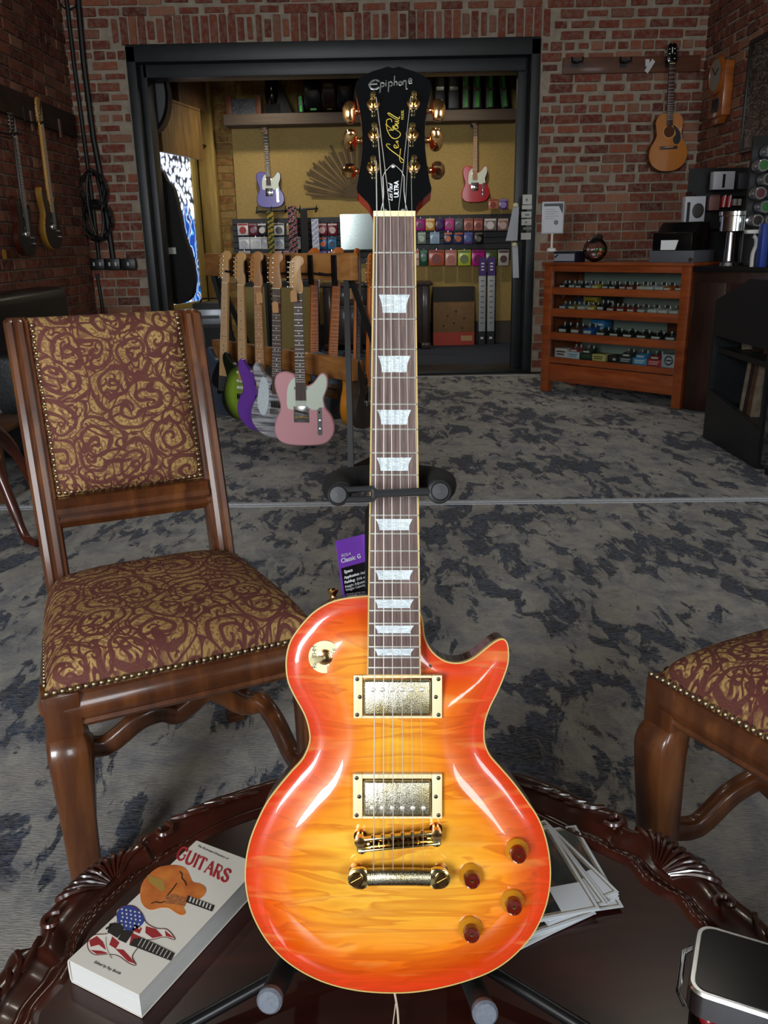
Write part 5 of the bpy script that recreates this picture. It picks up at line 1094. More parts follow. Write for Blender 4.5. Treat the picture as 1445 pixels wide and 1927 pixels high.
for i, (a, b, c_, m_) in enumerate(((815, 838, 'plain', None), (840, 864, 'larger plain', None), (866, 884, 'brown-edged green-striped', M_GRN), (886, 906, 'green-striped middle', M_GRN), (910, 930, 'glossy green-striped', M_GRN), (940, 958, 'leaning green-striped', M_GRN))):
    shelf_item(a, b, 128+(4 if i > 2 else 0), 'upright_case', '%s black case standing upright at the right of the high shelf' % c_, 'case', M_CASEBR if i == 2 else M_CASEB, stripe=m_, tilt=R_(-7) if i == 5 else 0, group='upright cases on the high shelf')
t = thing('hat_case', 'shiny black rounded case with a draped black bag on the high shelf', 'case', T(ony(514, 200, Y2-.22).x, Y2-.22, zs_))
MB().ball((0, 0, .22), .16, (.55, .8, 1.35), 18, 12).box(-.08, .08, -.1, .1, 0, .1).obj('shell', mat('shiny_black_case', '#0a0a0b', .15), t); MB().prism([(.02, 0), (.22, 0), (.14, .2), (.04, .3)], -.08, .08, Matrix(((1, 0, 0, 0), (0, 0, -1, 0), (0, 1, 0, 0), (0, 0, 0, 1)))).obj('draped_bag', mat('black_nylon', '#0c0c0d', .7), t, bevel=.01)
t = thing('framed_photo', 'small framed grey picture with copper ends on the high shelf', 'picture', T(ony(459, 200, Y2-.2).x, Y2-.2, zs_)); MB().box(-.13, .13, -.01, .01, .0, .17).obj('picture', mat('crumpled_grey', '#56585c', .4, .3, col2='#2c2d30', scale=40, bump=.8), t, smooth=0)
for sg in (-1, 1): MB().box(sg*.16-.03, sg*.16+.03, -.03, .03, 0, .2).obj('end_block', mat('copper_wood', '#7a4224', .5), t, bevel=.003)
# ---- slat display with string packs
x0, x1, z0, z1 = pbox(443, 500, 962, 402, Y2-.06); M_SLAT = mat('black_slatwall', '#1b1c20', .5)
sw_ = thing('slatwall', 'long black slatwall of string packs below the hung guitars', 'display', T(0, Y2-.052, 0)); NS = 8
for i in range(NS):
    za = z0+(z1-z0)*i/NS; MB().box(x0, x1, -.03, 0, za+.006, za+(z1-z0)/NS-.004).obj('slat', M_SLAT, sw_, smooth=0)
MB().box(x0, x1, -.012, -.001, z0, z1).obj('backing', mat('black_backing', '#0b0b0d', .7), sw_, smooth=0)
pack_n = 0; ORD = ['first', 'second', 'third', 'fourth', 'fifth', 'sixth', 'seventh', 'eighth', 'ninth', 'tenth']
def packs(rows, side):
    for rname, y0, y1, L in rows:
        for i, (a, b, cn, col, disc) in enumerate(L):
            X0, X1, Z0, Z1 = pbox(a, y1, b, y0, Y2-.12); w_ = (X1-X0)/2*.97; h = Z1-Z0
            t = thing('string_pack', '%s pack, %s from the left in the %s row %s the neck' % (cn, ORD[i], rname, side), 'string pack', T((X0+X1)/2, Y2-.135+random.uniform(-.008, .008), Z0) @ RZ(random.uniform(-.08, .08)), 'string packs on the slatwall')
            MB().box(-w_, w_, -.008, .008, 0, h).obj('pouch', mat('pack_'+col[1:], col, .25), t, bevel=.004)
            MB().box(-w_*.9, w_*.9, -.0095, -.007, h*.82, h*.97).obj('header', mat('pack_'+disc[1:], disc, .4), t, smooth=0)
            MB().cyl((0, -.008, h*.42), (0, -.0105, h*.42), min(w_, h*.5)*.66, n=18).obj('disc', mat('pack_'+disc[1:], disc, .4), t)
            MB().tube([(0, .0, h-.004), (0, .0, h+.012), (0, .045, h+.016)], .0025, 5).obj('hook', M_CHROME, t)
def zx2(x): return 380+x/3.6125
def zx3(x): return 700+x/4.014
packs([('top', 420, 443, [(zx2(245), zx2(315), 'white and red', '#d9d4cc', '#a8302c'), (zx2(320), zx2(376), 'maroon', '#6a1f2e', '#8d6a70'), (zx2(380), zx2(440), 'dark and white', '#2c2426', '#cfcac4'), (zx2(490), zx2(560), 'white and black', '#d8d6d0', '#4a4a4a'), (zx2(578), zx2(640), 'tan', '#b89a68', '#d9c8a4'), (zx2(785), zx2(850), 'maroon and pink', '#7a2030', '#c9a6a8'), (zx2(855), zx2(920), 'wine red', '#742034', '#d0b8b8')]),
       ('middle', 446, 469, [(zx2(255), zx2(325), 'plain white', '#dcdcda', '#b9b9b8'), (zx2(330), zx2(405), 'wide white', '#e2e2e0', '#c2c2c0'), (zx2(410), zx2(445), 'narrow white', '#cfcfcd', '#a9a9a8'), (zx2(495), zx2(560), 'pale grey', '#cdd0d2', '#9da2a6'), (zx2(625), zx2(670), 'white and grey', '#d4d6d8', '#a4a8ac'), (zx2(798), zx2(850), 'orange and blue', '#2a5a8c', '#d8682c'), (zx2(855), zx2(915), 'sky blue', '#3a86b8', '#1f3f66')]),
       ('bottom', 472, 494, [(zx2(255), zx2(330), 'pale', '#c4c4c2', '#94908c'), (zx2(500), zx2(545), 'mauve', '#7a5a80', '#cfc2cf'), (zx2(560), zx2(600), 'white and pink', '#cdb8bc', '#8d5a68'), (zx2(800), zx2(850), 'deep blue', '#2a2f6c', '#6a5ab0'), (zx2(856), zx2(910), 'lilac blue', '#4a3f8c', '#a08ac8')])], 'left of')
packs([('floating top', 374.5, 393.5, [(zx3(876), zx3(950), 'peach', '#c07a62', '#8d3f30'), (zx3(955), zx3(1027), 'violet', '#5a3a86', '#8f78b4')]),
       ('upper', 411, 434, [(zx3(330), zx3(400), 'magenta', '#b01880', '#5a0f4a'), (zx3(402), zx3(474), 'gold', '#c08a34', '#e0c890'), (zx3(477), zx3(546), 'dark purple', '#4a1866', '#2a0f3c'), (zx3(548), zx3(620), 'bright pink', '#c82a90', '#8c2a5c'), (zx3(622), zx3(688), 'grey', '#5a5c5c', '#3a3c3c'), (zx3(692), zx3(763), 'salmon', '#b8786a', '#8c4a40'), (zx3(767), zx3(835), 'coral', '#b06a60', '#7c3a34'), (zx3(842), zx3(940), 'clear and brown', '#8a7a78', '#d8d4d4'), (zx3(946), zx3(1030), 'rosy brown', '#94706a', '#c2aaa6')]),
       ('middle', 437, 459, [(zx3(343), zx3(407), 'grey green', '#7c8c80', '#aab4a8'), (zx3(436), zx3(510), 'light blue', '#9ab4d0', '#7a94b4'), (zx3(540), zx3(606), 'navy and orange', '#22305c', '#c8642c'), (zx3(618), zx3(688), 'blue and orange', '#283a6c', '#b85a2c'), (zx3(692), zx3(760), 'purple and blue', '#6a4a94', '#3a6aa4'), (zx3(772), zx3(836), 'black', '#18181a', '#6a6258')]),
       ('lower', 470, 500, [(zx3(330), zx3(356), 'white and red', '#c8b4a8', '#b84a34'), (zx3(360), zx3(420), 'dark green', '#1f4a34', '#2f6a4a'), (zx3(426), zx3(546), 'blue-topped orange', '#c05a38', '#7a2a24'), (zx3(550), zx3(640), 'salmon and blue', '#c88a78', '#a45a4c'), (zx3(645), zx3(746), 'lime yellow', '#b8c83a', '#5a6a1a'), (zx3(748), zx3(850), 'hot magenta', '#c0208c', '#7a1058'), (zx3(854), zx3(944), 'olive green', '#4a5c1a', '#2c3a12'), (zx3(948), zx3(1034), 'white and brown', '#c4bcb8', '#5a4440')])], 'right of')
# ---- straps on a hook rail
rl_ = thing('strap_rail', 'black hooked rail carrying guitar straps in front of the slatwall', 'rail', ony(540, 397, Y2-.3)); MB().tube([(-.33, 0, 0), (.35, 0, .02)], .012, 8).obj('bar', M_RACKB, rl_)
for x in (-.32, -.16, .0, .16, .34): MB().tube(smooth_poly([(x, 0, 0), (x-.02, -.05, -.02), (x-.01, -.09, 0), (x, -.1, .05)], 3, False), .006, 6).obj('hook', M_RACKB, rl_)
MB().tube([(0, 0, .0), (0, .23, .0)], .012, 8).obj('bracket', M_RACKB, rl_)
def woven(name, a, b, c):
    t = NT(name); w_ = t.n.new('ShaderNodeTexWave'); t.l.new(t.coord(rot=(0, R_(35), 0)), w_.inputs[0]); w_.bands_direction = 'Z'; w_.inputs['Scale'].default_value = 7; w_.inputs['Distortion'].default_value = 5; w_.inputs['Detail Scale'].default_value = 6
    return t.set(col=t.ramp(w_.outputs['Fac'], [(.3, a), (.5, b), (.7, c)], 'CONSTANT'), rough=.8)
for i, (px, pt, pb, w_, m_, lb) in enumerate(((508, 398, 590, 11, woven('green_strap', '#1d3a22', '#2f6a34', '#b0862a'), 'green and yellow'), (549, 388, 600, 15, woven('red_strap', '#1a1216', '#d8d0d0', '#8c2438'), 'black, red and white zigzag'), (571, 394, 610, 12, mat('black_strap', '#111113', .7), 'plain black leather'), (592, 412, 640, 12, woven('blue_strap', '#d6d8e4', '#4a5a94', '#a8b0cc'), 'white and blue patterned'))):
    Yc = Y2-.42; a, b = ony(px, pt, Yc), ony(px+5, pb, Yc); hw2 = w_/1600*9.5*.55
    o = MB().sweep([(-hw2, -.003), (hw2, -.003), (hw2, .003), (-hw2, .003)], smooth_poly([a, a.lerp(b, .3)+Vector((.01, -.02, 0)), a.lerp(b, .7)+Vector((-.005, 0, 0)), b], 4, False), upv=(0, 1, 0)).obj('guitar_strap', m_); tag(o, '%s guitar strap hanging in front of the slatwall' % lb, 'strap', 'guitar straps on the hook rail')
# ---- mirror panel left of the neck
x0, x1, z0, z1 = pbox(642, 470, 706, 402, 9.4); t = thing('mirror_panel', 'shiny square mirror panel on a stand left of the guitar neck', 'mirror', T((x0+x1)/2, 9.4, 0))
w_ = (x1-x0)/2; MB().box(-w_, w_, -.01, .01, z0, z1).obj('glass', mat('mirror_glass', '#b8c4c0', .12, 1), t, smooth=0); MB().box(-.02, .02, .012, .04, .02, z1-.1).obj('stand', M_RACKB, t, bevel=.003); MB().box(-.2, .2, -.12, .14, .005, .025).obj('base', M_RACKB, t, bevel=.003)
# ---- floor items in the back room
x0, x1, z0, z1 = pbox(815, 646, 893, 553, Y2-.25); t = thing('cardboard_box', 'large brown cardboard box with black top band and red bottom band', 'box', T((x0+x1)/2, Y2-.17, .006)); w_ = (x1-x0)/2
MB().box(-w_, w_, -.1, .08, .0, .66).obj('carton', mat('cardboard', '#8a6844', .8, col2='#7c5c3a', scale=20), t, bevel=.003); MB().box(-w_*1.003, w_*1.003, -.1022, .0822, .5, .663).obj('black_band', mat('black_band', '#1f1a18', .6), t, smooth=0); MB().box(-w_*1.003, w_*1.003, -.1022, .0822, .001, .15).obj('red_band', mat('red_band', '#b8402c', .6), t, smooth=0)
for k, (a, b) in enumerate(((.1, .55), (-.3, .45), (.5, .4), (.4, .2), (-.5, .25), (.0, .3))): MB().box(a*w_-.012, a*w_+.012, -.1025, -.0995, b*.55+.08, b*.55+.1).obj('printed_mark', mat('print_dark', '#3a2a1c', .7), t, smooth=0)
MB().box(w_*.35, w_*.9, -.1032, -.1, .05, .11).obj('label', mat('label_cream', '#c8a070', .7), t, smooth=0)
for i, (a, b) in enumerate(((898, 913), (914, 930))):
    x0, x1, z0, z1 = pbox(a, 645, b, 515, Y2-.12); t = thing('long_box', '%s tall narrow purple and white box leaning on the tan panel' % ('left' if i == 0 else 'right'), 'box', T((x0+x1)/2, Y2-.2, .006) @ RX(R_(-2)), 'tall narrow boxes on the tan panel'); w_ = (x1-x0)/2*.96
    MB().box(-w_, w_, -.03, .03, .0, .98).obj('carton', mat('grey_white_card', '#b9bdc2', .5, col2='#a4a9b0', scale=30), t, bevel=.002); MB().box(-w_*1.01, w_*1.01, -.031, .031, .78, .982).obj('purple_top', mat('purple_card2', '#4a2a7a', .5), t, smooth=0); MB().box(-w_*1.01, w_*1.01, -.031, .031, .001, .15).obj('black_foot', mat('black_card2', '#1c1c20', .5), t, smooth=0)
    for q in range(9): MB().box(-w_*.5, w_*.5, -.0316, -.0295, .24+q*.06, .252+q*.06).obj('printed_line', mat('print_grey', '#74787e', .7), t, smooth=0)
    for q in range(3): MB().box(-w_*.4, w_*.4, -.0322, -.03, .84+q*.035, .855+q*.035).obj('printed_line', M_PRW, t, smooth=0)
    MB().box(-w_*.4, w_*.4, -.0322, -.03, .06, .085).obj('printed_line', M_PRW, t, smooth=0)
x0, x1, z0, z1 = pbox(612, 650, 808, 535, Y2-.45); M_DKCARV = woodmat('dark_carved_wood', '#241812', '#33231a', '#4a3526', .3, .5); w_ = (x1-x0)/2
t = thing('carved_cabinet', 'dark carved wooden cabinet against the tan panel behind the guitar neck', 'cabinet', T((x0+x1)/2, Y2-.33, .006)); MB().box(-w_, w_, -.2, .2, .06, .7).obj('body', M_DKCARV, t, bevel=.004); MB().box(-w_-.03, w_+.03, -.24, .23, .7, .74).obj('top', M_DKCARV, t, bevel=.008)
for sg in (-1, 1):
    MB().box(sg*(w_-.05)-.04, sg*(w_-.05)+.04, -.225, -.19, .06, .7).obj('pilaster', M_DKCARV, t, bevel=.006); MB().box(sg*(w_-.05)-.055, sg*(w_-.05)+.055, -.25, .22, .0, .07).obj('foot', M_DKCARV, t, bevel=.008)
for k in range(3):
    d_ = MB().box(-w_+.12+k*(2*w_-.24)/3, -w_+.1+(k+1)*(2*w_-.24)/3, -.215, -.19, .5, .66).obj('drawer', M_DKCARV, t, bevel=.006); MB().ball((-w_+.11+(k+.5)*(2*w_-.24)/3, -.225, .58), .014).obj('knob', M_SCREW, d_)
    MB().box(-w_+.12+k*(2*w_-.24)/3, -w_+.1+(k+1)*(2*w_-.24)/3, -.215, -.19, .1, .47).obj('door', M_DKCARV, t, bevel=.012)
# amplifiers behind the rack
def amp(px0, py0, px1, py1, Y, cov, grille, label, panel=False):
    x0, x1, z0, z1 = pbox(px0, py1, px1, py0, Y); z0 = .005; t = thing('guitar_amplifier', label, 'amplifier', T((x0+x1)/2, Y, z0)); w_ = (x1-x0)/2; h = z1-z0
    MB().box(-w_, w_, 0, .26, 0, h).obj('cabinet', cov, t, bevel=.012); MB().box(-w_+.03, w_-.03, -.006, .01, .04, h*(.72 if panel else .93)).obj('grille_cloth', grille, t, bevel=.003)
    if panel:
        p_ = MB().box(-w_+.02, w_-.02, -.012, .01, h*.76, h*.93).obj('control_panel', mat('grey_panel', '#8d9298', .4, .5), t, bevel=.002)
        for k in range(7): MB().cyl((-w_+.07+k*(2*w_-.14)/6, -.012, h*.845), (-w_+.07+k*(2*w_-.14)/6, -.032, h*.845), .014, n=12).obj('knob', M_BLKP, p_)
    MB().tube(smooth_poly([(-.09, .12, h), (-.07, .12, h+.03), (.07, .12, h+.03), (.09, .12, h)], 3, False), .008, 6).obj('handle', M_BLKP, t)
M_TOLEX = mat('black_tolex', '#101113', .6, bump=.3, bscale=300); M_TWEED = mat('olive_tweed', '#a8935a', .85, col2='#8f7b48', scale=200); M_GRL = mat('dark_grille', '#1a1b1d', .8)
amp(372, 570, 424, 700, 7.3, M_TOLEX, M_GRL, 'black amplifier with a silver knob panel left of the rack', True)
amp(452, 528, 502, 640, 8.9, M_TOLEX, M_TWEED, 'tan-fronted amplifier standing behind the guitar necks'); amp(524, 528, 596, 655, 8.7, M_TOLEX, M_TWEED, 'larger tan-fronted amplifier behind the pink guitar neck')
# ---- left side of the back room: window art, valance, hanging gig bag
def art():
    t = NT('painted_glass'); v = t.coord(); s3 = t.n.new('ShaderNodeSeparateXYZ'); t.l.new(v, s3.inputs[0]); h = s3.outputs[2]
    vo = t.n.new('ShaderNodeTexVoronoi'); t.l.new(v, vo.inputs['Vector']); vo.inputs['Scale'].default_value = 15; vo.feature = 'F1'
    rings = t.math('SINE', t.math('MULTIPLY', vo.outputs['Distance'], 30)); cl_ = t.ramp(vo.outputs['Distance'], [(.5, '#e9f2ff'), (.62, '#5a6478'), (.75, '#26282e')])
    w2_ = t.n.new('ShaderNodeTexWave'); t.l.new(v, w2_.inputs[0]); w2_.inputs['Scale'].default_value = 2.2; w2_.inputs['Distortion'].default_value = 9; w2_.inputs['Detail'].default_value = 2; w2_.inputs['Detail Scale'].default_value = 2
    sea = t.ramp(w2_.outputs['Fac'], [(.15, '#1d3f94'), (.4, '#2f8fe0'), (.62, '#59b8f4'), (.74, '#f0a23c'), (.8, '#e8f2fa'), (.9, '#243a7a')])
    fac = t.ramp(t.math('ADD', h, t.math('MULTIPLY', t.math('SUBTRACT', t.noise(v, 3), .5), .5)), [(.92, (0, 0, 0, 1)), (1.0, (1, 1, 1, 1))])
    c = t.mix(fac, sea, cl_)
    return t.set(col=c, rough=.4, emis=c, emit=.95)
LW = (PB-PA).length
def onleft(x, y, off=.0): # a pixel on the angled wall of the back room, in its local frame
    n = M2L.to_3x3() @ Vector((0, 1, 0)); return M2L.inverted() @ onpl(x, y, PA-n*off, n)
a, b = onleft(288, 268), onleft(374, 565); wn = thing('painted_window', 'tall window painted with white clouds and blue and orange waves', 'window', M2L @ T(a.x, 0, b.z)); WL = b.x-a.x; WHh = a.z-b.z+.12
MB().box(0, WL, -.03, -.012, 0, WHh).obj('pane', art(), wn, smooth=0)
M_WFR = mat('window_frame_wood', '#a8904c', .7)
for q in ((-.06, 0, 0, WHh+.05), (WL, WL+.08, 0, WHh+.05)): MB().box(q[0], q[1], -.05, -.005, q[2], q[3]).obj('frame', M_WFR, wn, bevel=.004)
MB().box(-.06, WL+.08, -.06, -.005, -.08, 0).obj('sill', M_WFR, wn, bevel=.004); MB().tube([(-.1, -.08, WHh-.02), (WL+.25, -.12, WHh-.06)], .012, 8).obj('curtain_rod', M_RACKB, wn)
c1, c2 = onleft(376, 205, .3), onleft(376, 300, .3); vl = MB().box(c1.x-.95, c1.x, -.3, -.26, c2.z, c1.z-.02).box(c1.x-.95, c1.x, -.3, -.002, c1.z-.03, c1.z).obj('valance', woodmat('valance_wood', '#5a4222', '#77592c', '#8f6d38', .1, .6)); vl.matrix_world = M2L; tag(vl, 'wide wooden valance board above the painted window', 'valance')
d1 = onleft(366, 190, .14); bx_ = MB().box(d1.x-.7, d1.x, -.28, -.01, c1.z+.001, c1.z+.4).obj('wooden_crate', woodmat('crate_wood', '#3a2614', '#54371c', '#6a4826', .1, .6), None, bevel=.004); bx_.matrix_world = M2L; tag(bx_, 'brown wooden crate on the valance beside the drum case', 'crate')
d2 = ony(318, 178, 8.52); dr = thing('bass_drum_case', 'big round black drum case looming inside the doorway', 'case', T(d2.x-.19, 8.52, d2.z) @ RX(PI/2) @ Matrix.Diagonal((.66, 1.1, .8, 1))); MB().lathe([(0, -.13), (.27, -.13), (.3, -.1), (.3, .1), (.27, .13), (0, .13)], 36).obj('shell', M_CASEB, dr); MB().lathe([(.301, -.02), (.304, .0), (.301, .02)], 36).obj('band', M_BLKP, dr); MB().box(-.05, .05, .295, .325, -.02, .02).obj('handle', M_BLKP, dr, bevel=.005)
gp = ony(316, 330, 8.62); gb = thing('gig_bag', 'black padded gig bag with two white tags hanging in the doorway', 'bag', gp)
GB = smooth_poly([(-.17, 0, 0), (-.15, .02, 0), (-.05, .04, 0), (.0, -.05, 0), (.06, -.12, 0), (.1, -.35, 0), (.13, -.55, 0), (.19, -.75, 0), (.2, -.95, 0), (.15, -1.12, 0), (0, -1.18, 0), (-.13, -1.13, 0), (-.19, -.95, 0), (-.18, -.6, 0), (-.18, -.3, 0)], 3)
MB().prism([(p.x*.9, p.y) for p in GB], -.07, .07, Matrix(((1, 0, 0, 0), (0, 0, -1, 0), (0, 1, 0, 0), (0, 0, 0, 1)))).obj('bag', mat('black_padded_nylon', '#090909', .8), gb, bevel=.03, seg=3)
MB().tube([(-.1, 0, .02), (-.1, .02, .25), (-.06, .02, .3)], .01, 6).obj('hanging_loop', M_BLKP, gb)
for px, py in ((300, 466), (321, 472)):
    p = ony(px, py, 8.54); i_ = gb.matrix_world.inverted() @ p; MB().box(i_.x-.05, i_.x+.05, -.078, -.072, i_.z-.03, i_.z+.03).obj('white_tag', mat('white_tag', '#c9c9c6', .6), gb, smooth=0)
# unseen ceiling lamps added to brighten the back room and its corner post
for i, (x, y) in enumerate(((-1.15, 9.45), (.8, 9.3))):
    lp = thing('added_ceiling_lamp', '%s added unseen ceiling lamp under the dark joists of the back room' % ('left' if i == 0 else 'right'), 'lamp', (x, y, ZB-.001)); MB().lathe([(.09, -.06), (.1, -.05), (.1, 0), (0, 0)], 24).obj('housing', M_BLKP, lp); MB().lathe([(.08, -.064), (.08, -.055), (0, -.055)], 24).obj('diffuser', mat('added_lamp_diffuser', '#fff0d0', .5, emit=6), lp)
    l = bpy.data.lights.new('added_lamp_light', 'SPOT'); l.energy = 62; l.spot_size = R_(150); l.spot_blend = .8; l.color = (1, .9, .72); l.shadow_soft_size = .09; lo = bpy.data.objects.new('added_lamp_light', l); COL.objects.link(lo); lo.location = (x, y, ZB-.075)
# ================================================================ MAIN ROOM FURNISHINGS
def pane_mat():
    m = bpy.data.materials.new('clear_glass_pane'); m.use_nodes = True; t = m.node_tree; t.nodes.clear()
    o = t.nodes.new('ShaderNodeOutputMaterial'); mx = t.nodes.new('ShaderNodeMixShader'); a = t.nodes.new('ShaderNodeBsdfTransparent'); b = t.nodes.new('ShaderNodeBsdfGlossy'); b.inputs['Roughness'].default_value = .03
    fr = t.nodes.new('ShaderNodeFresnel'); fr.inputs[0].default_value = 1.45; a.inputs[0].default_value = (.93, .96, .95, 1)
    t.links.new(fr.outputs[0], mx.inputs[0]); t.links.new(a.outputs[0], mx.inputs[1]); t.links.new(b.outputs[0], mx.inputs[2]); t.links.new(mx.outputs[0], o.inputs[0]); return m
M_PANE = pane_mat()
for o in bpy.data.objects:
    if o.type == 'MESH' and o.name.startswith(('clear_body', 'side_clip')): o.data.materials[0] = M_PANE
# ---- pedal cabinet
pa, pb = Vector((1.295, 6.918, 0)), Vector((2.129, 6.016, 0)); CW = (pb-pa).length; CBM = frame(pa, x=pb-pa, y=Vector((.735, .679, 0)))
M_ORW = woodmat('orange_cherry_wood', '#6f2f12', '#87401b', '#9a4f24', .4, .35, (3, 3, 16)); M_INT = mat('pale_interior', '#9aa39a', .7)
cab = thing('display_cabinet', 'orange-brown wooden cabinet with four glazed shelves of effect pedals', 'cabinet', CBM); CD = .46
for x in (0, CW-.07):
    MB().box(x, x+.07, 0, .06, 0, .985).obj('post', M_ORW, cab, bevel=.003); MB().box(x, x+.07, CD-.06, CD, 0, .985).obj('post', M_ORW, cab, bevel=.003)
MB().box(-.02, CW+.02, -.015, CD+.01, .985, 1.005).obj('top', M_ORW, cab, bevel=.004)
RZs = [(.937, .985), (.765, .82), (.597, .66), (.416, .475), (.235, .28)]
for a, b in RZs: MB().box(.07, CW-.07, .005, .04, a, b).obj('rail', M_ORW, cab, bevel=.003)
MB().box(.07, CW-.07, .008, .03, .09, .228).obj('lower_panel', M_ORW, cab, bevel=.003)
for z in (.82, .66, .475, .28):
    MB().box(.03, CW-.03, .04, CD-.01, z-.018, z-.004).obj('shelf', M_INT, cab, smooth=0)
for zt, zb in ((.937, .82), (.765, .66), (.597, .475), (.416, .28)): MB().box(.07, CW-.07, .018, .022, zb, zt).obj('glass_pane', M_PANE, cab, smooth=0)
MB().box(.03, CW-.03, CD-.012, CD-.002, .1, .985).obj('back_panel', M_INT, cab, smooth=0)
for x in (.04, CW-.05): MB().box(x, x+.01, .05, CD-.02, .1, .98).obj('side_panel', M_ORW, cab, smooth=0)
def pedal(x, y, z, w_, d_, h, col, lab, knobs=3, box=None, name='effect_pedal'):
    t = thing(name, lab, 'pedal', CBM @ T(x, y, z+(box[0] if box else 0)+.0005), 'effect pedals in the cabinet'); m_ = mat('pedal_'+col[1:], col, .35)
    MB().prism([(0, 0), (d_, 0), (d_, h), (0, h*.62)], -w_/2, w_/2, Matrix(((0, 0, 1, 0), (1, 0, 0, 0), (0, 1, 0, 0), (0, 0, 0, 1)))).obj('casing', m_, t, bevel=.004)
    for k in range(knobs): MB().cyl((-w_*.3+k*w_*.6/max(1, knobs-1), d_*.75, h*.85), (-w_*.3+k*w_*.6/max(1, knobs-1), d_*.73, h+.016), .0085, n=10).obj('knob', M_BLKP if k % 2 else M_NICK, t)
    MB().cyl((0, d_*.25, h*.6), (0, d_*.24, h*.6+.022), .007, n=10).obj('footswitch', M_CHROME, t)
    MB().box(-w_*.36, w_*.36, -.0008, .001, h*.1, h*.45).obj('label_plate', mat('pedal_plate', '#c9c6bc', .5), t, smooth=0)
def carton(x, y, z, w_, d_, h, col, lab, mark=None):
    t = thing('pedal_box', lab, 'box', CBM @ T(x, y, z+.0005), 'pedal boxes in the cabinet'); MB().box(-w_/2, w_/2, 0, d_, 0, h).obj('carton', mat('carton_'+col[1:], col, .5), t, bevel=.002)
    if mark == 'round':
        MB().torus((0, 0, 0), .03, .005, 20, 6, T(0, -.001, h*.55) @ RX(PI/2)).obj('round_mark', M_BLKP, t); MB().box(-.02, .02, -.002, .001, h*.5, h*.6).obj('printed_mark', M_BLKP, t, smooth=0)
    elif mark:
        for k in range(2): MB().box(-w_*.36, w_*.36-.01*k, -.001, .001, h*(.55-.3*k), h*(.72-.3*k)).obj('printed_line', mat('carton_'+mark[1:], mark, .5), t, smooth=0)
    else: MB().box(w_*.1, w_*.4, -.001, .001, h*.3, h*.6).obj('label', mat('white_tag'), t, smooth=0)
rp = random.Random(12); N_ = ['first', 'second', 'third', 'fourth', 'fifth', 'sixth', 'seventh', 'eighth', 'ninth', 'tenth', 'eleventh', 'twelfth', 'thirteenth', 'fourteenth']
r1 = [('black', '#1a1a1c'), ('steel', '#6a6d70'), ('charcoal', '#2a2a2c'), ('blue and grey', '#5a6a78'), ('yellow', '#c8b43a'), ('dark grey', '#333538'), ('black and white', '#2c2c2c'), ('dark red', '#6a1c1a'), ('dull red', '#7a201e'), ('cream', '#c9c2a4'), ('white', '#d0d0cc'), ('plain white', '#c8cac8'), ('orange', '#c8642a'), ('rusty', '#8a4a30')]
for i, (n, c) in enumerate(r1): pedal(.13+i*(CW-.26)/13, .06+.02*(i % 2), .816, .062, .1, .034, c, '%s pedal, %s from the left on the top shelf of the cabinet' % (n, N_[i]))
r2 = [('steel blue', '#4a5a78'), ('khaki', '#8a7a3c'), ('silver', '#b4b8bc'), ('bright yellow', '#d0a828'), ('black', '#1c1c1e'), ('dark red', '#6e1e1c'), ('brick red', '#7c2622'), ('rust red', '#8a3224'), ('grey', '#808488'), ('white', '#cfd1d0'), ('off-white', '#c4c4be'), ('pale grey', '#a8b0a8')]
for i, (n, c) in enumerate(r2): pedal(.14+i*(CW-.28)/11, .06, .656, .07, .1, .036+(.02 if i == 4 else 0), c, '%s pedal, %s from the left on the second shelf of the cabinet' % (n, N_[i]))
carton(.30, .2, .656, .12, .1, .085, '#b89a34', 'yellow speckled pedal box at the back of the second shelf', '#6a5a1c'); carton(.45, .22, .656, .12, .1, .098, '#26282a', 'tall black box at the back of the second shelf'); carton(.18, .21, .656, .09, .1, .07, '#262c4a', 'navy box at the back left of the second shelf')
r3 = [('black with white front', '#1a1c20'), ('brown', '#5a3424'), ('blue', '#2a5aa0'), ('dark olive', '#2e2e24'), ('black', '#1e1e1e'), ('low black', '#242422'), ('charcoal', '#2a2a28'), ('matt black', '#202224'), ('wide dark grey', '#34363a')]
for i, (n, c) in enumerate(r3): pedal(.15+i*(CW-.3)/8, .06, .471, .09, .1, .04+(.02 if i < 3 else 0), c, '%s pedal, %s from the left on the third shelf of the cabinet' % (n, N_[i]))
carton(.38, .2, .471, .13, .1, .1, '#3a86c4', 'light blue box at the back of the third shelf', '#d8dde2'); carton(CW-.2, .28, .471, .2, .1, .11, '#5a3018', 'brown box in the back right corner of the third shelf')
r4 = [('white box with dark lettering', '#cfc4c0', '#5a3a3a'), ('white and pale blue box', '#c4d0d6', '#7a94a8'), ('black box with a green stripe', '#1c241c', '#2f5a34'), ('yellow box', '#d0c078', '#6a5a2c'), ('plain black box', '#141414', None), ('black and white box', '#22262c', '#b4b8bc'), ('bright blue box', '#3f94c4', '#d0dce4'), ('red box', '#a8202a', '#d8a8a4'), ('tall grey box with a round emblem', '#a9adb2', 'round')]
for i, (n, c, mk) in enumerate(r4):
    h = .05 if i not in (0, 8) else (.07 if i == 0 else .092); carton(.145+i*(CW-.29)/8, .06, .276, .115 if i != 4 else .08, .11, h, c, '%s, %s from left on the bottom cabinet shelf' % (n, N_[i]), mk)
for i, (n, c, k) in enumerate((('red', '#9c2230', 1), ('green', '#26442c', 2), ('dark', '#26282c', 5), ('blue', '#3f94c4', 6), ('deep red', '#8c1c22', 7))): pedal(.145+k*(CW-.29)/8, .065, .276, .075, .095, .036, c, '%s pedal lying on top of a box on the bottom shelf' % n, box=(.0505,))
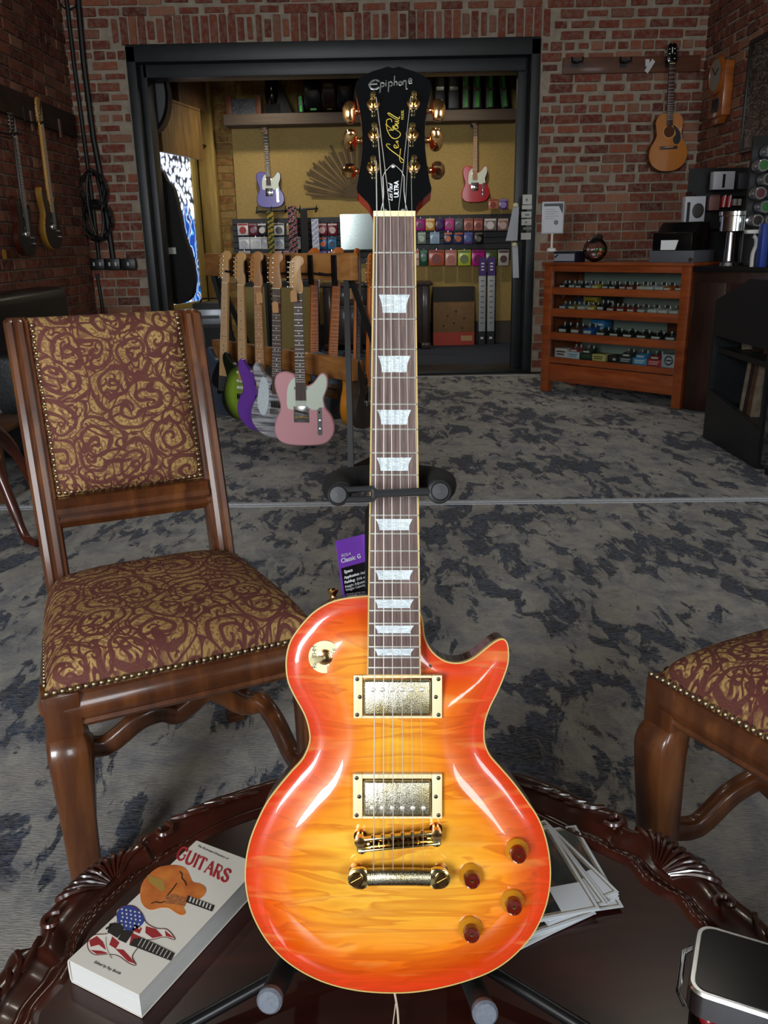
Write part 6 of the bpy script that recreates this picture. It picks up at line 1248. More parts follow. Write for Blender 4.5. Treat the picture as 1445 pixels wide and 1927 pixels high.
# on top of the cabinet
def ctop(x, y): return CBM @ T(x, y, 1.0055)
t = thing('card_reader', 'grey and navy card reader box at the left end of the cabinet top', 'card reader', ctop(.11, .1)); MB().box(-.1, .1, 0, .14, 0, .08).obj('body', mat('navy_plastic', '#171a2a', .5), t, bevel=.005); MB().box(-.095, .095, -.003, .003, .008, .062).obj('front_label', mat('grey_label', '#8f949e', .5), t, smooth=0); MB().prism([(-.09, .04), (-.06, .058), (-.05, .055), (-.085, .03)], -.004, .001, Matrix(((1, 0, 0, 0), (0, 0, 1, -.001), (0, 1, 0, 0), (0, 0, 0, 1)))).obj('printed_mark', M_BLKP, t, smooth=0)
p = ony(1043, 408, 6.9); t = thing('sign_holder', 'upright white notice in a clear holder on a stalk above the card reader', 'sign', T(p.x, p.y+.06, 1.087)); bz_ = 1.087
a, b = ony(1019, 440, 6.96), ony(1065, 379, 6.96); w_ = (b.x-a.x)/2*.95
MB().box(-w_, w_, -.004, .004, a.z-bz_, b.z-bz_).obj('frame', mat('holder_white', '#b6bac4', .4), t, bevel=.002); hz = b.z-a.z; zb_ = a.z-bz_
MB().box(-w_*.88, w_*.88, -.0055, -.0035, zb_+hz*.04, zb_+hz*.94).obj('sheet', mat('paper_white', '#c4c8ce', .5), t, smooth=0); MB().box(-w_*.85, w_*.88, -.0065, -.005, zb_+hz*.86, zb_+hz*.94).obj('heading_bar', mat('heading_dark', '#3a444a', .5), t, smooth=0)
MB().prism([(w_*.5, zb_+hz*.86), (w_*.88, zb_+hz*.86), (w_*.85, zb_+hz*.62)], -.0062, -.005, Matrix(((1, 0, 0, 0), (0, 0, 1, 0), (0, 1, 0, 0), (0, 0, 0, 1)))).obj('printed_corner', mat('heading_dark'), t, smooth=0)
for k in range(5): MB().box(-w_*.7, w_*(.5 if k % 2 else .2), -.006, -.005, zb_+hz*(.75-.07*k), zb_+hz*(.762-.07*k)).obj('printed_line', mat('print_grey'), t, smooth=0)
MB().cyl((w_*.3, -.006, zb_+hz*.35), (w_*.3, -.0045, zb_+hz*.35), .018, n=16).obj('round_mark', mat('print_grey'), t); MB().tube([(0, 0, zb_), (0, 0, .02), (0, -.01, .0)], .009, 8).lathe([(.04, .0), (.035, .02), (.012, .03)], 16).obj('stalk', mat('white_enamel', '#d8d8d4', .3), t)
t = thing('sweet_jar', 'round clear jar full of coloured sweets on the cabinet top', 'jar', ctop(.36, .14)); MB().ball((0, 0, .09), .09, (1, 1, 1), 24, 16).obj('glass_globe', M_PANE, t); MB().lathe([(.052, 0), (.05, .012), (.03, .016)], 18, T(0, .01, .165) @ RX(R_(35))).obj('lid', mat('dark_lid', '#1a1a1a', .4), t)
for k in range(60):
    a_, b_, r_ = rp.uniform(0, 2*PI), rp.uniform(-1, .15), .072*rp.uniform(.5, 1)**.4; q_ = math.sqrt(1-b_*b_); MB().ball((r_*q_*math.cos(a_), r_*q_*math.sin(a_), .09+r_*b_), .014, (1, 1, .7), 8, 5).obj('sweet', mat('jar_sweet_%d' % (k % 6), ['#a82a2a', '#d8d4cc', '#2a7a3a', '#c8682a', '#6a2a3a', '#5a4a3a'][k % 6], .3), t)
t = thing('receipt_printer', 'black receipt printer with a white paper slip at the cabinet right end', 'printer', ctop(CW-.2, .07)); MB().box(-.17, .17, 0, .3, 0, .08).obj('cash_drawer', mat('grey_steel_paint', '#565a60', .45), t, bevel=.004); MB().prism([(0, .08), (.24, .08), (.24, .27), (.12, .27), (.05, .2), (.0, .2)], -.15, .15, Matrix(((0, 0, 1, 0), (1, 0, 0, 0), (0, 1, 0, 0), (0, 0, 0, 1)))).obj('printer_body', mat('gloss_black_plastic', '#0c0c0e', .2), t, bevel=.008); MB().prism([(-.08, .085), (.03, .085), (.05, .15), (-.08, .15)], -.004, .001, Matrix(((1, 0, 0, 0), (0, 0, 1, -.001), (0, 1, 0, 0), (0, 0, 0, 1)))).obj('paper_slip', mat('bright_paper', '#eceff2', .5), t, smooth=0); MB().cyl((.155, -.002, .02), (.155, -.012, .02), .014, n=14).obj('lock', M_CHROME, t)
# ---- notices on the right jamb
for i, (x0, y0, x1, y1, lb) in enumerate(((983, 366, 1001, 385, 'topmost white card with a dark logo'), (982, 386, 1001, 394, 'second cream card'), (981, 398, 1000, 410, 'third white card with faint print'), (981, 412, 1000, 424, 'fourth white card'), (984, 427, 1000, 433, 'dull grey card'), (980, 438, 999, 451, 'lowest pale card with a notch'))):
    X0, X1, Z0, Z1 = pbox(x0, y1, x1, y0, YB-.053); t = thing('jamb_card', '%s stuck on the black door jamb' % lb, 'card', T((X0+X1)/2, YB-.0515, Z0), 'cards on the door jamb'); w_ = (X1-X0)/2
    MB().box(-w_, w_, -.002, 0, 0, Z1-Z0).obj('card', mat('jamb_card_%d' % (i == 4), ['#c4c4bc', '#7a7c74'][i == 4], .5), t, smooth=0)
    if i in (0, 2, 3): MB().box(-w_*.3, w_*.6 if i == 2 else w_*.1, -.0028, -.0015, (Z1-Z0)*.35, (Z1-Z0)*.6).obj('printed_mark', mat('print_grey'), t, smooth=0)
for i, (xt, yt, xb, yb_, lb) in enumerate(((970, 389, 962, 453, 'upper'), (968, 463, 965, 523, 'lower'))):
    a, b = ony(xt, yt, 7.98), ony(xb, yb_, 7.98); t = thing('paper_roll', '%s pale paper strip hanging beside the door jamb' % lb, 'paper', a, 'paper strips by the jamb'); L = (a-b).length; dx2 = (b.x-a.x)
    MB().prism([(-.02, 0), (.03, 0), (dx2+.055, b.z-a.z), (dx2-.05 if i == 0 else dx2, b.z-a.z)], -.003, .003, Matrix(((1, 0, 0, 0), (0, 0, -1, 0), (0, 1, 0, 0), (0, 0, 0, 1)))).obj('strip', mat('pale_strip', '#b4b8c0', .6), t, smooth=0); MB().ball((0, -.01, .012), .026, (1, .5, .8), 12, 8).obj('clip', mat('cream_clip', '#dcd8b0', .4), t)
# ---- hanger board and acoustic guitar on the right pier
x0, x1, z0, z1 = pbox(1058, 140, 1318, 104, YB-.03); t = thing('hanger_board', 'brown wooden hanger board with hooks above the acoustic guitar', 'hanger board', T(0, YB-.018, 0)); MB().box(x0, x1, -.026, 0, z0, z1).obj('board', woodmat('hanger_wood', '#3f2214', '#552e1a', '#683a20', .1, .6, (2, 8, 14)), t, bevel=.003)
for px in (1083, 1173, 1258):
    p = ony(px, 117, YB-.05); MB().box(p.x-.03, p.x+.03, -.034, -.026, p.z-.04, p.z+.03).tube([(p.x-.045, -.1, p.z+.03), (p.x-.045, -.09, p.z), (p.x, -.06, p.z-.01), (p.x, -.03, p.z-.01)], .008, 6).tube([(p.x+.045, -.1, p.z+.03), (p.x+.045, -.09, p.z), (p.x, -.06, p.z-.01)], .008, 6).obj('hook', M_RACKB, t)
for i, (pts_, lb) in enumerate((([(1215, 111), (1223, 111), (1222, 125), (1215, 125)], 'straight'), ([(1228, 110), (1233, 116), (1219, 138), (1213, 133)], 'slanted'))):
    P = [ony(a, b, YB-.06) for a, b in pts_]; o = MB().prism([(p.x, p.z) for p in P], -.003, .003, Matrix(((1, 0, 0, 0), (0, 0, -1, YB-.049-.004*i), (0, 1, 0, 0), (0, 0, 0, 1)))).obj('paper_tag', mat('white_tag'), None, smooth=0); tag(o, '%s white paper tag pinned to the hanger board' % lb, 'tag', 'tags on the hanger board')
h_, b_ = ony(1266, 80, YB-.155), ony(1256, 322, YB-.17); AL = (h_-b_).length
ag = thing('acoustic_guitar', 'natural orange acoustic guitar with black pickguard hung on the brick pier', 'guitar', frame(b_, y=h_-b_, z=Vector((.0, -1, 0))) @ Matrix.Scale(AL/1.0, 4))
AO = smooth_poly([(0, 0, 0), (-.07, .008, 0), (-.135, .05, 0), (-.165, .12, 0), (-.155, .19, 0), (-.12, .25, 0), (-.105, .29, 0), (-.112, .35, 0), (-.115, .40, 0), (-.09, .445, 0), (-.04, .46, 0), (.04, .46, 0), (.09, .445, 0), (.115, .40, 0), (.112, .35, 0), (.105, .29, 0), (.12, .25, 0), (.155, .19, 0), (.165, .12, 0), (.135, .05, 0), (.07, .008, 0)], 3); AO2 = [(p.x, p.y) for p in AO]
MB().prism(AO2, -.095, -.003).obj('body', mat('acoustic_side', '#5a2c12', .35), ag, smooth=40); MB().prism([(x*.995, y*.995+.001) for x, y in AO2], -.003, 0).obj('soundboard', mat('spruce_top', '#c0762a', .3, col2='#b06a24', scale=40, stretch=(6, .3, 1), coat=.5), ag, smooth=0)
MB().cyl((0, .315, -.0005), (0, .315, .0006), .052, n=28).obj('rosette', mat('rosette', '#d0a05a', .5), ag); MB().cyl((0, .315, .0004), (0, .315, .0010), .046, n=28).obj('sound_hole', mat('sound_hole', '#55280f', .8), ag)
MB().prism([(p.x, p.y) for p in smooth_poly([(.03, .36, 0), (.06, .35, 0), (.095, .30, 0), (.1, .25, 0), (.08, .215, 0), (.045, .22, 0), (.035, .26, 0), (.058, .3, 0)], 3)], .001, .0025).obj('pickguard', M_BLKP, ag, smooth=0)
MB().box(-.075, .075, .175, .2, 0, .008).obj('bridge', M_ROSED, ag, bevel=.003); MB().box(-.036, .036, .19, .194, .008, .012).obj('saddle', M_CREAM, ag, smooth=0)
MB().prism([(-.028, .36), (.028, .36), (.022, .84), (-.022, .84)], -.02, .006).obj('neck', M_ROSED, ag, bevel=.004); fr = MB()
for n in range(1, 20): y = .84-.645*(1-2**(-n/12)); fr.box(-.025, .025, y-.001, y+.001, .006, .0075)
o = fr.obj('fret', M_NICK, ag, smooth=0); o['kind'] = 'stuff'
MB().box(-.022, .022, .84, .845, .004, .01).obj('nut', M_CREAM, ag, smooth=0); MB().prism([(-.022, .845), (-.036, .87), (-.038, .985), (-.015, 1.0), (0, .99), (.015, 1.0), (.038, .985), (.036, .87), (.022, .845)], -.018, -.002).obj('headstock', M_BLK, ag, bevel=.002); MB().box(-.004, .004, .92, .965, -.002, -.001).obj('headstock_inlay', M_DOT, ag, smooth=0)
for k in range(6):
    sg = -1 if k < 3 else 1; y = .88+(k % 3)*.037; tu = MB().lathe([(.006, -.002), (.006, .002), (.003, .003), (.003, .012), (0, .0125)], 10, T(sg*.022, y, 0)).obj('tuner', M_CHROME, ag); MB().ball((sg*.05, y, -.012), .009, (1, .8, .6), 10, 6).obj('button', M_BLKP, tu)
# ---- clock and picture on the right wall
def onright(x, y, off=0): p = onx(x, y, XR-off); return p
p = onright(1357, 160, .06); ck = thing('wall_clock', 'orange wooden pendulum wall clock with a round grey dial', 'clock', frame(Vector((XR-.02, p.y, p.z)), x=Vector((0, -1, 0)), z=Vector((-1, 0, 0))) @ Matrix.Scale(.72, 4)); M_CLK = woodmat('clock_oak', '#7a3c10', '#96501a', '#a86024', .4, .4)
MB().box(-.2, .2, -.33, .22, 0, .1).obj('case', M_CLK, ck, bevel=.01); MB().lathe([(.0, .1), (.2, .1), (.2, .13), (.17, .14), (.165, .125)], 32, T(0, .1, 0)).obj('bezel', M_CLK, ck); MB().lathe([(0, .13), (.165, .128)], 32, T(0, .1, 0)).obj('dial', mat('clock_dial', '#8d8a80', .4), ck)
for a, L in ((.6, .1), (2.4, .13)): MB().tube([(0, .1, .136), (math.cos(a)*L, .1+math.sin(a)*L, .136)], .004, 6).obj('hand', M_BLKP, ck)
MB().prism([(-.17, -.33), (.17, -.33), (.08, -.4), (-.08, -.4)], .01, .08).obj('base_drop', M_CLK, ck, bevel=.005); MB().box(-.1, .1, -.28, -.14, .1, .106).obj('pendulum_window', M_BLKP, ck, smooth=0)
a, b = onright(1404, 95, .03), onright(1392, 290, .03); a2 = onright(1445, 80, .03)
wf_ = abs(a2.y-b.y)+.35; hf = a.z-b.z+.05; fr_ = thing('framed_picture', 'large framed dark etching on the right brick wall', 'picture', frame(Vector((XR-.018, b.y, b.z)), x=Vector((0, -1, 0)), z=Vector((-1, 0, 0))))
def etch():
    t = NT('dark_etching'); f = t.noise(t.coord(scale=(6, 14, 1), rot=(0, 0, .7)), 2, 5, .7, 2); return t.set(col=t.ramp(f, [(.4, '#1a1614'), (.52, '#3a322c'), (.6, '#8a8078'), (.64, '#2a2320')]), rough=.3)
MB().box(.03, wf_-.03, .03, hf-.03, 0, .012).obj('print', etch(), fr_, smooth=0)
for q in ((0, wf_, 0, .03), (0, wf_, hf-.03, hf), (0, .03, .03, hf-.03), (wf_-.03, wf_, .03, hf-.03)): MB().box(q[0], q[1], q[2], q[3], 0, .025).obj('frame_bar', mat('black_frame', '#14110f', .4), fr_, bevel=.003)
# ---- counter and goods at the right
M_CTR = woodmat('dark_red_counter', '#1e0f0a', '#2a150e', '#381d13', .3, .4)
ct = thing('shop_counter', 'dark reddish wooden shop counter right of the display cabinet', 'counter', CBM @ T(CW+.012, 0, 0)); MB().box(0, .52, .02, .3, .0, .95).obj('body', M_CTR, ct, bevel=.004); MB().box(0, .54, .0, .32, .95, .985).obj('worktop', mat('black_worktop', '#121113', .3), ct, bevel=.004)
for k in range(2): MB().box(.03+k*.24, .24+k*.24, .008, .022, .08, .88).obj('panel', M_CTR, ct, bevel=.006)
cu = thing('low_cupboard', 'dark cupboard standing behind the display cabinet', 'cupboard', CBM @ T(.72, .5, 0)); MB().box(0, .55, 0, .3, 0, .95).obj('body', M_CTR, cu, bevel=.004); MB().box(-.01, .56, -.01, .31, .95, .985).obj('top', MATS['black_worktop'], cu, bevel=.003)
CZ = .986
x0, x1, z0, z1 = pbox(1292, 440, 1418, 330, 6.25); t = thing('display_rack', 'black tiered rack of small boxed goods on the counter', 'rack', (2.52, 6.55, CZ)); H_ = z1-CZ
for zz2 in (.02, .24, .46): MB().box(-.26, .24, -.08, .05, zz2, zz2+.015).obj('tier', M_RACKB, t, smooth=0)
MB().box(-.26, .24, .05, .06, 0, .66).obj('rack_back', M_RACKB, t, smooth=0); MB().box(-.27, -.25, -.08, .06, 0, .5).obj('rack_side', M_RACKB, t, smooth=0)
def good(px0, py0, px1, py1, Y, col, label, cat, name='boxed_goods', extra=None, zbase=None):
    X0, X1, Z0, Z1 = pbox(px0, py1, px1, py0, Y); z0 = Z0 if zbase is None else zbase; t = thing(name, label, cat, ((X0+X1)/2, Y, z0)); w_ = (X1-X0)/2; h = Z1-z0
    MB().box(-w_, w_, 0, .07, 0, h).obj('carton', mat('goods_'+col[1:], col, .5), t, bevel=.003)
    if extra == 'bottle': MB().box(w_*-.15, w_*.1, -.002, .001, h*.1, h*.85).obj('printed_picture', M_BLKP, t, smooth=0)
    if extra == 'ear': MB().ball((w_*.3, -.002, h*.5), h*.22, (1, .06, 1.2), 14, 8).obj('printed_picture', mat('print_dark2', '#2c2626', .5), t); MB().box(-w_*.8, -w_*.5, -.002, .001, h*.1, h*.8).obj('printed_picture', M_BLKP, t, smooth=0)
    if extra == 'stripe': MB().prism([(-w_*.6, 0), (0, 0), (w_*.6, h), (0, h)], -.002, .001, Matrix(((1, 0, 0, 0), (0, 0, 1, 0), (0, 1, 0, 0), (0, 0, 0, 1)))).obj('printed_stripe', mat('paper_white'), t, smooth=0)
    return t
good(1341, 322, 1384, 357, 6.46, '#a9a9b0', 'white and grey box with a dark microphone picture on the top tier', 'box', extra='bottle'); good(1388, 325, 1412, 356, 6.46, '#23262c', 'dark grey box at the right of the top tier', 'box')
good(1286, 369, 1329, 424, 6.46, '#b4b6bc', 'white headphone box beside the counter rack', 'box', extra='ear'); good(1333, 366, 1356, 396, 6.47, '#6a4a44', 'mauve-brown boxes on the middle tier', 'box')
for i, (a, b) in enumerate(((1358, 1368), (1368.5, 1378))): good(a, 367, b, 390, 6.47, '#a8242a', '%s red and white striped pack on the middle tier' % ('left' if i == 0 else 'right'), 'pack', extra='stripe')
for i, (a, b) in enumerate(((1380, 1387), (1389, 1396))): good(a, 374, b, 387, 6.47, '#8d8680', '%s small beige pack on the middle tier' % ('left' if i == 0 else 'right'), 'pack')
p = ony(1382, 430, 5.95); t = thing('chrome_lamp', 'polished chrome drum fixture on a pedestal at the counter', 'fixture', (p.x, 5.95, CZ)); zc = ony(1382, 436, 5.95).z-CZ; zt = ony(1382, 398, 5.95).z-CZ
MB().lathe([(.06, 0), (.055, .02), (.035, .03), (.03, zc)], 20, T(-.02, 0, 0)).obj('pedestal', mat('brushed_steel'), t); MB().lathe([(.09, zc), (.098, zc+.005), (.098, zt-.03), (.105, zt-.025), (.105, zt), (.0, zt)], 28).obj('drum', M_CHROME, t)
t = thing('white_scanner', 'curved white handheld scanner standing at the counter edge', 'scanner', (ony(1414, 500, 5.62).x, 5.62, CZ)); MB().tube(smooth_poly([(0, 0, 0), (.0, 0, .08), (.015, 0, .13), (.01, 0, .17), (-.01, 0, .19)], 4, False), .02, 10, flat=.6).obj('handle', mat('white_enamel'), t); MB().box(-.06, .06, -.03, .03, .2, .225).obj('head', mat('white_enamel'), t, bevel=.008); MB().tube([(-.005, 0, .18), (0, 0, .21)], .015, 8).obj('joint', M_BLKP, t)
t = thing('jar_rack', 'stacked rack of round silver-rimmed jars at the right edge', 'rack', (ony(1432, 390, 5.75).x+.06, 5.75, ony(1432, 392, 5.75).z)); k = 0
MB().box(-.12, .14, .08, .1, -.22, .55).obj('rack_back', M_RACKB, t, smooth=0); MB().box(-.1, .14, -.05, .09, -.24, -.21).obj('rack_foot', M_RACKB, t, smooth=0)
t.location.z = CZ+.241
JM = [mat('jar_rim', '#b9bcc0', .25, .9)]
for r in range(6):
    for c_ in range(3):
        x, z = -.085+c_*.085+(.0425 if r % 2 else 0)-.02*r*0, .04+r*.082
        j = thing('spice_jar', '%s jar, %s from the left in the %s row of the jar rack' % (['dark', 'green', 'maroon'][(r+c_) % 3], ['first', 'second', 'third'][c_], ['lowest', 'second lowest', 'third lowest', 'third highest', 'second highest', 'topmost'][r]), 'jar', T(t.location.x+x, 5.75, t.location.z+z) @ RX(PI/2), 'round jars in the jar rack'); MB().lathe([(.036, -.07), (.039, -.06), (.039, .03), (.036, .034), (.028, .034), (.028, .028), (0, .028)], 20).obj('rim', JM[0], j); MB().lathe([(.028, .0285), (0, .0295)], 18).obj('window', mat('jar_fill_%d' % ((r+c_) % 3), ['#2a2420', '#2f6a34', '#5a2a30'][(r+c_) % 3], .4), j)
o = good(1434, 420, 1450, 455, 5.5, '#1f3f94', 'blue packet standing at the far right of the counter', 'packet', zbase=CZ)
good(1390, 430, 1440, 470, 6.2, '#0f1012', 'black monitor back standing on the counter', 'monitor', 'monitor', zbase=CZ)
# ---- black record browser and dark glossy cabinet at the right edge
p0 = onz(1322, 822, 0); zA = ony(1345, 565, p0.y).z; M_BLKW = mat('black_painted_wood', '#101214', .45, col2='#171b1e', scale=5)
rb_ = thing('record_browser', 'black painted record bin with a sloping top and open shelf', 'record bin', (p0.x, p0.y, 0))
prof_r = [(0, 0), (-.78, 0), (-.78, zA+.14), (-.45, zA+.14), (0, zA)]
MB().prism(prof_r, .72, .75, Matrix(((0, 0, 1, 0), (1, 0, 0, 0), (0, 1, 0, 0), (0, 0, 0, 1)))).obj('side_panel', M_BLKW, rb_, smooth=0)
MB().prism([(0, zA-.2), (-.78, zA-.2), (-.78, zA+.14), (-.45, zA+.14), (0, zA)], 0, .03, Matrix(((0, 0, 1, 0), (1, 0, 0, 0), (0, 1, 0, 0), (0, 0, 0, 1)))).obj('bin_front', M_BLKW, rb_, smooth=0)
MB().prism([(0, 0), (-.78, 0), (-.78, .2), (-.03, .3), (0, .3)], 0, .03, Matrix(((0, 0, 1, 0), (1, 0, 0, 0), (0, 1, 0, 0), (0, 0, 0, 1)))).obj('lower_front', M_BLKW, rb_, smooth=0)
MB().box(0, .03, -.03, 0, .3, zA-.2).obj('corner_post', M_BLKW, rb_, smooth=0); MB().box(0, .03, -.78, -.75, .2, zA-.2).obj('corner_post', M_BLKW, rb_, smooth=0)
MB().box(.03, .72, -.78, -.02, .18, .21).obj('shelf', M_BLKW, rb_, smooth=0); MB().box(.03, .72, -.02, 0, 0, zA-.02).obj('far_panel', M_BLKW, rb_, smooth=0); MB().box(.03, .72, -.78, -.02, zA-.3, zA-.27).obj('bin_floor', M_BLKW, rb_, smooth=0); MB().box(.03, .72, -.78, -.76, 0, zA+.02).obj('near_panel', M_BLKW, rb_, smooth=0)
for i in range(4):
    r_ = MB().box(0, .3, -.006, .006, 0, .3).obj('record_sleeve', mat('sleeve_%d' % (i % 3)) if ('sleeve_%d' % (i % 3)) in MATS else mat('sleeve_%d' % (i % 3), ['#9c8f7c', '#3a322c', '#6a4a34'][i % 3], .4, col2=['#4a3f34', '#1c1816', '#2f2018'][i % 3], scale=14), None, smooth=0); r_.matrix_world = T(p0.x+.08, p0.y-.3-.05*i, .212) @ RX(R_(10)); tag(r_, '%s record on the open shelf of the black bin, %s from far end' % (['pale brown', 'dark', 'tan brown', 'brown-grey'][i], N_[i]), 'record', 'records on the open shelf')
for i in range(5):
    r_ = MB().box(-.15, .15, -.004, .004, 0, .31).obj('record_sleeve', mat('sleeve_%d' % (i % 3), ['#9c8f7c', '#3a322c', '#6a4a34'][i % 3], .4, col2=['#4a3f34', '#1c1816', '#2f2018'][i % 3], scale=14), None, smooth=0); r_.matrix_world = T(p0.x+.25+.02*i, p0.y-.2-.1*i, zA-.265) @ RX(R_(-14)); tag(r_, '%s record sleeve standing in the black bin, %s from the back' % (['pale brown', 'dark', 'tan brown'][i % 3], N_[i]), 'record', 'records in the black bin')
p1 = onz(1403, 888, 0); zB = ony(1420, 695, p1.y).z
gl = thing('gloss_cabinet', 'dark brown gloss cabinet corner at the right edge of the room', 'cabinet', (p1.x+.06, p1.y-.02, 0)); MB().box(0, .7, -.55, 0, .04, zB-.02).obj('body', mat('dark_gloss_brown', '#170c0a', .12, coat=.5), gl, bevel=.01, seg=3); MB().box(-.012, .72, -.57, .012, zB-.02, zB+.01).obj('top', mat('dark_gloss_brown'), gl, bevel=.008); MB().box(.02, .68, -.53, -.02, 0, .04).obj('plinth', M_BLKW, gl, smooth=0)
# ---- left: sofa, side table, wall guitars, cables
M_LEATH = mat('black_leather', '#0e1114', .32, col2='#141a1e', scale=8, bump=.25, bscale=60)
so = thing('leather_sofa', 'black leather sofa against the left wall behind the paisley chair', 'sofa', (-2.06, 5.55, 0)); MB().box(-.48, .38, -.85, .85, .12, .42).obj('base', M_LEATH, so, bevel=.04, seg=3); MB().box(-.5, -.22, -.9, .9, .1, .92).obj('back', M_LEATH, so, bevel=.07, seg=4)
for sg in (-1, 1): MB().box(-.46, .4, sg*.96-.13, sg*.96+.13, .1, .68).obj('arm', M_LEATH, so, bevel=.06, seg=4); MB().box(-.2, .42, sg*.41-.4, sg*.41+.4, .425, .56).obj('seat_cushion', M_LEATH, so, bevel=.05, seg=3)
for x in (-.42, .34):
    for y in (-1.0, 1.0): MB().box(x-.03, x+.03, y-.03, y+.03, 0, .11).obj('foot', M_BLKW, so, smooth=0)
M_STW = woodmat('reddish_side_table', '#35130a', '#4a1c0f', '#5e2816', .5, .3)
f1 = onz(48, 1024, 0); st_ = thing('side_table', 'small reddish wooden side table with curved legs at the left edge', 'side table', (f1.x-.32, f1.y+.2, 0))
MB().lathe([(0, .50), (.19, .50), (.2, .51), (.19, .525), (0, .525)], 36).obj('tabletop', M_STW, st_); MB().lathe([(.13, .42), (.15, .43), (.15, .5), (.13, .5)], 28).obj('apron', M_STW, st_)
for k, a in enumerate((R_(-32), R_(58), R_(148), R_(238))):
    d = Vector((math.cos(a), math.sin(a), 0)); P = smooth_poly([d*.13+Vector((0, 0, .47)), d*.2+Vector((0, 0, .40)), d*.26+Vector((0, 0, .32)), d*.33+Vector((0, 0, .16)), d*.375+Vector((0, 0, .05)), d*.41+Vector((0, 0, .02)), d*.46+Vector((0, 0, .016))], 4, False); MB().tube(P, [.034]*4+[.03]*5+[.022]*5+[.018]*7+[.016]*4, 10).obj('leg', M_STW, st_)
f2 = onz(36, 930, 0); sl2 = thing('wooden_stool', 'plain brown wooden stool with straight legs beside the sofa', 'stool', (f2.x-.2, f2.y+.05, 0)); M_STL = woodmat('stool_wood', '#4a2a14', '#5f3a1c', '#744a26', .1, .5)
for x in (-.19, .19):
    for y in (-.19, .19): MB().box(x-.022, x+.022, y-.022, y+.022, 0, .33).obj('leg', M_STL, sl2, bevel=.003)
MB().box(-.22, .22, -.22, .22, .33, .36).obj('seat', M_STL, sl2, bevel=.008)
# hanger board and guitars on the left wall
p = onx(75, 215, XL+.03); a, b = onx(143, 262, XL+.03), onx(10, 210, XL+.03); zc = (onx(143, 240, XL+.03).z+onx(100, 222, XL+.03).z)/2
hb = thing('hanger_board', 'dark wooden hanger board on the left brick wall', 'hanger board', (XL+.02, 0, 0)); MB().box(0, .028, 4.4, a.y, zc-.09, zc+.09).obj('board', woodmat('dark_hanger_wood', '#1d0f0b', '#2a1711', '#352018', .1, .6), hb, bevel=.003)
for px in (62, 115): q = onx(px, 228 if px == 62 else 242, XL+.06); MB().box(.028, .04, q.y-.02, q.y+.02, q.z-.07, q.z+.07).obj('peg_plate', mat('pale_peg', '#6a4a3a', .6), hb, smooth=0)
def wallgtr(head, bottom, label, bm_, neck, off=.14, outline=STRAT, yaw=18, face=None):
    h_ = onx(*head, XL+off); b_ = onx(*bottom, XL+off); b_.y = h_.y-.02; L = (h_-b_).length/.99; a = R_(yaw); z = Vector((math.cos(a), -math.sin(a), 0))
    n_ = b_.lerp(h_, .83); MB().tube([(.028, n_.y, n_.z+.02), (off-.03, n_.y, n_.z), (off+.02, n_.y-.035, n_.z+.01)], .007, 6).tube([(off-.03, n_.y, n_.z), (off+.02, n_.y+.035, n_.z+.01)], .007, 6).tube([(.03, n_.y, n_.z+.02), (.03, n_.y, zc)], .006, 5).obj('hanger_fork', M_RACKB, hb)
    return egtr(label, frame(b_, y=h_-b_, z=z) @ Matrix.Scale(L, 4), outline, bm_, neck=neck, pickups='hh', guard=face, guardp=[(x*.97, y*.97+.006) for x, y in outline] if face else None, group='guitars on the left wall')
wallgtr((70, 182), (112, 470), 'natural yellow electric guitar hanging edge-on on the left wall', body_mat('natural_yellow', '#a87a30', rough=.35), mat('yellow_neck', '#b8863a', .45), .16, STRAT, 0, M_BLKHW)
wallgtr((20, 205), (62, 482), 'dark red-brown electric guitar hanging nearer on the left wall', body_mat('dark_redbrown', '#3a140c', rough=.2), mat('dark_neck', '#2a1a12', .45), .16, STRAT, 0, M_BLKHW)
q = onx(8, 478, XL+.022); o = MB().prism([(-.02, -.035), (.02, -.035), (.02, .02), (0, .035), (-.02, .02)], -.001, .001).obj('price_tag', mat('orange_tag', '#a86a2a', .7), None, smooth=0); o.matrix_world = frame(q, x=Vector((.3, 1, 0)), y=Vector((0, 0, 1))); tag(o, 'small orange price tag at the left edge of the picture', 'tag')
# cable runs, coil and outlets on the left pier
M_CBL = mat('black_cable', '#0d0d0e', .5)
def onb(x, y, off=.03): return ony(x, y, YB-off)
c1 = [onb(118, -120), onb(125, 0), onb(139, 120), onb(158, 260), onb(168, 335), onb(188, 500)]; c2 = [onb(140, -120), onb(148, 10), onb(158, 120), onb(176, 260), onb(192, 345), onb(213, 488)]
tag(MB().tube([Vector((p.x, YB-.032, p.z)) for p in c1], .017, 8).obj('conduit', M_CBL), 'thinner black conduit running down the left brick pier', 'conduit', 'black conduits on the left pier'); tag(MB().tube([Vector((p.x, YB-.038, p.z)) for p in c2], .024, 8).obj('conduit', M_CBL), 'thicker black conduit running down to the outlets', 'conduit', 'black conduits on the left pier')
tag(MB().tube(smooth_poly([onb(100, -40), onb(112, 5), onb(130, 18), onb(146, 8)], 4, False), .008, 6).obj('cable', M_CBL), 'loose black cable looping at the top of the left pier', 'cable')
cc = thing('cable_coil', 'black cable coil hanging on the left brick pier above the outlets', 'cable', onb(180, 385, .07)); rc2 = random.Random(2)
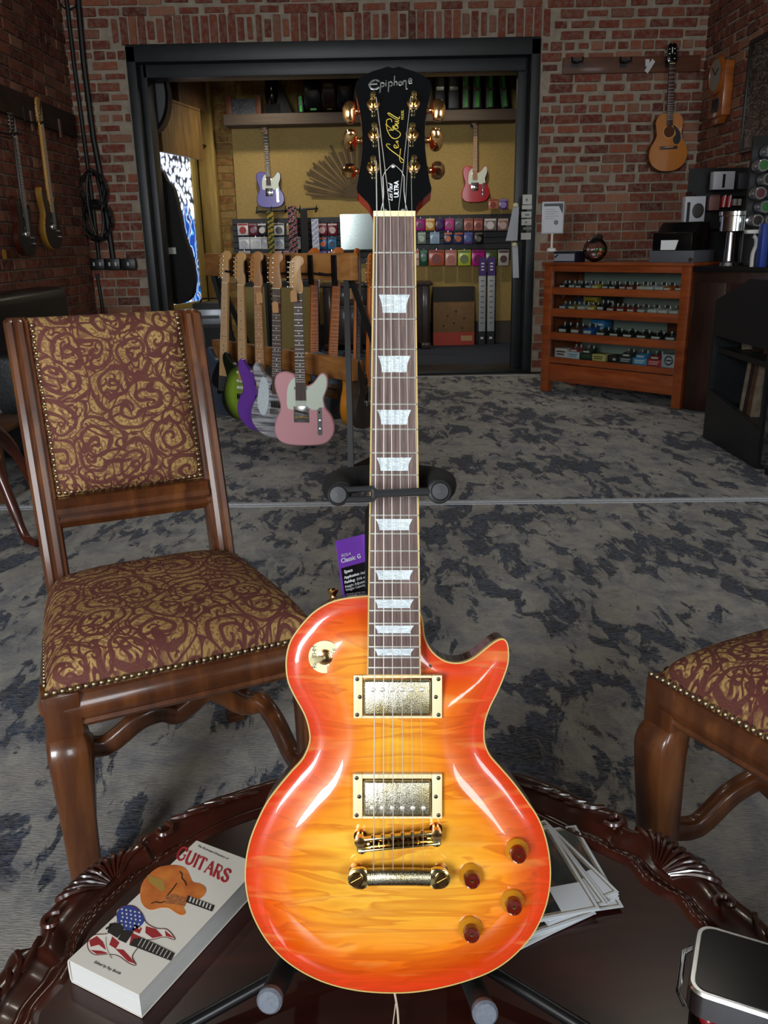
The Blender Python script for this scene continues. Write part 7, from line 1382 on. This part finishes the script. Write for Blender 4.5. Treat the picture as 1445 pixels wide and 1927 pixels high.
for (dx, dz, Rr, Rz) in ((-.01, .13, .1, .14), (.0, .12, .115, .15), (.01, -.13, .11, .15), (-.01, -.14, .125, .165), (.005, -.12, .13, .155), (0, .0, .06, .29)):
    MB().tube([(dx+Rr*math.cos(2*PI*i/28), rc2.uniform(-.015, .015)-.01, dz+Rz*math.sin(2*PI*i/28)) for i in range(28)], .012, 6, closed=True).obj('loop', M_CBL, cc)
MB().cyl((0, .06, .25), (0, -.03, .25), .012, n=8).obj('peg', M_CBL, cc)
for i, px in enumerate((185, 214, 243)):
    p = onb(px, 497, .03); t = thing('outlet_box', '%s black outlet box on the left pier' % ['left', 'middle', 'right'][i], 'outlet', (p.x, YB-.017, p.z), 'outlet boxes on the left pier'); MB().box(-.065, .065, -.05, 0, -.05, .05).obj('box', M_BLKP, t, bevel=.006)
    for sg in (-1, 1):
        if i < 2 or sg > 0: MB().box(sg*.028*(i < 2)-.007, sg*.028*(i < 2)+.007, -.053, -.049, -.014, .016).obj('socket', mat('white_tag'), t, smooth=0)
p3 = [onb(182, 515), onb(190, 560), onb(200, 640), onb(204, 700)]
tag(MB().tube([Vector((p.x, YB-.032, p.z)) for p in p3], .014, 8).obj('conduit', M_CBL), 'short black conduit dropping below the outlets', 'conduit', 'black conduits on the left pier')
# unseen ceiling lamps added to light the back wall of the shop
for i, (x, y) in enumerate(((-1.3, 3.2), (1.4, 3.2), (-1.1, 5.9), (1.5, 5.9))):
    lp = thing('added_ceiling_lamp', '%s added unseen ceiling lamp of the shop room' % ['near left', 'near right', 'far left', 'far right'][i], 'lamp', (x, y, ZC-.001), 'added shop ceiling lamps'); MB().lathe([(.11, -.08), (.12, -.07), (.12, 0), (0, 0)], 24).obj('housing', M_BLKP, lp); MB().lathe([(.1, -.084), (.1, -.075), (0, -.075)], 24).obj('diffuser', mat('added_lamp_diffuser'), lp)
    l = bpy.data.lights.new('added_lamp_light', 'SPOT'); l.energy = 22; l.spot_size = R_(155); l.spot_blend = .9; l.color = (1, .93, .82); l.shadow_soft_size = .11; lo = bpy.data.objects.new('added_lamp_light', l); COL.objects.link(lo); lo.location = (x, y, ZC-.1)
